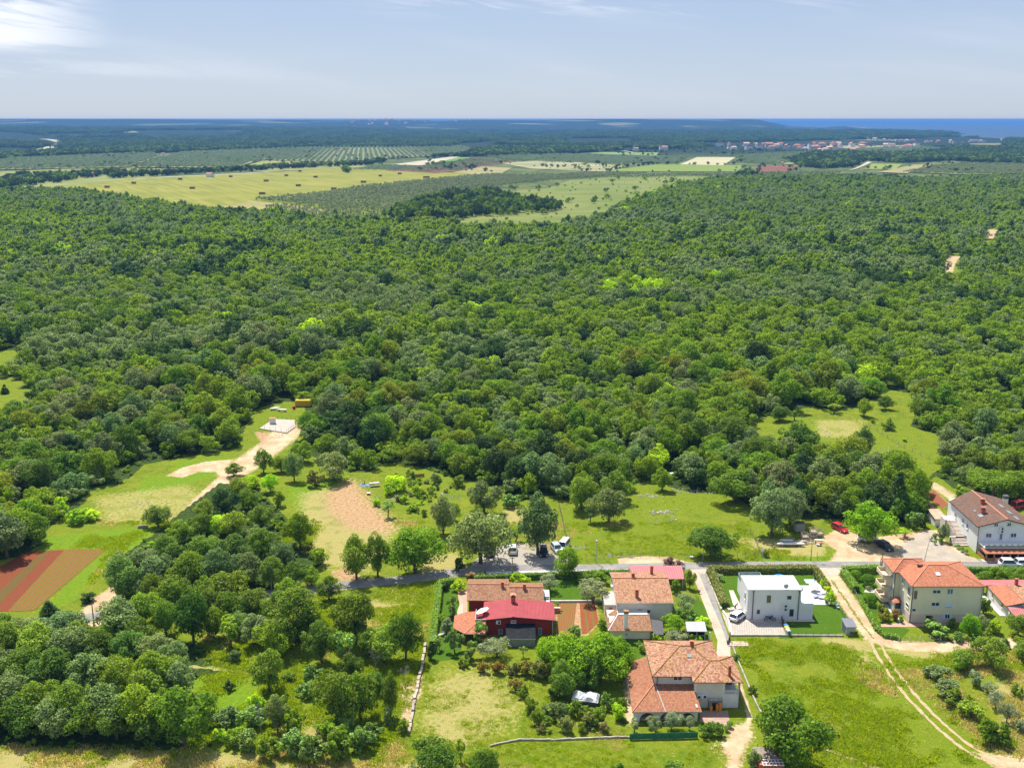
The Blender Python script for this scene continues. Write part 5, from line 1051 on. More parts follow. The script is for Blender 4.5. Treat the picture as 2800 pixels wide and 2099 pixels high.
ROOFW = plain('white_roof_membrane', (.62, .57, .50), .7, .06, .4, dirt=(.46, .40, .33), dirtamt=.5); SKYL = glass('skylight_glass', (.22, .30, .34), .08); STAIRD = plain('dark_slab', (.12, .11, .11), .8, .1)
def building(name, x, y, label, cat='house', rz=0):
    return tag(empty(name, (x, y, 0), rz), label, cat)
class B:
    """a building whose parts are given in world coordinates"""
    def __init__(s, name, x, y, label, cat='house'): s.r = building(name, x, y, label, cat); s.x, s.y = x, y
    def put(s, mb, name, mats, parent=None, smooth=False, label=None):
        p = parent or s.r; px_, py_ = (s.x, s.y)
        mb.V = [(x - px_, y - py_, z) for x, y, z in mb.V]; o = mb.build(name, mats, p, smooth)
        if label: o['label'] = label
        return o
    def win(s, face, c, w, h, style='plain', pane=None, name='window', frame=None, at=None):
        """face 'S' looks at the camera (wall plane y=at), 'W' to the left (x=at); c = (along, z of centre)"""
        fr = frame or FRM; f = .09; m = MB(); hw, hh = w / 2, h / 2
        for a in ((-hw, -hw + f, -hh, hh), (hw - f, hw, -hh, hh), (-hw + f, hw - f, hh - f, hh), (-hw + f, hw - f, -hh, -hh + f)): m.box(a[0], a[1], -.07, .01, a[2], a[3])
        if style in ('double', 'shutters'): m.box(-f * .45, f * .45, -.065, .01, -hh + f, hh - f)
        m.box(-hw - .05, hw + .05, -.12, .0, -hh - .07, -hh)
        loc = (c[0] - s.x, at - s.y, c[1]) if face == 'S' else (at - s.x, c[0] - s.y, c[1])
        o = m.build(name, fr, s.r, loc=loc, rz=0 if face == 'S' else R(-90))
        g = MB().box(-hw + f, hw - f, -.03, .005, -hh + f, hh - f).build('pane', pane or GLS, o)
        if style == 'shutters':
            for q in (-1, 1): MB().box(min(q * hw, q * (hw * 1.95)), max(q * hw, q * (hw * 1.95)), -.10, -.04, -hh, hh).build('shutter', SHUT, o)
        if style == 'closed':
            g.data.materials[0] = SHUT; MB().box(-hw - .02, hw + .02, -.12, -.08, -hh - .02, -hh + .02).build('sill', DZINC, o)
        return o
    def ac(s, face, c, at, n=1):
        m = MB(); m.box(-.45, .45, -.38, -.02, -.32, .32)
        o = s.put_local(m, 'air_conditioner', FRM, (c[0], at, c[1]) if face == 'S' else (at, c[0], c[1]), 0 if face == 'S' else R(-90)); k = MB().tube([(.12, -.40, 0), (.12, -.375, 0)], .25, 12); k.build('fan_grille', DARK, o)
    def put_local(s, mb, name, mat, loc, rz=0, parent=None): return mb.build(name, mat, parent or s.r, loc=(loc[0] - s.x, loc[1] - s.y, loc[2]), rz=rz)
    def chimney(s, x, y, z0, z1, w=.3, mat=None, cap=None, label=None, parent=None):
        m = MB(); m.box(x - w, x + w, y - w * .8, y + w * .8, z0, z1); m.box(x - w * .7, x - w * .5, y - w * .5, y + w * .5, z1, z1 + .25, 0); m.box(x + w * .5, x + w * .7, y - w * .5, y + w * .5, z1, z1 + .25, 0); m.box(x - w * 1.3, x + w * 1.3, y - w * 1.1, y + w * 1.1, z1 + .25, z1 + .34, 1)
        return s.put(m, 'chimney', [mat or BRICKC, cap or T_or], label=label)
def hiproof(m, x0, x1, y0, y1, ze, zr, r0, r1, yr=None, mi=0, ms=1, th=.14):
    yr = (y0 + y1) / 2 if yr is None else yr
    A, Bp, C, D = (x0, y0, ze), (x1, y0, ze), (x1, y1, ze), (x0, y1, ze); P, Q = (r0, yr, zr), (r1, yr, zr)
    m.roof([[A, Bp, Q, P], [Bp, C, Q], [C, D, P, Q], [D, A, P]], th, mi, ms); return [(A, P), (Bp, Q), (C, Q), (D, P), (P, Q)]
def ridge_caps(m, lines, mi=0, r=.11):
    for a, b in lines: m.tube([Vector(a) + Vector((0, 0, .02)), Vector(b) + Vector((0, 0, .02))], r, 6, mi)
CAPM = plain('ridge_tiles', (.30, .16, .04), .9, .4, 3, dirt=(.12, .08, .04), dirtamt=.7); CAPO = plain('orange_ridge_tiles', (.58, .24, .14), .85, .15, 3)
def gutter(b, x, y, z0, z1, mat=None): b.put(MB().cyl(x, y, z0, z1, .07, 8), 'downpipe', mat or DZINC)
def S_(u, v, Y): return RAYY(u, v, Y)
def W_(u, v, X): return RAYX(u, v, X)

# ---- the red house
b = B('red_house', 0, 186, 'red house with a long brown tiled wing and a crimson metal roofed front')
m = MB(); m.xz([(-4.9, 0), (7.6, 0), (7.6, 3.05), (.3, 3.9), (-4.9, 3.05)], 178.0, 184.9); b.put(m, 'wall', REDW)
m = MB(); m.roof([[(-5.6, 177.7, 3.2), (.3, 177.2, 4.12), (.2, 184.9, 4.12), (-5.5, 185.4, 3.2)], [(.3, 177.2, 4.12), (8.2, 177.6, 3.2), (8.2, 185.2, 3.2), (.2, 184.9, 4.12)]], .12, 0, 1)
m.box(.05, .45, 177.25, 184.85, 4.10, 4.16, 0); b.put(m, 'metal_roof', [RED_M, DZINC])
m = MB(); m.box(-8.5, -.7, 186.3, 195.5, 0, 3.0).box(-.7, 6.0, 186.3, 194.0, 0, 3.0); m.yz([(186.3, 3.0), (195.5, 3.0), (190.8, 4.25)], -8.5, -.7); m.yz([(186.3, 3.0), (194, 3.0), (189.5, 4.2)], -.7, 6.0); b.put(m, 'rear_wall', ORW)
b.put(MB().box(-8.52, -4.6, 186.25, 186.3, 0, 2.98), 'red_wall_facing', REDW)  # thin red plaster facing over the left part of the orange rear wall
m = MB(); m.roof([[(-8.9, 186.1, 3.1), (-.65, 186.0, 3.1), (-.65, 190.7, 4.4), (-9.0, 190.8, 4.4)], [(-9.0, 190.8, 4.4), (-.65, 190.7, 4.4), (-.65, 196.0, 3.1), (-9.1, 195.9, 3.1)]], .16)
m.roof([[(-.645, 186.0, 3.06), (6.35, 185.7, 3.06), (6.25, 189.4, 4.36), (-.645, 189.45, 4.36)], [(-.645, 189.45, 4.36), (6.25, 189.4, 4.36), (6.3, 194.3, 3.06), (-.645, 194.3, 3.06)]], .16)
m.tube([(-9, 190.8, 4.42), (-.7, 190.7, 4.42)], .12, 6, 2); m.tube([(-.6, 189.45, 4.4), (6.25, 189.4, 4.4)], .12, 6, 2); b.put(m, 'tiled_roof', [T_brown, DZINC, CAPO])
b.chimney(-1.9, 189.9, 4.0, 5.0, .28); b.chimney(2.5, 189.0, 4.0, 4.95, .28); b.chimney(.25, 183.3, 3.9, 5.3, .42, label='double brick chimney with peaked tile cap'); b.put(MB().roof([[(-.3, 182.8, 5.7), (.25, 182.8, 5.95), (.25, 183.8, 5.95), (-.3, 183.8, 5.7)], [(.25, 182.8, 5.95), (.8, 182.8, 5.7), (.8, 183.8, 5.7), (.25, 183.8, 5.95)]], .08), 'chimney_cap', [CAPO, BRICKC])
m = MB(); m.roof([[(-11.1, 176.6, 2.15), (-8.8, 174.3, 2.15), (-8.9, 181.9, 2.75), (-11.1, 181.2, 2.35)], [(-8.8, 174.3, 2.15), (-6.8, 177.2, 2.75), (-6.8, 181.9, 2.95), (-8.9, 181.9, 2.75)], [(-8.8, 174.3, 2.15), (-5.0, 174.2, 2.15), (-5.0, 177.8, 2.95), (-6.8, 177.2, 2.75)]], .14)
m.tube([(-8.8, 174.3, 2.18), (-6.8, 177.2, 2.8)], .09, 6, 2); b.put(m, 'canopy_roof', [T_or, ZINC, CAPO])
m = MB()
for x, y in ((-10.8, 176.9), (-8.7, 174.7), (-5.3, 174.6), (-10.7, 181)): m.box(x - .12, x + .12, y - .12, y + .12, 0, 2.1)
m.box(-8.6, -5.1, 177.5, 177.7, 0, 2.3, 0); b.put(m, 'canopy_post', REDW)
m = MB(); m.box(-6.9, -5.0, 177.9, 182.0, 0, 2.5, 0).box(-6.95, -6.85, 177.9, 182.05, 2.5, 3.3, 1).box(-6.9, -5.0, 177.85, 177.95, 2.5, 3.3, 1); b.put(m, 'balcony', [REDW, ZINC])
b.win('S', (S_(1404, 1699, 178)[0], 2.75), 1.0, .62, 'plain', plain('pink_blind', (.50, .22, .24), .8), at=177.98); b.ac('S', (S_(1363, 1697, 178)[0], 2.72), 178.0)
b.win('S', (S_(1369, 1740, 178)[0], .7), .85, .9, 'plain', GLB, at=177.98, frame=plain('blue_frame', (.30, .42, .5), .6)); b.win('S', (5.35, .8), .75, 1.3, 'plain', GLB, 'door', MATS['blue_frame'], 177.98)
gutter(b, -4.95, 177.9, 0, 3.1, ZINC); gutter(b, 7.7, 177.9, 0, 3.1, ZINC)
for i in range(7): b.put(MB().box(6.35, 7.5, 186.6 + i * .75, 187.4 + i * .75, 0, .22 * (i + 1)), 'step', STAIRD if i % 2 else WHITE)
m = MB(); m.box(7.45, 7.6, 186.6, 192, 0, .5).box(6.3, 7.6, 191.9, 194, 0, 1.6).tube([(7.5, 192, 2.4), (7.5, 186.6, 1.0)], .04, 5); b.put(m, 'stair_wall', WHITE)
m = MB(); m.box(7.6, 9.5, 187.0, 187.25, 0, 1.0).box(7.6, 9.6, 186.95, 187.3, 1.0, 1.08, 1); b.put(m, 'parapet', [ORW, WHITE])
b = B('lean_to_shed', 1.6, 174.5, 'grey lean-to with a black sloping roof against the red wall', 'shed')
m = MB(); m.yz([(173.4, 0), (177.9, 0), (177.9, 2.2), (173.4, 1.55)], -1.0, 4.3); b.put(m, 'wall', CONCW)
b.put(MB().roof([[(-1.15, 173.2, 1.68), (4.4, 173.2, 1.68), (4.4, 177.9, 2.42), (-1.15, 177.9, 2.42)]], .1), 'roof', [plain('black_bitumen', (.022, .024, .026), 1, .4, 1, .1), FRM])
# ---- the cream house
b = B('cream_house', 25.7, 189.5, 'cream two-storey house under an orange mottled tile roof with a long low annex')
m = MB(); m.yz([(183.3, 0), (196.2, 0), (196.2, 4.1), (190.6, 5.35), (183.3, 4.1)], 20.5, 31.0); b.put(m, 'wall', CREAMW)
m = MB(); m.roof([[(20.15, 182.8, 4.25), (31.4, 182.8, 4.25), (31.4, 190.8, 5.68), (20.15, 190.8, 5.68)], [(20.15, 190.8, 5.68), (31.4, 190.8, 5.68), (31.4, 196.6, 4.35), (20.15, 196.6, 4.35)]], .2)
m.tube([(20.15, 190.8, 5.72), (31.4, 190.8, 5.72)], .13, 6, 2)
for x in (20.1, 31.4): m.box(x - .06, x + .06, 182.75, 182.85, 4.0, 4.25, 1)
b.put(m, 'roof', [T_cream, SHUT, CAPO]); b.chimney(24.4, 191.2, 5.2, 6.3, .3); b.chimney(24.4, 184.6, 4.3, 5.9, .3); b.chimney(28.6, 194.6, 4.6, 6.3, .28)
for u in (1749, 1774): b.win('S', (S_(u, 1670, 183.3)[0], S_(u, 1670, 183.3)[1]), .75, .72, 'plain', GLB if u < 1760 else GLS, at=183.28, frame=DZINC if u < 1760 else CREAMW)
gutter(b, 20.45, 183.1, 0, 4.2, ZINC); gutter(b, 31.1, 183.1, 0, 4.2, SHUT)
m = MB(); m.yz([(176.4, 0), (180.4, 0), (180.4, 2.65), (176.4, 1.8)], 18.6, 26.1).box(18.4, 26.2, 180.3, 183.3, 0, 2.5); b.put(m, 'annex_wall', CREAMW, label='low white washed annex wall')
m = MB(); m.roof([[(18.1, 175.9, 1.92), (26.4, 175.9, 1.92), (26.4, 180.5, 2.85), (20.3, 180.5, 2.85)], [(18.1, 175.9, 1.92), (20.3, 180.5, 2.85), (20.3, 183.0, 2.9), (17.9, 180.9, 2.4)]], .16); m.box(20.3, 26.4, 180.5, 180.65, 2.8, 2.95, 1); m.tube([(18.1, 175.9, 1.96), (20.3, 180.5, 2.9)], .1, 6, 2); b.put(m, 'annex_roof', [T_brown, ZINC, FRM])
m = MB(); m.box(21.1, 21.8, 176.4, 177.0, 1.6, 5.2).box(20.98, 21.92, 176.3, 177.1, 5.2, 5.7, 1); b.put(m, 'chimney', [WHITE, T_cream], label='tall white chimney with a tiled cap')
b.win('S', (S_(1713, 1735, 176.4)[0], .95), .5, .5, 'plain', at=176.38)
m = MB(); m.box(18.3, 20.5, 185.3, 191.2, 0, 2.5).box(18.2, 20.6, 185.2, 191.3, 2.5, 2.6, 1); b.put(m, 'side_porch', [PINKW, plain('grey_slab', (.40, .38, .35), .9, .15, 1)]); b.win('S', (19.4, 1.2), .9, 1.9, 'plain', BRICKC, 'door', PINKW, 185.28)
b.win('W', (193.6, 3.2), .6, .8, 'plain', at=20.48); b.ac('W', (192.2, 3.1), 20.45)
b = B('lean_to_awning', 27.4, 177.5, 'dark flat awning between annex and lemon tree', 'awning')
b.put(MB().roof([[(26.5, 175.0, 1.75), (28.3, 174.8, 1.7), (28.9, 179.6, 2.05), (26.6, 180.2, 2.1)]], .1), 'roof', [plain('dark_felt', (.09, .085, .09), .85, .2, 1), DZINC]); m = MB()
for x, y in ((26.7, 175.3), (28.1, 175.1), (28.6, 179.3)): m.cyl(x, y, 0, 1.75, .06, 6)
b.put(m, 'post', DZINC)
b = B('carport', 30.5, 200, 'red corrugated metal carport roof along the road behind the cream house', 'carport')
b.put(MB().roof([[(25.2, 197.8, 2.25), (35.9, 197.8, 2.25), (36.3, 203.6, 2.65), (25.0, 203.4, 2.65)]], .08), 'roof', [RED_M2, RED_M2])
for x, y in ((25.5, 198.2), (30.6, 198.2), (35.7, 198.2), (25.4, 203), (35.9, 203)): b.put(MB().cyl(x, y, 0, 2.3, .07, 8), 'post', FRM)
b = B('tool_shelter', 34.8, 177.5, 'small grey sheet metal shelter with a pale roof beside the lane', 'shed')
b.put(MB().roof([[(32.8, 175.8, 1.9), (36.6, 175.7, 1.9), (36.8, 179.1, 2.2), (33.1, 179.1, 2.2)]], .07), 'roof', [ribbed('pale_sheet', (.40, .40, .42), .2, .5), ZINC])
m = MB(); m.box(33.2, 33.3, 176, 179, 0, 1.85).box(36.3, 36.4, 176, 179, 0, 1.85).box(33.3, 36.3, 178.7, 178.8, 0, 1.9); b.put(m, 'side_wall', ribbed('grey_sheet', (.28, .28, .30), .2, .6))
m = MB()
for x in (33.2, 34.8, 36.3): m.box(x - .05, x + .05, 175.95, 176.05, 0, 1.85)
m.box(33.2, 36.3, 175.95, 176.03, .85, .92); b.put(m, 'front_frame', ZINC)
# ---- the villa with the arcade
b = B('villa', 29.5, 157, 'villa with lichened hipped tile roofs and an arcade veranda', 'house')
m = MB(); m.box(23.9, 35.1, 154.7, 165.8, 0, 4.95); b.put(m, 'wall', CREAMW)
m = MB(); m.box(30.4, 35.3, 152.9, 160.5, 0, 4.85).box(35.3, 37.7, 153.3, 160.5, 0, 2.5); b.put(m, 'wing_wall', CREAMW)
m = MB(); ln = hiproof(m, 23.4, 35.6, 154.1, 166.3, 5.1, 6.95, 29.0, 30.9, 161.0); ridge_caps(m, ln, 2); b.put(m, 'roof', [T_villa, DZINC, CAPM])
m = MB(); ln = hiproof(m, 29.9, 38.2, 152.4, 161.0, 5.0, 6.15, 33.7, 35.1, 157.4); ridge_caps(m, ln, 2); b.put(m, 'wing_roof', [T_villa, DZINC, CAPM])
b.chimney(31.1, 161.2, 6.5, 7.5, .3); b.chimney(36.2, 153.9, 5.2, 6.9, .22)
sk = b.put(MB().box(-.3, .3, -.35, .35, -.05, .08).add([], []), 'skylight', SKYL); sk.location = (30.2 - 29.5, 158.6 - 157, 6.38); sk.rotation_euler.x = math.atan2(1.85, 6.9); sk.data.transform(Matrix.Translation((29.5, 157, 0)))
m = MB(); x0, x1, yf = 19.9, 30.2, 148.8
prof = [(x0, 0)]
pl = (x1 - x0)
for k in range(3):
    a0 = x0 + .9 + k * 3.25; r = 1.25
    prof += [(a0, 0)] + [(a0 + r - r * math.cos(q), .35 + r * math.sin(q)) for q in [math.pi * j / 12 for j in range(13)]] + [(a0 + 2 * r, 0)]
prof += [(x1, 0), (x1, 1.95), (x0, 1.95)]
# arcade wall: built as slices so that the arches are real openings
m = MB(); sl = sorted(set([x0, x1] + [x0 + .9 + k * 3.25 + 1.25 - 1.25 * math.cos(math.pi * j / 12) for k in range(3) for j in range(13)]))
def archz(x):
    for k in range(3):
        c = x0 + .9 + k * 3.25 + 1.25
        if abs(x - c) < 1.25 - 1e-6: return .35 + math.sqrt(max(0, 1.25 ** 2 - (x - c) ** 2))
    return 0
for a, c in zip(sl[:-1], sl[1:]):
    mid = (a + c) / 2; op = archz(mid) > 0
    za, zc = (max(archz(a), .35), max(archz(c), .35)) if op else (0, 0)
    m.xz([(a, za), (c, zc), (c, 1.95), (a, 1.95)], yf, yf + .35)
b.put(m, 'arcade_wall', WHITE)
m = MB(); m.box(19.9, 20.25, 149.2, 162.5, 0, 1.95).box(30.0, 30.25, 149.2, 152.6, 0, 2.4); b.put(m, 'veranda_side_wall', CREAMW)
m = MB(); m.roof([[(19.5, 148.3, 2.05), (30.8, 148.4, 2.05), (30.4, 154.7, 3.35), (23.8, 154.7, 3.35)], [(19.5, 148.3, 2.05), (23.8, 154.7, 3.35), (23.6, 163.9, 3.35), (20.0, 163.0, 2.35)]], .16); m.tube([(19.5, 148.3, 2.1), (23.8, 154.7, 3.42)], .11, 6, 2); m.tube([(24.9, 148.35, 2.1), (23.95, 154.7, 3.44)], .07, 6, 1); b.put(m, 'veranda_roof', [T_porch, ZINC, CAPO])
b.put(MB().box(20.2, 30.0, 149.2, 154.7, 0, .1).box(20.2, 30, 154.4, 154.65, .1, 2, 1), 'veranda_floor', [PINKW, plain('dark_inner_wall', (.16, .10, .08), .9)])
b.win('S', (27.75, 4.42), 1.5, .78, 'double', at=154.68); b.win('S', (30.1, 4.45), .6, .7, 'plain', at=154.68); b.ac('S', (31.9, 2.25), 152.9); b.ac('S', (30.95, 2.2), 152.9)
m = MB(); m.box(32.7, 34.9, 152.3, 152.9, 0, 1.7).box(32.6, 35.0, 152.2, 152.85, 1.7, 1.8, 1).box(33.2, 33.9, 152.25, 152.32, 0, 1.3, 2); b.put(m, 'outdoor_oven', [CONCW, STONEW, DARK])
for i, x in enumerate((33.0, 34.0, 34.5)): b.put(MB().box(x - .2, x + .2, 151.7, 152.1, 0, .9 + .3 * i), 'orange_board', plain(f'orange_paint', (.75, .24, .02), .6) if 'orange_paint' not in MATS else MATS['orange_paint'])
m = MB(); m.box(35.3, 37.7, 152.9, 153.3, 0, 2.5).box(35.35, 37.7, 152.8, 152.95, 3.15, 3.25)
for i in range(10): m.cyl(35.5 + i * .235, 152.88, 2.5, 3.15, .06, 6)
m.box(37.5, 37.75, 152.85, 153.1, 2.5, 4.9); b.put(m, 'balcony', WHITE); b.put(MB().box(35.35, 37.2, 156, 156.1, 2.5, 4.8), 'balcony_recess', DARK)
m = MB()
for x in (30.42, 35.15):
    for i in range(14): m.box(x - (.14 if i % 2 else .22), x + (.14 if i % 2 else .22), 152.87, 152.92, i * .35, i * .35 + .33)
b.put(m, 'quoins', WHITE); gutter(b, 37.75, 152.7, 0, 4.9); gutter(b, 24.3, 154.5, 3, 5.0)
# ---- the white cube house
b = B('modern_house', 52, 188, 'white flat-roofed cube house with a roof terrace and black downpipes')
m = MB(); m.box(46.0, 56.4, 184.1, 190.5, 0, 6.2); b.put(m, 'wall', WHITE); m = MB(); m.box(46.9, 51.4, 190.5, 197, 0, 3.1); b.put(m, 'rear_wall', WHITE)
m = MB(); m.box(45.95, 56.45, 184.05, 184.3, 6.2, 6.42).box(45.95, 56.45, 190.3, 190.55, 6.2, 6.42).box(45.95, 46.2, 184.3, 190.3, 6.2, 6.42).box(56.2, 56.45, 184.3, 190.3, 6.2, 6.42)
for i in range(18): m.box(46.1 + i * .6, 46.2 + i * .6, 184.0, 184.12, 6.40, 6.47, 0)
b.put(m, 'parapet', FRM); b.put(MB().box(46.2, 56.2, 184.3, 190.3, 6.2, 6.3), 'roof_deck', ROOFW)
m = MB(); m.box(46.9, 47.0, 190.6, 197, 3.1, 4.1).box(46.9, 51.4, 196.9, 197, 3.1, 4.1).box(51.3, 51.4, 190.6, 196.9, 3.1, 4.1); b.put(m, 'glass_rail', glass('rail_glass', (.25, .33, .33)))
b.put(MB().box(47, 51.3, 190.6, 196.9, 3.1, 3.18), 'terrace_deck', CONCW)
m = MB(); m.box(56.4, 58.9, 184.12, 191.6, 0, 2.7); b.put(m, 'side_wall', WHITE); m = MB(); m.box(58.72, 58.92, 184.1, 191.6, 2.7, 3.5).box(56.4, 58.72, 184.1, 184.3, 2.7, 3.5).box(56.4, 58.7, 191.4, 191.6, 2.7, 3.5); b.put(m, 'terrace_parapet', FRM)
def wp(x, y): return S_(1950 + x / 4.738, 1450 + y / 4.738, 184.1)
for (px_, py_, w, h, st, nm) in ((721, 884, 1.0, 1.75, 'plain', 'window'), (986, 865, 1.0, .95, 'plain', 'window'), (585, 1048, .78, 1.1, 'plain', 'window'), (1014, 1062, 1.0, 1.75, 'plain', 'door')):
    x, z = wp(px_, py_); b.win('S', (x, z), w, h, st, at=184.08, name=nm, pane=glass('bronze_glass', (.13, .11, .07)) if px_ == 721 else GLS)
for px_ in (527, 1120):
    x, z = wp(px_ - 3, 800); m = MB(); m.cyl(x, 184.0, 0, 5.95, .09, 8).box(x - .16, x + .16, 183.88, 184.1, 5.95, 6.2); b.put(m, 'downpipe', DZINC)
x, z = wp(927, 970); b.ac('S', (x, z + .05), 184.1); b.ac('S', (x, z - .68), 184.1)
m = MB(); m.tube([(x + .1, 184.6, 6.3), (x + .1, 184.6, 6.9)], .04, 6); k = len(m.V); m.dome((0, 0, 0), .5, .5, .16, 0, 14, 4); M_ = Matrix.Translation((x + .1, 184.4, 7.0)) @ Matrix.Rotation(R(70), 4, 'X')
m.V[k:] = [tuple(M_ @ Vector(v)) for v in m.V[k:]]; b.put(m, 'satellite_dish', ZINC)
b.win('W', (186.2, 4.1), .7, 1.5, 'plain', at=45.98); b.win('W', (184.8, 1.1), .5, .9, 'plain', at=45.98)
# ---- the yellow apartment house
b = B('apartment_house', 84, 188, 'pale yellow three-storey apartment house with an orange hipped roof and rounded balconies')
m = MB(); m.box(77.4, 91.0, 182.9, 193.4, 1.75, 7.75).box(76.3, 83.5, 189.1, 195.0, 1.75, 7.75); b.put(m, 'wall', YELW)
m = MB(); m.box(77.36, 80.6, 182.86, 193.4, 0, 1.75).box(82.0, 91.04, 182.86, 193.4, 0, 1.75).box(80.6, 82.0, 185.5, 193.4, 0, 1.75).box(76.27, 83.5, 189.06, 195.03, 0, 1.75); b.put(m, 'plinth_wall', PINKW)
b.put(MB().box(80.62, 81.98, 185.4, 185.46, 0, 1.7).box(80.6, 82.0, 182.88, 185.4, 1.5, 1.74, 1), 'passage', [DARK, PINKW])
m = MB(); ln = hiproof(m, 76.9, 91.3, 182.4, 194.0, 7.9, 10.0, 82.0, 85.6, 187.6); ln2 = hiproof(m, 75.7, 84.0, 188.75, 195.5, 7.86, 9.55, 78.6, 80.6, 191.6); ridge_caps(m, ln + ln2, 2); b.put(m, 'roof', [T_or, DZINC, CAPO])
sk = MB().box(-.4, .4, -.4, .4, -.05, .1).build('skylight', FRM, b.r, loc=(83.1 - 84, 185.3 - 188, 9.13)); sk.rotation_euler.x = math.atan2(2.1, 5.2)
def we(x, y): return S_(2380 + x / 6.91, 1500 + y / 6.91, 182.9)
for (px_, py_, w, h, st, pn) in ((850, 865, .85, 1.95, 'plain', MATS['bronze_glass']), (1250, 805, 1.6, .8, 'double', GLS), (1505, 803, 1.15, 1.15, 'double', GLB), (1225, 1040, 1.6, .85, 'double', GLS), (1475, 1040, 1.15, 1.2, 'closed', GLS), (820, 1150, .8, .65, 'plain', GLS), (1450, 1270, 1.0, 1.0, 'shutters', GLS)):
    x, z = we(px_, py_); b.win('S', (x, z), w, h, st, pn, at=182.86)
for y, z, w, h, st in ((184.2, 6.0, 1.3, 1.9, 'double'), (184.4, 3.0, 1.4, .8, 'plain'), (187.6, 6.6, .9, 1.1, 'shutters'), (187.3, 4.2, .9, 1.5, 'closed'), (187.4, 1.7, .9, 1.1, 'shutters')): b.win('W', (y, z), w, h, st, at=77.38)
for y, z in ((190.0, 6.6), (190.2, 3.9), (190.0, 1.6)): b.win('W', (y, z), .9, 1.2, 'shutters', at=76.26)
for z in (5.55, 2.95, .6):
    m = MB(); m.box(74.6, 76.3, 190.5, 194.6, z, z + .15).box(74.5, 74.65, 190.8, 194.3, z + .15, z + .95).box(74.8, 76.3, 190.45, 190.6, z + .15, z + .95).box(74.8, 76.3, 194.5, 194.65, z + .15, z + .95).prism([(74.5, 190.8), (74.8, 190.45), (74.85, 190.6), (74.65, 190.85)], z + .15, z + .95).prism([(74.5, 194.3), (74.65, 194.25), (74.85, 194.5), (74.8, 194.65)], z + .15, z + .95); b.put(m, 'balcony', plain('beige_balcony', (.68, .55, .38), .85, .05) if z > 5 else MATS['beige_balcony'])
m = MB(); m.box(75.9, 76.2, 187.4, 188.7, 0, 1.9).box(76.2, 77.4, 187.3, 187.4, 0, .7).box(76.0, 76.1, 187.3, 187.4, 0, 1.9); b.put(m, 'entrance_porch', FRM); b.put(MB().roof([[(75.7, 187.1, 2.0), (77.4, 187.1, 2.25), (77.4, 188.3, 2.9), (76.7, 188.7, 2.6)], [(75.7, 187.1, 2.0), (76.7, 188.7, 2.6), (75.8, 189.0, 2.1)]], .08), 'porch_roof', [T_or, DZINC])
b.put(MB().box(76.25, 77.3, 187.38, 187.43, .7, 1.8), 'porch_window', GLS); gutter(b, 77.5, 182.75, 0, 7.8); gutter(b, 90.95, 182.75, 0, 7.8, ZINC); gutter(b, 76.3, 188.95, 0, 7.8)
m = MB(); m.tube([(81.2, 188.9, 9.4), (81.2, 188.9, 10.9)], .03, 5).tube([(80.7, 188.9, 10.8), (81.8, 188.9, 10.8)], .02, 4); b.put(m, 'aerial', ZINC)
k = MB().dome((0, 0, 0), .6, .6, .35, 0, 12, 4).build('satellite_dish', DZINC, b.r, loc=(80.7 - 84, 188.4 - 188, 9.7)); k.rotation_euler.x = R(160)
# ---- the white guest house
b = B('guest_house', 111, 224, 'big white guest house with a brown gabled roof and outside stairs', 'house')
m = MB(); m.xz([(105.0, 0), (117.2, 0), (117.2, 6.5), (111, 8.15), (105.0, 6.5)], 216.0, 232.8); b.put(m, 'wall', WHITE)
m = MB(); m.roof([[(104.4, 215.5, 6.6), (110.9, 215.5, 8.36), (110.9, 234.2, 8.36), (104.6, 231.6, 6.6)], [(110.9, 215.5, 8.36), (117.9, 215.5, 6.5), (117.9, 233.6, 6.5), (110.9, 234.2, 8.36)]], .22); m.tube([(110.9, 215.5, 8.4), (110.9, 234.2, 8.4)], .14, 6, 2); b.put(m, 'roof', [T_dark, BLACKM, CAPO])
b.chimney(108.0, 221.3, 7.3, 8.7, .42); b.chimney(109.9, 226.0, 7.9, 9.0, .42)
def wf(x, y): return S_(2540 + x / 6.908, 1320 + y / 6.908, 216.0)
for (px_, py_, w, h) in ((1268, 788, .95, .85), (1515, 782, .95, .85), (1128, 988, 1.3, 1.05), (1595, 985, 1.35, 1.05)): x, z = wf(px_, py_); b.win('S', (x, z), w, h, 'double', at=215.97)
x, z = wf(1358, 1010); b.win('S', (x, z), .75, 1.6, 'plain', GLB, 'door', at=215.97); x, z = wf(1365, 860); b.ac('S', (x, z + .05), 216.0); b.ac('S', (x, z - .6), 216.0)
def wl(x, y): return W_(2540 + x / 6.908, 1320 + y / 6.908, 105.0)
for (px_, py_, w, h, st) in ((507, 605, 1.1, 1.1, 'double'), (645, 720, 1.2, 1.1, 'double'), (730, 815, 1.0, 1.1, 'plain'), (570, 930, 1.3, 1.2, 'double'), (692, 1030, 1.0, 1.3, 'double')):
    y, z = wl(px_, py_); b.win('W', (y, z), w, h, st, at=104.97)
for yy, zz, w, h, a_ in ((220.2, 7.2, .9, 1.4, -1), (223.2, 7.25, .5, .6, -1), (218.5, 7.6, .7, 2.0, 1), (222, 7.6, .7, 2.0, 1), (226, 7.6, .7, 2.0, 1)):
    xx = 107.0 if a_ < 0 else 114.4; sl_ = math.atan2(1.76, 6.5); zz = 6.6 + (xx - 104.4) * .271 + .03 if a_ < 0 else 8.36 - (xx - 110.9) * .266 + .03
    o = MB().box(-w / 2, w / 2, -h / 2, h / 2, -.04, .1).build('skylight', SKYL, b.r, loc=(xx - 111, yy - 224, zz)); o.rotation_euler.y = -sl_ if a_ < 0 else sl_
gutter(b, 104.9, 215.9, 0, 6.5); x, z = wf(990, 900)
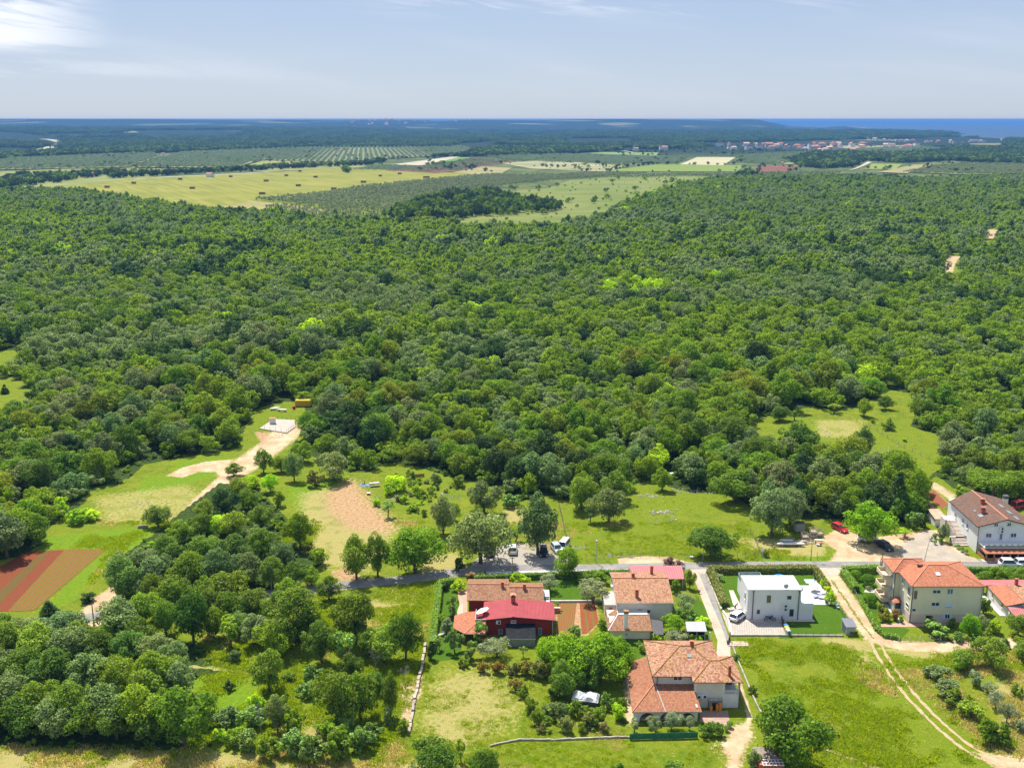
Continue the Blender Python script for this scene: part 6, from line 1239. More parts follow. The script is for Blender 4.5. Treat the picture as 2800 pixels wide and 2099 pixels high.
b.put(MB().box(105.2, 119, 212.7, 216, 2.55, 2.75).box(105.2, 119, 212.6, 212.75, 2.75, 3.4, 1), 'balcony', [WHITE, plain('balcony_rail', (.33, .34, .38), .8, .15, 1.5)])
m = MB(); rg = random.Random(5)
for i in range(9): m.dome((105.8 + i * 1.3 + rg.uniform(-.2, .2), 212.55, 3.35), .4, .22, .22, 0, 8, 3)
b.put(m, 'flower_box', plain('trailing_plants', (.12, .18, .03), .9, .4, 5))
m = MB(); m.roof([[(104.7, 211.2, 2.0), (120, 211.2, 2.0), (120, 213.3, 2.55), (104.5, 213.3, 2.55)]], .12); b.put(m, 'veranda_roof', [T_or, WOODB])
m = MB(); m.box(105.0, 120, 211.5, 211.6, 0, .8).box(105.0, 105.1, 211.5, 215.9, 0, .8)
for i in range(9): m.box(105.0 + i * 1.75, 105.14 + i * 1.75, 211.48, 211.62, .8, 1.95)
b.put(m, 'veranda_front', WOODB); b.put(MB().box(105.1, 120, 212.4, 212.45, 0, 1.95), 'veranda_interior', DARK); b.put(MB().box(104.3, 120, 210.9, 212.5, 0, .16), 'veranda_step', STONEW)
m = MB()
for i in range(8): m.xz([(105.16 + i * 1.75, .85), (105.5 + i * 1.75, .85), (105.25 + i * 1.75, 1.4), (105.6 + i * 1.75, 1.95), (105.16 + i * 1.75, 1.95)], 211.64, 211.68)
b.put(m, 'curtain', plain('cream_curtain', (.62, .52, .36), .9, .05))
# the banner hung on the veranda; its letters are not legible in the photograph, so only bars of lettering are kept
sg = b.put(MB().box(107.0, 108.7, 211.40, 211.47, .18, .92), 'banner', plain('red_banner', (.62, .06, .07), .6, .08)); m = MB(); rg = random.Random(8)
for r_ in range(2):
    xx = 107.15 + .1 * r_
    while xx < 108.5: w = rg.uniform(.08, .16); m.box(xx, xx + w, 211.36, 211.39, .62 - r_ * .32, .80 - r_ * .32); xx += w + .05
b.put(m, 'banner_lettering', FRM, sg) if False else b.put(m, 'banner_lettering', FRM)
m = MB()
for i in range(13): m.box(103.0, 104.95, 222.6 + i * .42, 223.1 + i * .42, 0, 1.2 + .155 * (i + 1))
for i in range(6): m.box(101.6, 104.95, 219.9 + i * .42, 220.4 + i * .42, 0, .2 * (i + 1))
m.box(101.6, 104.95, 221.9, 223.0, 0, 1.2).box(102.6, 104.95, 228.1, 230.8, 0, 3.2); b.put(m, 'outside_stairs', plain('worn_step', (.62, .55, .48), .9, .12, 1))
m = MB()
for i in range(13): m.box(103.05, 104.9, 222.6 + i * .42 - .03, 222.62 + i * .42, 1.05 + .155 * (i + .2), 1.2 + .155 * (i + .9))
for i in range(6): m.box(101.65, 104.9, 219.86 + i * .42, 219.9 + i * .42, .2 * i + .02, .2 * i + .15)
m.tube([(103.0, 222.6, 2.2), (103.0, 228.1, 4.1), (102.7, 230.6, 4.1)], .04, 5).tube([(101.6, 220, 1.0), (101.6, 222, 2.0), (103, 222.6, 2.2)], .04, 5); b.put(m, 'stair_riser', plain('brown_riser', (.25, .12, .09), .8))
# the tall kitchen chimney and the low buildings behind
b = B('tall_chimney', 113.5, 219, 'tall white free-standing chimney behind the guest house roof', 'chimney'); x, y = G(2742, 1420)
b.r.location = (x, y, 0); m = MB(); m.box(-.5, .5, -.5, .5, 0, 5.6); m.build('shaft', WHITE, b.r); MB().box(-.6, .6, -.6, .6, 5.6, 6.3).build('cowl', DZINC, b.r)
b = B('tool_shed', 103.2, 233.5, 'small white shed with a pale tiled roof beside the outside stairs', 'shed')
m = MB(); m.box(101.9, 104.5, 231.8, 236.0, 0, 2.0); b.put(m, 'wall', CONCW if False else WHITE); b.put(MB().roof([[(101.6, 231.4, 2.05), (102.9 + 1.9, 231.4, 2.05), (104.6, 236.5, 2.7), (101.7, 236.5, 2.7)]], .14), 'roof', [tiles('pale_tiles', (.52, .30, .20), (.66, .48, .34), dam=.2), DZINC])
# ---- the low house at the right edge
b = B('low_house', 101, 189, 'low white house with patchwork orange and red roofs, cut by the right edge')
m = MB(); m.box(97.5, 108, 184.4, 194.2, 0, 2.35); b.put(m, 'wall', WHITE); m = MB(); m.box(97.3, 108, 181.5, 184.4, 0, 1.5); b.put(m, 'front_wall', WHITE)
m = MB(); m.roof([[(97.0, 185.0, 2.42), (100.5, 184.6, 3.4), (100.5, 192.7, 3.4), (97.4, 194.1, 2.42)]], .14); b.put(m, 'tiled_roof', [T_or, DZINC])
b.put(MB().roof([[(100.55, 184.6, 3.42), (108, 184.6, 4.0), (108, 192.0, 4.0), (100.55, 192.7, 3.42)]], .14), 'upper_roof', [T_cream, DZINC])
b.put(MB().roof([[(96.9, 194.15, 2.5), (101.0, 192.9, 3.2), (108, 192.9, 3.2), (108, 197, 2.5), (97.0, 197, 2.4)]], .1), 'porch_roof', [RED_M2, DZINC]); b.put(MB().roof([[(97.1, 181.2, 1.75), (108, 181.2, 1.75), (108, 184.7, 2.4), (97.2, 184.7, 2.4)]], .1), 'front_roof', [RED_M2, DZINC])
for y, z in ((191.5, 1.5), (187.3, 1.5)): b.win('W', (y, z), .8, 1.0, 'plain', WOODB, at=97.48, frame=WHITE)
for y in (194.8, 195.9, 196.8): b.put(MB().box(97.1, 97.22, y, y + .12, 0, 2.3), 'porch_post', DZINC)
b.chimney(102.3, 192.2, 3.3, 4.6, .28); gutter(b, 97.4, 194.0, 0, 2.4)
b.put(MB().box(96.4, 97.45, 185.5, 194.2, 0, .1), 'side_path', white_conc)
# ---- small sheds
b = B('garden_shed', 64.6, 179.3, 'small grey panelled garden shed with a dark flat roof on the lawn corner', 'shed')
m = MB(); m.box(63.5, 65.3, 177.8, 180.6, 0, 1.75); b.put(m, 'wall', ribbed('grey_panel', (.38, .38, .38), .25, .6)); b.put(MB().roof([[(63.3, 177.6, 1.78), (65.5, 177.6, 1.78), (65.5, 180.9, 2.0), (63.4, 180.9, 2.0)]], .08), 'roof', [plain('dark_roof', (.16, .17, .19), .6, .1), DZINC]); b.put(MB().box(63.45, 63.5, 178.2, 180.2, .05, 1.6), 'door', plain('shed_door', (.13, .14, .15), .6))
x, y = G(2106, 2099); b = B('garden_hut', x, y, 'small hut with a rusty sheet and a rack of frames under the big oak', 'hut')
m = MB(); m.box(x - 2.0, x + 1.6, y - 1.5, y + 2.2, 0, 1.6); b.put(m, 'wall', BRICKC); b.put(MB().roof([[(x - 2.2, y - .2, 1.7), (x + 1.2, y - .2, 1.7), (x + .8, y + 2.6, 1.95), (x - 2.3, y + 2.6, 1.95)]], .08), 'roof', [plain('rusty_sheet', (.25, .20, .17), .9, .3, 1.5), DZINC])
m = MB()
for i in range(7): m.box(x - 1.6 + i * .5, x - 1.5 + i * .5, y - 1.9, y - .2, 1.65, 1.75)
for i in range(3): m.box(x - 1.6, x + 1.6, y - 1.9 + i * .7, y - 1.8 + i * .7, 1.75, 1.82)
b.put(m, 'rack', FRM)
# ---- foundation slab in the wood
b = B('foundation', *G(765, 1165), 'pale concrete foundation slab with steel starter bars at the wood edge', 'foundation')
fa = GP([(709, 1173), (748, 1147), (808, 1150), (808, 1168), (784, 1185)]); m = MB(); m.prism([(p[0], p[1]) for p in reversed(fa)] if True else fa, 0, .28); b.put(m, 'slab', plain('raw_concrete', (.40, .36, .31), .9, .15, .8, dirt=(.30, .22, .15), dirtamt=.6))
m = MB()
for i in range(len(fa)):
    a, c = Vector(fa[i]), Vector(fa[(i + 1) % 5])
    for k in range(5): q = a.lerp(c, k / 5); m.cyl(q.x, q.y, .2, 1.5, .035, 4)
b.put(m, 'starter_bar', DZINC)
b = B('transformer_kiosk', *G(746, 1160), 'small white kiosk standing on the foundation slab', 'kiosk'); x, y = G(746, 1160); b.put(MB().box(x - .9, x + .9, y - .5, y + .5, .29, 2.1).box(x - 1.0, x + 1.0, y - .6, y + .6, 2.1, 2.2, 1), 'cabin', [WHITE, ORW])
b = B('container', *G(830, 1108), 'yellow shipping container half hidden at the top of the dirt track', 'container'); x, y = G(828, 1110); b.put(MB().box(x - 2.4, x + 2.8, y - .9, y + 1.2, .1, 2.2), 'box', ribbed('yellow_sheet', (.62, .38, .03), .3, .5)); b.put(MB().box(x - 2.45, x - 2.4, y - .8, y + 1.1, .2, 2.1), 'door', MATS['yellow_sheet'])
# ================================================================== HEDGES, WALLS, FENCES, POLES
def hedge(name, px, w, h, fol, label, sd=1, dens=115, leaf=.24, world=False):
    pts = [Vector(p) for p in (px if world else GP(px))]; rg = np.random.default_rng(sd); Q = []; core = MB(); o0 = pts[0]
    for a, b in zip(pts[:-1], pts[1:]):
        L_ = (b - a).length; d = (b - a) / L_; n_ = Vector((-d.y, d.x)); n = int(L_ * (w + 2 * h) * dens * .5)
        s = rg.random(n) * (L_ + w * .6) - w * .3; k = rg.random(n) * (w + 2 * h); top = k < w; lr = np.where(k < w + h, -1, 1)
        off = np.where(top, k - w / 2, lr * w / 2); z = np.where(top, h, rg.random(n) * h) + rg.normal(0, .07, n) + .14 * (vn(s + 50, off * 0 + sd, 1.3, sd) - .5); off = off + rg.normal(0, .08, n)
        P = np.stack([a.x + d.x * s + n_.x * off, a.y + d.y * s + n_.y * off, z], 1) - np.array([o0.x, o0.y, 0])
        N_ = np.where(top[:, None], np.array([[0, 0, 1]]), np.array([[n_.x, n_.y, .15]]) * lr[:, None] * np.array([[1, 1, 0]]) + np.array([[0, 0, .4]])) + rg.normal(0, .45, (n, 3)); N_ /= np.linalg.norm(N_, axis=1)[:, None]
        t = np.cross(N_, rg.normal(size=(n, 3))); t /= np.linalg.norm(t, axis=1)[:, None]; bb = np.cross(N_, t); q = leaf * rg.uniform(.6, 1.3, n)[:, None]
        Q.append(np.stack([P - t * q * .5, P - bb * q * .35, P + t * q * .5, P + bb * q * .35], 1).reshape(-1, 3))
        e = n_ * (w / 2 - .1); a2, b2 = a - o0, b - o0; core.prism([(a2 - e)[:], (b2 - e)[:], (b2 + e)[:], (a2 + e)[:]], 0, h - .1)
    me = quadmesh(name, np.concatenate(Q), FOL[fol]); o = tag(bpy.data.objects.new(name, me), label, 'hedge'); COL.objects.link(o); o.location = (o0.x, o0.y, 0)
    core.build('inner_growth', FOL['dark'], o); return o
hedge('clipped_hedge', [(1203, 1607), (1182, 1772)], 1.15, 1.6, 'hedge', 'long bright clipped hedge along the meadow side of the red house garden', 1)
hedge('clipped_hedge', [(1206, 1604), (1246, 1600)], 1.1, 1.6, 'hedge', 'short bright clipped hedge closing the red house garden towards the road', 2)
hedge('road_hedge', [(1300, 1589), (1400, 1583), (1530, 1579)], 1.0, 1.2, 'hedge', 'dark green clipped hedge along the road behind the red house', 3).color = (.6, .7, .8, 1)
hedge('road_hedge', [(1534, 1579), (1620, 1574), (1722, 1571)], 1.0, 1.2, 'hedge', 'dark green clipped hedge between road and big olive tree', 4).color = (.6, .7, .8, 1)
hedge('mottled_hedge', [(1941, 1565), (2226, 1563)], 1.9, 1.35, 'hedge2', 'mottled brown and green hedge along the road behind the white cube house', 5, 100, .3)
hedge('mottled_hedge', [(1943, 1572), (1981, 1660)], 1.7, 1.3, 'hedge2', 'mottled brown and green hedge along the lane', 6, 100, .3)
hedge('mottled_hedge', [(2230, 1568), (2262, 1612)], 1.3, 1.3, 'hedge2', 'mottled hedge turning down along the dirt track to the pool terrace', 7, 100, .3)
hedge('clipped_hedge', [(2306, 1567), (2400, 1563)], 1.5, 1.5, 'hedge', 'bright clipped hedge along the road in the yellow house garden', 8)
hedge('clipped_hedge', [(2306, 1573), (2340, 1618)], 1.5, 1.4, 'hedge', 'bright clipped hedge along the dirt track in the yellow house garden', 9)
hedge('ivy_fence', [(2358, 1652), (2398, 1724), (2420, 1742), (2458, 1748)], .8, .8, 'mid' if False else 'hedge', 'loose climbing greenery on the track fence of the yellow house', 10, 80, .34).color = (.8, .85, .9, 1)
hedge('road_hedge', [(2634, 1567), (2800, 1569), (2860, 1570)], 1.3, 1.4, 'hedge', 'dark hedge along the road right of the yellow house', 11).color = (.65, .8, .8, 1)
def wall(name, px, w, h, mat, label, cat='wall', jit=0, world=False, step=.6):
    pts = [Vector(p) for p in (px if world else GP(px))]; o0 = pts[0]; m = MB(); rg = random.Random(len(label))
    for a, b in zip(pts[:-1], pts[1:]):
        n = max(1, int((b - a).length / step)) if jit else 1; d = (b - a).normalized(); e = Vector((-d.y, d.x)) * w / 2
        for i in range(n):
            p, q = a.lerp(b, i / n) - o0, a.lerp(b, (i + 1) / n) - o0; hh = h * (1 + rg.uniform(-jit, jit)); s = Vector((-d.y, d.x)) * rg.uniform(-jit, jit) * .2
            m.prism([(p - e + s)[:], (q - e + s)[:], (q + e + s)[:], (p + e + s)[:]], 0, hh)
    return tag(m.build(name, mat, loc=(o0.x, o0.y, 0)), label, cat)
OLDW = plain('weathered_boards', (.40, .33, .27), .95, .35, 1.2, dirt=(.10, .08, .08), dirtamt=.7)
wall('board_wall', [(1163, 1765), (1156, 1812), (1136, 1905), (1118, 2004)], .45, .55, OLDW, 'old broken wall of boards and stone along the dry meadow', jit=.45, step=1.1)
wall('low_wall', [(1340, 2040), (1380, 2030), (1425, 2023), (1507, 2024), (1638, 2018), (1726, 2016)], .25, .3, plain('old_wall', (.34, .30, .25), .95, .3, .7, dirt=(.12, .11, .12), dirtamt=.8), 'long low garden wall running to the green fence', jit=.2)
wall('garden_wall', [(1498, 1646), (1560, 1646), (1645, 1645)], .35, .45, white_conc, 'pale low wall between the back lawn and the vegetable beds')
wall('retaining_wall', [(1933, 1574), (1972, 1668)], .3, .5, CREAMW, 'cream retaining wall under the mottled hedge along the lane')
wall('yard_wall', [(1976, 1672), (1990, 1690), (2002, 1738)], .3, .35, CREAMW, 'low wall between the lane and the paved yard'); wall('yard_wall', [(1998, 1738), (2150, 1738), (2306, 1739)], .22, .3, STONEW, 'low grey kerb wall along the near edge of the white house plot')
wall('boundary_wall', [(2001, 1762), (2020, 1812), (2046, 1874), (2068, 1925), (2084, 1955)], .25, .3, MATS['old_wall'], 'narrow low boundary wall from the lane end down past the villa')
wall('entry_steps', [(1990, 1668), (2040, 1664)], .9, .35, STONEW, 'stone steps and planting edge at the head of the paved yard')
def fence(name, px, n, h, label, post=.05, wires=3, pm=None, panel=None, top=False):
    pts = [Vector(p) for p in GP(px)]; L_ = [0]
    for a, b in zip(pts[:-1], pts[1:]): L_.append(L_[-1] + (b - a).length)
    def at(s):
        for i in range(len(pts) - 1):
            if s <= L_[i + 1] + 1e-6: return pts[i].lerp(pts[i + 1], (s - L_[i]) / (L_[i + 1] - L_[i]))
        return pts[-1]
    e = tag(empty(name, (*pts[0], 0)), label, 'fence'); o0 = pts[0]; P = [at(L_[-1] * i / (n - 1)) - o0 for i in range(n)]
    for p in P: MB().cyl(p.x, p.y, -.1, h, post, 6).build('post', pm or OLDW, e)
    m = MB()
    for a, b in zip(P[:-1], P[1:]):
        for k in range(wires): z = h * (k + .7) / wires; m.tube([(*a, z), (*b, z)], .018, 4)
    m.build('wire', DZINC, e)
    if panel:
        m = MB()
        for a, b in zip(P[:-1], P[1:]): d = (b - a).normalized(); q = Vector((-d.y, d.x)) * .02; m.prism([(a - q)[:], (b - q)[:], (b + q)[:], (a + q)[:]], .06, h * .95)
        m.build('mesh_panel', panel, e)
fence('meadow_fence', [(1529, 1388), (1537, 1420), (1548, 1470), (1557, 1506)], 11, 1.3, 'line of wooden posts climbing the meadow from the end of the car park', .07)
fence('roadside_fence', [(1602, 1533), (1700, 1523), (1880, 1526)], 12, 1.3, 'thin wooden posts along the far verge opposite the cream house', .05)
fence('roadside_fence', [(2016, 1523), (2085, 1522)], 4, 1.3, 'four thin posts along the verge near the field gate', .05)
fence('clearing_fence', [(2230, 1140), (2330, 1148), (2400, 1180), (2470, 1225), (2540, 1255)], 16, 1.3, 'line of posts crossing the upper right clearing', .06)
fence('sheep_fence', [(2082, 1522), (2070, 1490), (2052, 1455)], 6, 1.2, 'posts along the worn sheep path at the meadow edge', .05)
fence('garden_fence', [(2458, 1754), (2560, 1750), (2690, 1752)], 9, 1.0, 'grey wire fence with white posts in front of the yellow house', .05, 4, FRM)
fence('mesh_fence', [(2136, 1695), (2162, 1742)], 5, 1.1, 'dark mesh fence between paved yard and lawn', .04, 2, BLACKM, glass('dark_mesh', (.10, .13, .12), .6))
fence('mesh_fence', [(2162, 1740), (2306, 1741)], 8, .95, 'thin dark wire fence along the near edge of the lawn', .03, 3, BLACKM)
fence('mesh_fence', [(2284, 1650), (2322, 1706)], 5, 1.0, 'thin dark wire fence between lawn and dirt track', .03, 3, BLACKM)
fence('green_fence', [(1722, 2022), (1760, 2020), (1840, 2019), (1907, 2017)], 10, 1.15, 'green netting fence in front of the olive trees at the villa', .04, 2, plain('green_post', (.02, .20, .12), .6), plain('green_net', (.03, .16, .08), .85, .4, 2.5))
fence('garden_rail', [(2337, 1622), (2350, 1645), (2362, 1650)], 5, .9, 'white rail at the gate of the yellow house garden', .04, 3, FRM)
fence('board_fence', [(1128, 1306), (1160, 1303)], 6, 1.0, 'dark board fence at the wood edge behind the rough ground', .05, 2, OLDW, WOODB)
def pole(name, u, vb, vt, label, cat, mat=None, r=.07, lamp=None, lean=0):
    x, y = G(u, vb); h = HT(u, vb, vt); e = tag(empty(name, (x, y, 0)), label, cat); m = MB(); m.tube([(0, 0, -.2), (lean * .5, 0, h * .5), (lean, 0, h)], [r * 1.2, r, r * .7], 8); m.build('pole', mat or ZINC, e)
    if lamp == 'ball': MB().dome((lean, 0, h), .22, .22, .22, 0, 10, 8, 1).build('lamp_head', FRM, e)
    if lamp == 'arm': MB().tube([(lean, 0, h), (lean + .5, -.1, h + .15), (lean + 1.0, -.2, h + .15)], .04, 6).build('arm', mat or ZINC, e); MB().box(lean + .9, lean + 1.6, -.35, -.05, h + .1, h + .22).build('lamp_head', FRM, e)
    if lamp == 'sign': MB().box(lean - .3, lean + .3, -.1, -.05, h - .6, h).build('sign_plate', FRM, e)
    if lamp == 'cross': MB().box(lean - .5, lean + .5, -.06, .06, h - .35, h - .22).build('crossbar', mat or OLDW, e)
WP = plain('weathered_pole', (.22, .17, .13), .9, .25, 2)
pole('street_lamp', 1630, 1538, 1478, 'street lamp with a round head on the verge in front of the meadow', 'street lamp', lamp='ball')
pole('street_lamp', 1870, 1603, 1522, 'street lamp with an arm at the corner of the red carport', 'street lamp', lamp='arm'); pole('street_lamp', 1922, 1531, 1478, 'street lamp in front of the lone dark round tree', 'street lamp', lamp='ball')
pole('utility_pole', 1401, 1581, 1522, 'grey utility pole behind the hedge of the red house', 'utility pole', WP, .11, 'cross'); pole('street_lamp', 1334, 1547, 1503, 'slim street lamp in the shade at the left end of the car park', 'street lamp', lamp='ball')
pole('utility_pole', 2217, 1532, 1488, 'short pole with an arm on the verge below the planks', 'utility pole', WP, .08, 'arm'); pole('street_lamp', 2527, 1533, 1470, 'leaning street lamp on the forecourt behind the yellow house', 'street lamp', lamp='ball', lean=.8)
pole('utility_pole', 2411, 1547, 1508, 'dark utility pole at the road behind the yellow house', 'utility pole', WP, .12); pole('utility_pole', 2407, 1548, 1522, 'shorter dark pole beside the utility pole behind the yellow house', 'utility pole', WP, .09)
pole('street_lamp', 743, 1613, 1548, 'street lamp rising from the wood beside the shaded road', 'street lamp', lamp='ball'); pole('utility_pole', 258, 1714, 1650, 'wooden pole at the junction of dirt track and road', 'utility pole', WP, .12)
pole('sign_post', 1666, 1538, 1514, 'thin sign post on the verge right of the street lamp', 'sign post', lamp='sign', r=.04); pole('sign_post', 2084, 1533, 1500, 'white sign post by the field gate', 'sign post', r=.06, lamp='sign'); pole('sign_post', 2234, 1531, 1508, 'thin post right of the short pole with an arm', 'post', WP, .05)
pole('sign_post', 1452, 1564, 1549, 'thin post on the footpath before the car park', 'post', r=.04); pole('bollard', 1757, 1555, 1545, 'small white marker post on the road opposite the cream house', 'post', FRM, .09)
pole('gate_post', 1339, 1583, 1569, 'white gate post behind the tiled roof of the red house', 'post', WHITE, .2); pole('gate_post', 1995, 1753, 1727, 'dark gate post at the corner of the paved yard', 'post', WP, .14); pole('gate_post', 1940, 1748, 1728, 'white gate post beside the metal shelter', 'post', WHITE, .14)
pole('washing_pole', 1386, 1590, 1577, 'slim white pole behind the red house', 'post', FRM, .05); pole('mailbox_post', 2471, 1478, 1459, 'wooden post with a box on the grass island of the forecourt', 'post', WP, .1, 'cross')
# ================================================================== VEHICLES
TYRE = plain('tyre_rubber', (.02, .02, .02), .9, .1); RIM = plain('alloy_rim', (.5, .5, .52), .35, .05, 3, .6, .8); LAMPR = plain('red_tail_light', (.5, .01, .01), .3, .1); LAMPW = plain('headlight', (.8, .82, .85), .2, .03); PLATE = plain('number_plate', (.75, .76, .78), .6, .03)
def car(u, v, head, col, label, kind='hatch', sc=1.1, place=None, group=None):
    """head: degrees, 0 = nose points away from the camera; length runs along local y"""
    x, y = place or G(u, v); e = tag(empty({'suv': 'parked_suv', 'hatch': 'parked_car', 'van': 'parked_van'}[kind], (x, y, 0), R(-head)), label, 'car', group); e.scale = (sc,) * 3
    key = 'car_paint_%02x%02x%02x' % tuple(int(c * 255) for c in col)
    pm = MATS.get(key) or plain(key, col, .28, .02, .5, .6, .15)
    Lh, wd, bel, top, gc = {'hatch': (2.1, .88, .86, 1.45, .28), 'suv': (2.2, .92, .98, 1.66, .34), 'van': (2.3, .92, 1.0, 1.9, .3)}[kind]
    # shell: stations along the length, a rounded section at each
    st = [(-Lh, .42, .62, .80), (-Lh + .08, .30, bel * .93, .92), (-Lh + .45, .24, bel + .02, .98), (-.9, .22, bel + .02, 1.0), (.6, .22, bel, 1.0), (1.05, .22, bel - .04, .99), (Lh - .35, .24, bel - .17, .95), (Lh - .08, .30, bel - .28, .88), (Lh, .40, .56, .78)]
    V, Fc = [], []
    for (yy, zb, zt, k) in st:
        w_ = wd * k; V += [(-w_ * .92, yy, zb), (-w_, yy, (zb + zt) * .45), (-w_ * .98, yy, zt - .12), (-w_ * .90, yy, zt), (w_ * .90, yy, zt), (w_ * .98, yy, zt - .12), (w_, yy, (zb + zt) * .45), (w_ * .92, yy, zb)]
    for i in range(len(st) - 1):
        for j in range(8): a = i * 8 + j; b2 = i * 8 + (j + 1) % 8; Fc.append((a, b2, b2 + 8, a + 8))
    Fc += [tuple(range(8))[::-1], tuple(range((len(st) - 1) * 8, len(st) * 8))]
    m = MB().add(V, [f[::-1] for f in Fc]); r0, r1, f1, f0 = (-Lh + .18, -Lh + .55, .35, 1.05) if kind != 'van' else (-Lh + .1, -Lh + .25, .7, 1.2)
    wb, wt = wd * .93, wd * .74
    cab = [(-wb, r0, bel), (wb, r0, bel), (wb, f0, bel), (-wb, f0, bel), (-wt, r1, top), (wt, r1, top), (wt, f1, top), (-wt, f1, top)]
    m.add(cab, [(4, 5, 6, 7), (0, 1, 5, 4), (1, 2, 6, 5), (2, 3, 7, 6), (3, 0, 4, 7)]); m.add([(-wt * .9, r1 + .1, top + .04), (wt * .9, r1 + .1, top + .04), (wt * .9, f1 - .1, top + .04), (-wt * .9, f1 - .1, top + .04)] + cab[4:], [(0, 1, 2, 3), (4, 5, 1, 0), (5, 6, 2, 1), (6, 7, 3, 2), (7, 4, 0, 3)])
    m.build('body', pm, e, True if False else False)
    def pan(a, b, c, d, k=.12, o=.012, name='side_window', cut=None):
        P = [Vector(cab[i]) for i in (a, b, c, d)]; cen = sum(P, Vector()) / 4; n = (P[1] - P[0]).cross(P[3] - P[0]).normalized(); Q = [p.lerp(cen, k) + n * o for p in P]
        MB().add([tuple(q) for q in Q] + [tuple(q - n * .03) for q in Q], [(0, 1, 2, 3), (4, 7, 6, 5), (0, 4, 5, 1), (1, 5, 6, 2), (2, 6, 7, 3), (3, 7, 4, 0)]).build(name, GLS, e)
    pan(0, 1, 5, 4, name='rear_window'); pan(2, 3, 7, 6, name='windscreen'); pan(1, 2, 6, 5); pan(3, 0, 4, 7)
    for sx in (-1, 1):
        for yy in (-Lh + .85, Lh - .85):
            o = MB().tube([(sx * (wd - .2), yy, .33), (sx * (wd + .01), yy, .33)], .33, 14).build('wheel', TYRE, e); MB().tube([(sx * (wd + .005), yy, .33), (sx * (wd + .025), yy, .33)], .2, 10).build('rim', RIM, o)
        MB().box(min(sx * .5, sx * .8), max(sx * .5, sx * .8), -Lh - .01, -Lh + .1, bel - .3, bel - .12).build('tail_light', LAMPR, e); MB().box(min(sx * .5, sx * .76), max(sx * .5, sx * .76), Lh - .12, Lh + .01, .52, .66).build('headlight', LAMPW, e)
        MB().box(min(sx * wd, sx * (wd + .16)), max(sx * wd, sx * (wd + .16)), .75, .9, bel, bel + .12).build('mirror', pm, e)
    MB().box(-.26, .26, -Lh - .02, -Lh + .05, .5, .62).build('number_plate', PLATE, e); return e
car(1341, 1514, 5, (.02, .03, .06), 'dark blue car in the shade at the left end of the car park'); car(1402, 1508, 0, (.72, .73, .74), 'white silver car seen from behind in the sunny middle of the car park', 'suv')
car(1486, 1514, 180, (.02, .022, .03), 'black car facing the road under the forked tree'); car(1522, 1505, 165, (.42, .50, .58), 'pale blue silver car at the right end of the car park')
car(1541, 1500, 200, (.7, .7, .7), 'white car half hidden behind the bright street tree', 'van'); car(2018, 1690, 42, (.80, .81, .83), 'white hatchback on the block paving in front of the white cube house')
car(2296, 1449, 155, (.50, .015, .02), 'red car at the back of the dirt car park'); car(2372, 1478, 95, (.75, .76, .78), 'white car behind the trunk of the bright yellow green tree', 'suv')
car(2420, 1499, 160, (.015, .016, .02), 'black car in the sun right of the bright yellow green tree'); car(2761, 1548, 92, (.80, .80, .82), 'white SUV on the road in front of the banner veranda', 'suv'); car(2800, 1545, 88, (.72, .73, .75), 'white car cut by the right edge in front of the veranda')
car(2786, 1388, 60, (.40, .02, .03), 'red van behind the guest house roof', 'van')
car(611, 472, 75, (.75, .75, .76), 'tiny white car on the country road beyond the hay field', place=G(611, 475.5)); car(1076, 470, 80, (.2, .35, .55), 'tiny blue car at the far corner of the hay field', place=G(1076, 468))
# motorcycle
x, y = G(2105, 1697); e = tag(empty('motorcycle', (x, y, 0), R(0)), 'dark motorcycle parked against the white cube house', 'motorcycle'); e.scale = (1.12,) * 3
for xx in (-.72, .72):
    k = MB(); a = [(xx + .30 * math.cos(q), 0, .32 + .30 * math.sin(q)) for q in [math.pi * j / 8 for j in range(17)]]; k.tube(a, .055, 6); o = k.build('wheel', TYRE, e); MB().tube([(xx, -.05, .32), (xx, .05, .32)], .14, 10).build('rim', RIM, o)
m = MB(); m.dome((.18, 0, .80), .32, .17, .16, 0, 10, 6, 1).dome((0, 0, .5), .3, .16, .22, 0, 8, 6, 1).tube([(.72, 0, .32), (.52, 0, .85), (.45, 0, 1.0)], .04, 6).tube([(-.72, 0, .32), (-.2, 0, .55), (.2, 0, .6)], .05, 6); m.build('body', plain('motorcycle_paint', (.05, .07, .10), .3, .1), e)
MB().xz([(-.85, .86), (-.15, .74), (0, .78), (-.2, .86), (-.8, .96)], -.12, .12).build('seat', BLACKM, e); MB().tube([(.42, -.36, 1.02), (.48, 0, 1.0), (.42, .36, 1.02)], .025, 6).build('handlebar', BLACKM, e); MB().dome((.62, 0, .9), .1, .12, .1, 0, 8, 6, 1).build('headlight', LAMPW, e); MB().tube([(0, -.15, .3), (-.8, -.18, .4)], .05, 6).build('exhaust', RIM, e)
# covered trailer under the walnut trees
x, y = G(1601, 1924); e = tag(empty('covered_trailer', (x, y, 0), R(-12)), 'box trailer under a crumpled white tarpaulin in the walnut shade', 'trailer')
MB().box(-2.0, 2.0, -1.1, 1.1, .35, 1.5).build('box', plain('trailer_side', (.10, .09, .10), .8), e); rg = random.Random(4); V = []; Fc = []
for j in range(9):
    for i in range(13):
        xx, yy = -2.25 + i * .375, -1.35 + j * .34; ed = min(i, 12 - i, j, 8 - j); V.append((xx, yy, (1.55 if ed == 0 else 1.7 + .15 * math.sin(i * .9 + j) + rg.uniform(-.1, .16)) - (.25 if ed == 0 else 0)))
for j in range(8):
    for i in range(12): a = j * 13 + i; Fc.append((a, a + 1, a + 14, a + 13))
o = MB().add(V, Fc).build('tarpaulin', plain('white_tarpaulin', (.50, .50, .52), .6, .15, 2), e); sm = o.modifiers.new('thickness', 'SOLIDIFY'); sm.thickness = .03
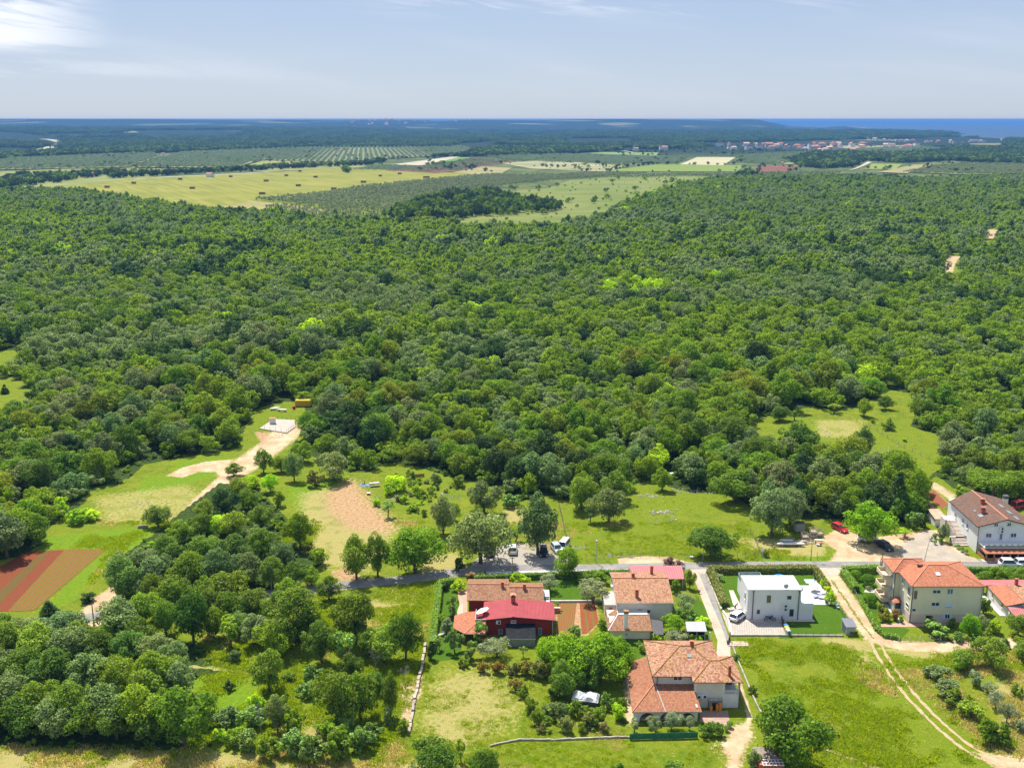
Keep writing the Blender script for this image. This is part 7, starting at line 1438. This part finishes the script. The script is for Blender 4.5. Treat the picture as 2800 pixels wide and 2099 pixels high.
for sx in (-1, 1): MB().tube([(.2, sx * 1.12, .35), (.2, sx * 1.0, .35)], .34, 12).build('wheel', TYRE, e)
MB().tube([(2, 0, .45), (3.2, 0, .4)], .05, 6).build('drawbar', DZINC, e)
for (u, v, s, lab) in ((2209, 1304, 1.0, 'small white trailer glimpsed among the trees behind the pallets'), (1951, 1302, .8, 'small white covered cart at the wood edge behind the meadow'), (1838, 1304, .6, 'little white animal trailer under the trees at the top of the meadow')):
    x, y = G(u, v); e = tag(empty('small_trailer', (x, y, 0), R(15)), lab, 'trailer'); e.scale = (s,) * 3
    MB().xz([(-1.6, .5), (1.6, .5), (1.7, 1.6), (1.2, 2.1), (-1.4, 2.1), (-1.7, 1.5)], -.9, .9).build('body', WHITE, e)
    for sx in (-1, 1): MB().tube([(0, sx * .95, .32), (0, sx * .8, .32)], .32, 10).build('wheel', TYRE, e)
    MB().box(-.9, .3, -.93, -.9, 1.2, 1.7).build('window', GLS, e)
# ================================================================== PEOPLE
def person(u, v, label, top, legs, pose='stand', face=0, h=1.8, hair=(.03, .02, .015), z=0.0):
    x, y = G(u, v, z); e = tag(empty('person', (x, y, z), R(face)), label, 'person'); s = h / 1.8
    if pose == 'stand': J = {'hip': (0, 0, .95), 'ch': (0, -.02, 1.3), 'nk': (0, -.02, 1.48), 'hd': (0, -.05, 1.66), 'kL': (-.11, -.05, .5), 'fL': (-.12, .02, .07), 'tL': (-.13, -.17, .04), 'kR': (.11, .03, .5), 'fR': (.13, .10, .07), 'tR': (.14, -.08, .04), 'sL': (-.19, 0, 1.42), 'eL': (-.26, .02, 1.14), 'wL': (-.24, -.1, .9), 'sR': (.19, 0, 1.42), 'eR': (.26, .03, 1.14), 'wR': (.25, -.08, .88)}
    elif pose == 'sit': J = {'hip': (0, 0, .12), 'ch': (0, .06, .46), 'nk': (0, .04, .64), 'hd': (0, .0, .82), 'kL': (-.13, -.42, .42), 'fL': (-.13, -.72, .08), 'tL': (-.13, -.88, .06), 'kR': (.13, -.44, .40), 'fR': (.14, -.78, .08), 'tR': (.14, -.94, .06), 'sL': (-.19, .05, .58), 'eL': (-.27, .0, .34), 'wL': (-.2, -.25, .38), 'sR': (.19, .05, .58), 'eR': (.3, .1, .34), 'wR': (.34, .2, .08)}
    else: J = {'hip': (0, .1, .93), 'ch': (0, -.12, 1.22), 'nk': (0, -.25, 1.36), 'hd': (0, -.36, 1.5), 'kL': (-.12, -.1, .5), 'fL': (-.13, .02, .07), 'tL': (-.13, -.16, .04), 'kR': (.12, .2, .5), 'fR': (.13, .42, .07), 'tR': (.14, .25, .04), 'sL': (-.19, -.18, 1.3), 'eL': (-.24, -.4, 1.08), 'wL': (-.15, -.6, .98), 'sR': (.19, -.18, 1.3), 'eR': (.25, -.38, 1.06), 'wR': (.15, -.6, .98)}
    ks = list(J); Ed = [('hip', 'ch'), ('ch', 'nk'), ('nk', 'hd'), ('hip', 'kL'), ('kL', 'fL'), ('fL', 'tL'), ('hip', 'kR'), ('kR', 'fR'), ('fR', 'tR'), ('ch', 'sL'), ('sL', 'eL'), ('eL', 'wL'), ('ch', 'sR'), ('sR', 'eR'), ('eR', 'wR')]
    Rd = {'hip': .15, 'ch': .16, 'nk': .06, 'hd': .105, 'kL': .075, 'kR': .075, 'fL': .05, 'fR': .05, 'tL': .04, 'tR': .04, 'sL': .07, 'sR': .07, 'eL': .048, 'eR': .048, 'wL': .035, 'wR': .035}
    me = bpy.data.meshes.new('body'); me.from_pydata([tuple(c * s for c in J[k]) for k in ks], [(ks.index(a), ks.index(b)) for a, b in Ed], []); o = bpy.data.objects.new('body', me); COL.objects.link(o)
    o.modifiers.new('skin', 'SKIN'); me.skin_vertices.clear() if False else None
    for i, k in enumerate(ks): me.skin_vertices[0].data[i].radius = (Rd[k] * s, Rd[k] * s * (.75 if k in ('hip', 'ch') else 1)); me.skin_vertices[0].data[i].use_root = k == 'hip'
    sb = o.modifiers.new('sub', 'SUBSURF'); sb.levels = sb.render_levels = 2
    bpy.context.view_layer.update(); dg = bpy.context.evaluated_depsgraph_get(); bm_ = bpy.data.meshes.new_from_object(o.evaluated_get(dg)); o.modifiers.clear(); o.data = bm_; bm_.materials.clear()
    cm = lambda n, c: MATS.get(n) or plain(n, c, .85, .08, 3)
    for mm in (cm('skin', (.52, .30, .20)), cm('cloth_%02x%02x%02x' % tuple(int(q * 255) for q in top), top), cm('cloth_%02x%02x%02x' % tuple(int(q * 255) for q in legs), legs)): bm_.materials.append(mm)
    for p in bm_.polygons:
        c = p.center / s; dl = min((Vector(J[k]) - c).length for k in ('kL', 'kR', 'fL', 'fR')); dt = min((Vector(J[k]) - c).length for k in ('ch', 'sL', 'sR', 'nk')); dh = (Vector(J['hd']) - c).length; da = min((Vector(J[k]) - c).length for k in ('wL', 'wR', 'eL', 'eR')); df = min((Vector(J[k]) - c).length for k in ('tL', 'tR'))
        p.material_index = 0 if dh < .15 or da < min(dt, .19) else (2 if dl < dt or (c - Vector(J['hip'])).length < .12 else 1); p.use_smooth = True
    o.parent = e; hd = Vector(J['hd']) * s; MB().dome((hd.x, hd.y + .02, hd.z + .02), .115, .12, .12, 0, 12, 5).build('hair', cm('hair_%02x' % int(hair[0] * 255), hair), e, True)
    m = MB().dome((hd.x, hd.y - .115 * s, hd.z - .02), .02, .03, .03, 0, 6, 4, 1); m.build('nose', MATS['skin'], e, True); MB().dome((hd.x - .04, hd.y - .1 * s, hd.z + .01), .014, .01, .01, 0, 6, 4, 1).dome((hd.x + .04, hd.y - .1 * s, hd.z + .01), .014, .01, .01, 0, 6, 4, 1).build('eyes', BLACKM, e); return e
person(1218, 1507, 'person in dark clothes standing in the shade of the huge car park tree', (.03, .03, .035), (.04, .04, .05), face=20); person(1225, 1503, 'person in a white shirt and dark trousers standing beside another person', (.78, .78, .80), (.04, .04, .06), face=-30)
person(2011, 1667, 'person in a dark and red top bending over at the head of the paved yard', (.22, .05, .07), (.05, .05, .08), 'bend', face=60); person(997, 1324, 'person sitting on a blue blanket in the grass with legs stretched', (.05, .04, .05), (.05, .10, .30), 'sit', face=-70); person(1018, 1322, 'person sitting next to the grey picnic table', (.16, .16, .14), (.10, .10, .10), 'sit', face=40)
x, y = G(997, 1326); tag(MB().box(-1.3, 1.3, -.7, .7, 0, .03).build('blanket', plain('blue_blanket', (.12, .22, .40), .9), loc=(x, y, .02)), 'blue blanket spread on the grass under the sitting person', 'blanket')
x, y = G(1024, 1328); e = tag(empty('picnic_table', (x, y, 0), R(15)), 'weathered grey picnic table at the top of the meadow', 'table'); MB().box(-1.3, 1.3, -.5, .5, .85, .93).build('table_top', plain('grey_wood', (.45, .42, .38), .9, .2, 2), e)
for xx in (-1, 1):
    for yy in (-.35, .35): MB().box(xx - .06, xx + .06, yy - .06, yy + .06, 0, .85).build('leg', OLDW, e)
for yy in (-.95, .95): MB().box(-1.3, 1.3, yy - .15, yy + .15, .42, .48).box(-1.1, -1.0, yy - .1, yy + .1, 0, .42).box(1.0, 1.1, yy - .1, yy + .1, 0, .42).build('bench_seat', MATS['grey_wood'], e)
x, y = G(1008, 1352); e = tag(empty('cool_box', (x, y, 0)), 'small red cool box on the meadow below the picnic table', 'cool box'); MB().box(-.4, .4, -.28, .28, 0, .45).build('tub', plain('red_plastic', (.5, .02, .02), .4), e); MB().box(-.43, .43, -.31, .31, .45, .55).build('lid', FRM, e)
# ================================================================== GARDEN THINGS
def parasol(u, v, z0, h, r, mat, label, tilt=0, closed=False, place=None):
    x, y = place or G(u, v); e = tag(empty('parasol', (x, y, z0)), label, 'parasol'); MB().cyl(0, 0, 0, h, .04, 8).build('pole', FRM if not closed else DZINC, e); m = MB()
    if closed: m.tube([(0, 0, h * .45), (0, 0, h * .8), (0, 0, h)], [.06, .2, .05], 8)
    else:
        n = 8; rim = [(r * math.cos(2 * math.pi * i / n), r * math.sin(2 * math.pi * i / n), -.5) for i in range(n)]; m.add([(0, 0, 0)] + rim, [(0, i + 1, (i + 1) % n + 1) for i in range(n)])
        m.add([(0, 0, -.04)] + [(a, b, c - .06) for a, b, c in rim], [(0, (i + 1) % n + 1, i + 1) for i in range(n)])
    o = m.build('canopy', mat, e); o.location = (0, 0, 0 if closed else h); o.rotation_euler = (R(-tilt * .3), R(-tilt), 0); MB().cyl(0, 0, 0, .08, .3, 10).build('base', STONEW, e)
WC = plain('white_canvas', (.84, .82, .78), .8, .04)
parasol(0, 0, 2.5, 1.9, 1.35, WC, 'big white tilted parasol on the balcony of the red house', 22, place=(-5.9, 180.2)); parasol(2226, 1616, .1, 1.9, 1.2, plain('grey_canvas', (.62, .58, .56), .8), 'pale grey open parasol on the pool terrace'); parasol(2227, 1604, .1, 2.4, .3, plain('black_canvas', (.05, .05, .06), .8), 'closed black parasol behind the pool terrace', closed=True)
def lounger(u, v, rz, label, mat):
    x, y = G(u, v); e = tag(empty('sun_lounger', (x, y, .1), R(rz)), label, 'sun lounger'); MB().box(-.95, .3, -.33, .33, .28, .36).build('seat', mat, e); MB().xz([(.3, .28), (1.0, .62), (.97, .70), (.28, .36)], -.33, .33).build('backrest', mat, e)
    for a in (-.85, .75):
        for c in (-.28, .28): MB().box(a - .03, a + .03, c - .03, c + .03, 0, .3).build('leg', ZINC, e)
lounger(2235, 1634, 20, 'sun lounger with blue and red towels on the pool terrace', plain('striped_towel', (.30, .28, .42), .8, .3, 3)); lounger(2246, 1625, 5, 'pale sun lounger behind the parasol', plain('pale_cushion', (.62, .60, .58), .8)); lounger(2251, 1638, -15, 'sun lounger with a light blue towel at the near edge of the pool terrace', plain('pale_blue_towel', (.45, .55, .60), .8)); lounger(1204, 1739, 30, 'grey curved lounger on the lawn by the long hedge', STONEW)
lounger(2259, 1645, 80, 'dark sun lounger at the corner of the pool terrace', BLACKM)
def chair(u, v, rz, mat, label):
    x, y = G(u, v); e = tag(empty('garden_chair', (x, y, 0), R(rz)), label, 'chair'); MB().box(-.26, .26, -.26, .26, .40, .46).build('seat', mat, e); MB().box(-.26, .26, .22, .28, .46, .95).build('backrest', mat, e)
    for a in (-.22, .22):
        for c in (-.22, .24): MB().box(a - .025, a + .025, c - .025, c + .025, 0, .4).build('leg', mat, e)
chair(2288, 1655, 30, FRM, 'upper one of the two white chairs beside the track fence'); chair(2291, 1664, 30, FRM, 'lower one of the two white chairs beside the track fence')
def binn(u, v, mat, label):
    x, y = G(u, v); e = tag(empty('waste_bin', (x, y, 0), R(20)), label, 'waste bin'); MB().add([(-.28, -.3, .05), (.28, -.3, .05), (.28, .3, .05), (-.28, .3, .05), (-.34, -.38, 1.0), (.34, -.38, 1.0), (.34, .38, 1.0), (-.34, .38, 1.0)], [(0, 3, 2, 1), (4, 5, 6, 7), (0, 1, 5, 4), (1, 2, 6, 5), (2, 3, 7, 6), (3, 0, 4, 7)]).build('body', mat, e); MB().roof([[(-.37, -.42, 1.04), (.37, -.42, 1.04), (.37, .4, 1.14), (-.37, .4, 1.14)]], .06).build('lid', mat, e)
    for sx in (-.25, .25): MB().tube([(sx - .03, .32, .1), (sx + .03, .32, .1)], .1, 8).build('wheel', TYRE, e)
binn(2149, 1722, plain('blue_bin', (.05, .20, .50), .5), 'blue waste bin in the row by the mesh fence'); binn(2151, 1728, plain('yellow_bin', (.80, .68, .02), .5), 'yellow waste bin in the row by the mesh fence'); binn(2154, 1735, plain('grey_bin', (.42, .50, .52), .5), 'grey waste bin in the row by the mesh fence'); binn(1203, 1606, MATS['yellow_bin'], 'yellow and blue plastic bin behind the long hedge')
x, y = G(2131, 1581); e = tag(empty('paddling_pool', (x, y, 0)), 'bright blue inflatable behind the roof of the white cube house', 'paddling pool'); k = MB(); k.tube([(1.0 * math.cos(q), 1.0 * math.sin(q), .3) for q in [math.pi * j / 9 for j in range(19)]], .28, 8); k.build('rim', plain('blue_vinyl', (.02, .22, .60), .4), e, True); MB().cyl(0, 0, .05, .2, 1.0, 18).build('water', GLB, e)
x, y = G(2217, 1590); tag(MB().box(-1.2, 1.2, -1.0, 1.0, 0, .12).box(-1.25, 1.25, -1.05, -1.0, 0, .16).box(-1.25, 1.25, 1.0, 1.05, 0, .16).build('pool_cover', plain('turquoise_cover', (.42, .58, .56), .5), loc=(x, y, 0)), 'pale turquoise square cover on the back lawn of the white cube house', 'cover')
x, y = G(2017, 1760); tag(MB().box(-2.0, 2.0, -.9, .9, 0, .12).box(-.6, .2, -.4, .4, .12, .18).build('slab', plain('pink_slab', (.50, .36, .31), .9, .15, 1), loc=(x, y, 0)), 'pinkish concrete cover slab at the corner of the meadow and the lane', 'slab')
x, y = G(1992, 1758); e = tag(empty('scooter', (x, y, 0), R(60)), 'small dark scooter by the gate post of the paved yard', 'scooter')
for xx in (-.5, .5): MB().tube([(xx, -.06, .22), (xx, .06, .22)], .22, 10).build('wheel', TYRE, e)
MB().xz([(-.6, .35), (-.1, .25), (.35, .3), (.5, .95), (.4, .95), (.25, .42), (-.1, .42), (-.2, .75), (-.7, .75)], -.14, .14).build('body', BLACKM, e)
for i, (u, v, r, lab) in enumerate(((1497, 1612, .28, 'terracotta pot on the landing of the red house steps'), (2545, 1478, .3, 'white planter at the top of the forecourt border'), (2556, 1488, .3, 'white planter with a flowering shrub beside the outside stairs'), (2618, 1500, .35, 'white planter with a clipped shrub in the forecourt border'), (2640, 1514, .35, 'white planter with a clipped shrub nearest the veranda'), (2629, 1508, .35, 'white planter with a clipped shrub between two others'), (1995, 1988, .35, 'stone planter with white flowers in the villa garden'), (1987, 1998, .3, 'stone planter beside the dark citrus bush'))):
    x, y = G(u, v); e = tag(empty('plant_pot', (x, y, 1.6 if i == 0 else 0)), lab, 'plant pot'); MB().cyl(0, 0, 0, .5, r * .75, 12, 0, r).build('pot', BRICKC if i == 0 else (FRM if i < 6 else STONEW), e); c = bpy.data.objects.new('plant', libtree('ball', 'hedge', 0)[1]); COL.objects.link(c); c.parent = e; c.scale = (r * 1.2,) * 3; c.location = (0, 0, .3); c.color = (.9, 1, .8, 1)
# timber yard beside the dirt car park
PALW = plain('pallet_wood', (.42, .35, .28), .95, .2, 2); ALU = plain('white_beam', (.72, .72, .72), .6, .08, 1)
def palstack(u, v, n, rz, label, k=1.0):
    x, y = G(u, v); e = tag(empty('pallet_stack', (x, y, 0), R(rz)), label, 'pallet stack'); e.scale = (k,) * 3
    for i in range(n):
        m = MB(); z = i * .85
        for a in (-.7, -.35, 0, .35, .7): m.box(a - .05, a + .05, -.75, -.68, z, z + .8).box(a - .05, a + .05, .68, .75, z, z + .8); m.box(-.75, -.68, a - .05, a + .05, z, z + .8).box(.68, .75, a - .05, a + .05, z, z + .8)
        m.box(-.75, .75, -.75, .75, z, z + .1).box(-.75, .75, -.77, -.73, z + .7, z + .8).box(-.75, .75, .73, .77, z + .7, z + .8); m.build('crate', PALW, e)
palstack(2200, 1475, 2, 5, 'grey crate stack nearest the dark shade, by the planks'); palstack(2222, 1470, 3, -8, 'tallest grey crate stack by the dirt car park'); palstack(2240, 1466, 2, 12, 'crate stack closest to the red car'); palstack(2212, 1482, 1, 0, 'single low crate in front of the crate stacks'); palstack(2160, 1478, 1, 30, 'dark open frame of boards in the shade left of the crate stacks')
x, y = G(2185, 1452); e = tag(empty('grey_box_trailer', (x, y, 0), R(5)), 'grey slatted box container behind the crate stacks', 'container'); MB().box(-1.1, 1.1, -.8, .8, .2, 2.2).build('box', ribbed('grey_slats', (.36, .34, .32), .25, .8), e); MB().box(-1.15, 1.15, -.85, .85, 2.2, 2.3).build('lid', DZINC, e)
def beams(u, v, L_, n, rz, label, mat, legs=True):
    x, y = G(u, v); e = tag(empty('beam_pile', (x, y, 0), R(rz)), label, 'beams')
    for i in range(n): MB().box(-L_ / 2 + i * .3, L_ / 2 - i * .2, -.1 + i * .3, .14 + i * .3, .55, .78).build('beam', mat, e)
    for xx in (-L_ * .3, L_ * .3): MB().box(xx - .08, xx + .08, -.15, n * .3, 0, .54).build('trestle', OLDW, e)
beams(2162, 1494, 6.5, 3, 0, 'long white beams lying on trestles near the road', ALU); beams(2150, 1484, 3.0, 2, -6, 'shorter white frame pieces behind the long white beams', ALU); beams(2192, 1488, 2.8, 3, 10, 'grey planks across the right end of the long beams', PALW); beams(2238, 1484, 2.2, 2, -8, 'white boards with a red end beside the dirt car park', ALU); beams(2240, 1492, 1.4, 2, 5, 'short reddish boards closest to the dirt car park', ORW)
x, y = G(391, 1442); e = tag(empty('log_pile', (x, y, 0), R(5)), 'small grey log pile at the edge of the green crop strip', 'log pile'); rg = random.Random(2)
for i in range(9): MB().tube([(-1.1 + rg.uniform(-.2, .2), -.4 + (i % 4) * .27, .14 + (i // 4) * .24), (1.1 + rg.uniform(-.2, .2), -.4 + (i % 4) * .27, .14 + (i // 4) * .24)], .12, 7).build('log', bark2, e)
for (u, v, n, rz, lab) in ((752, 1121, 4, 25, 'pale timber pile in front of the yellow container'), (770, 1125, 3, -10, 'heap of pale boards next to the red drum')): beams(u, v, 3.6, n, rz, lab, ALU)
x, y = G(804, 1118); e = tag(empty('red_drum', (x, y, 0)), 'bright red round drum in front of the yellow container', 'drum'); MB().cyl(0, 0, 0, 1.0, .5, 14).build('shell', MATS['red_plastic'], e); MB().cyl(0, 0, 1.0, 1.05, .52, 14).build('lid', MATS['red_plastic'], e)
# white rubble and stones: loose stuff
def rubble(name, regs, n, smin, smax, sd, mat):
    rg = np.random.default_rng(sd); m = MB(); cnt = 0
    for (u0, u1, v0, v1) in regs:
        for _ in range(n):
            a, b = rg.normal(0, .28, 2); u = (u0 + u1) / 2 + a * (u1 - u0); v = (v0 + v1) / 2 + b * (v1 - v0); x, y = G(u, v); s = rg.uniform(smin, smax) * (1.8 if rg.random() < .06 else 1); k = len(m.V); m.dome((x, y, s * .2), s, s * rg.uniform(.6, 1), s * rg.uniform(.4, .8), 0, 5, 3, 1)
            for i in range(k, len(m.V)): m.V[i] = tuple(c + float(rg.normal(0, s * .14)) for c in m.V[i])
    return tag(m.build(name, mat), kind='stuff')
LIME = plain('limestone', (.46, .43, .39), .95, .18, 1.5)
rubble('rubble', [(1825, 1890, 1333, 1350), (1770, 1815, 1396, 1406), (1740, 1800, 1352, 1362), (1795, 1850, 1396, 1404), (1880, 1960, 1340, 1350)], 30, .1, .3, 1, LIME)
rubble('stones', [(2232, 2300, 1168, 1220), (2400, 2460, 1216, 1240), (1760, 1860, 1408, 1425), (1170, 1260, 1320, 1400), (1040, 1110, 1345, 1385), (350, 420, 1370, 1390)], 26, .1, .28, 2, LIME)
rubble('roadside_stones', [(1690, 1745, 1521, 1525), (1560, 1600, 1492, 1502), (700, 790, 1180, 1200)], 40, .08, .2, 3, LIME)
# ================================================================== FAR THINGS
BALE = plain('straw_bale', (.30, .19, .095), .95, .25, .6); BALE2 = plain('bale_top', (.52, .40, .22), .95, .2, .6)
proto = empty('bale_stack'); MB().box(-3.6, 3.6, -1.2, 1.2, 0, 3.0).build('bale_wall', BALE, proto); MB().box(-3.5, 3.5, -1.15, 1.15, 3.0, 3.25).build('top_bales', BALE2, proto)
m = MB()
for i in range(4): m.box(-3.65, 3.65, -1.24, -1.2, .7 * i + .62, .7 * i + .68)
m.build('baler_twine', DARK, proto)
first = True
for (u, v, k) in ((293, 514, 1), (366, 503, 1), (493, 492, 1), (526, 517, 1.05), (631, 485, .85), (728, 497, 1.1), (717, 532, 1.15), (783, 482, .9), (820, 470, .9), (863, 486, 1), (816, 510, 1.05), (913, 519, 1.1), (949, 471, .9), (994, 500, 1.2), (1040, 483, .8), (1093, 477, 1), (1166, 487, 1.6), (496, 558, 1.1)):
    o = proto if first else copy_tree(proto); first = False; x, y = G(u, v); o.location = (x, y, .2); o.scale = (k * .95, 1, 1); o.rotation_euler.z = R(random.uniform(-12, 12)); tag(o, 'long stack of brown straw bales standing on the mown hay field', 'bale stack', 'straw bale stacks on the hay field')
# houses of the two far villages, each its own thing
FW = [plain('far_white', (.74, .72, .70), .9, .03), plain('far_cream', (.66, .58, .46), .9, .05), plain('far_pink', (.62, .46, .38), .9, .05), plain('far_ochre', (.60, .42, .22), .9, .05)]; FR = [plain('far_roof', (.42, .20, .12), .9, .15, .3), plain('far_roof_pale', (.56, .38, .27), .9, .15, .3), plain('far_roof_brown', (.34, .17, .12), .9, .15, .3)]
HP = []
for wi in range(4):
    for kind in range(3):
        m = MB(); m.box(-7, 7, -5, 5, 0, 6.5)
        if kind == 1: m.box(-11, -7, -4, 4, 0, 4)
        r = MB()
        if kind == 0: r.roof([[(-7.6, -5.6, 6.4), (7.6, -5.6, 6.4), (7.6, 0, 8.8), (-7.6, 0, 8.8)], [(-7.6, 0, 8.8), (7.6, 0, 8.8), (7.6, 5.6, 6.4), (-7.6, 5.6, 6.4)]], .3)
        elif kind == 1: hiproof(r, -7.6, 7.6, -5.6, 5.6, 6.4, 8.8, -3, 3); r.roof([[(-11.4, -4.4, 3.9), (-7, -4.4, 4.6), (-7, 4.4, 4.6), (-11.4, 4.4, 3.9)]], .3)
        else: r.box(-7.2, 7.2, -5.2, 5.2, 6.5, 6.9); r.box(-3, 4, -3, 3, 6.9, 9)
        w = MB()
        for z in (1.2, 4.2):
            for xx in (-5, -1.5, 1.5, 5): w.box(xx - .6, xx + .6, -5.06, -4.98, z, z + 1.4)
        if kind == 0: m.xz([(-7, 6.5), (7, 6.5), (7, 6.55), (-7, 6.55)], -4.9, 4.9)
        HP.append((meshobj('far_wall', m.V, m.F, FW[wi], None, m.M), meshobj('far_roof', r.V, r.F, [FR[(wi + kind) % 3], FR[2]], None, r.M), meshobj('far_windows', w.V, w.F, DARK, None, w.M)))
HM = [(a.data, b_.data, c.data, k % 3) for k, (a, b_, c) in enumerate(HP)]
for t3 in HP:
    for o in t3: bpy.data.objects.remove(o)
VIL = [(370, 328), (430, 322), (432, 345), (458, 350), (530, 332), (545, 348), (590, 318), (600, 330), (612, 343), (642, 328), (655, 318), (668, 335), (690, 348), (715, 335), (735, 328), (780, 338), (768, 346), (840, 338), (865, 333), (850, 348), (890, 350), (920, 335), (940, 328), (965, 326), (990, 330), (928, 358), (950, 353), (975, 358), (985, 368), (1010, 358), (1040, 354), (1055, 328), (1065, 354), (1085, 328), (1100, 335), (1170, 333), (1235, 323), (1175, 362), (1265, 290), (1272, 304), (1308, 294), (1322, 296), (1215, 284), (1365, 296), (1395, 300), (1440, 302), (1470, 304), (1500, 304), (1540, 300), (1620, 308), (1650, 306), (1690, 308), (1770, 308), (1790, 312), (1840, 312), (1890, 304), (1920, 302), (1950, 304), (1975, 306), (1380, 334), (1410, 336), (1480, 346), (1504, 346), (1512, 338), (2080, 296), (2125, 300), (20, 348), (40, 350), (1560, 330), (1230, 340)]
rg = random.Random(11); desc = ['small distant house with a tiled roof in the village by the coast', 'distant villa with a hipped tiled roof in the village by the coast', 'distant flat-roofed white house in the village by the coast']
def farhouse(x, y, z, k, label, grp, s):
    e = tag(empty('village_house', (x, y, z), R(rg.choice((0, 90, 20, -25, 10)))), label, 'house', grp); e.scale = (s, s, s * rg.uniform(.9, 1.25))
    for me_, nm in zip(HM[k][:2], ('wall', 'roof')): o = bpy.data.objects.new(nm, me_); COL.objects.link(o); o.parent = e
for (zx, zy) in VIL:
    u, v = 1800 + zx / 2.212, 250 + zy / 2.212 + 2; x, y = G(u, v); k = rg.choice((0, 1, 3, 4, 1, 4, 7, 2, 9, 10, 0, 3, 2, 0, 5)); z = float(terrain(np.array([[x, y]]))[0])
    farhouse(x, y, z, k, desc[k % 3], 'houses of the coastal village', rg.uniform(.85, 1.35) * (1.3 if v > 398 else 1))
for i in range(52):
    u = rg.triangular(905, 1290, 1010); v = rg.uniform(343, 357) - (u > 1130) * 3; x, y = G(u, v); z = float(terrain(np.array([[x, y]]))[0]); k = rg.choice((0, 1, 3, 4, 6, 9)); farhouse(x, y, z + 4, k, 'tiny tiled house in the hazy village near the horizon', 'houses of the hazy village near the horizon', rg.uniform(1.3, 2.0))
for (u, v, lab, s) in ((575, 484.5, 'low white barn by the country road left of the hay field', 1.0), (255, 484, 'low white barn with an orange end at the trees by the country road', 1.0), (447, 423.5, 'tiny white hut at the top of the olive grove', .8), (927, 415.5, 'small green-roofed hut among the rows of the olive grove', .9), (2137, 450, 'small brown hut at the edge of the brown ploughed field', .7), (1670, 410, 'white farm building behind the fields', 1.3), (1738, 413, 'long white greenhouse behind the fields', 1.4)):
    x, y = G(u, v); farhouse(x, y, .3, 0 if 'brown' not in lab else 6, lab, None, s * .8)
# the air: one closed box of pale haze
m, t, o = newmat('haze_air'); pv = N(t, 'ShaderNodeVolumePrincipled'); pv.inputs['Color'].default_value = (.13, .36, .82, 1); pv.inputs['Density'].default_value = 7.2e-5; pv.inputs['Anisotropy'].default_value = 0.0
L(t, pv.outputs[0], o.inputs['Volume'])
hz = MB().box(-31500, 31500, -1200, 36000, -3, 98.5).build('haze', m); tag(hz, kind='stuff')
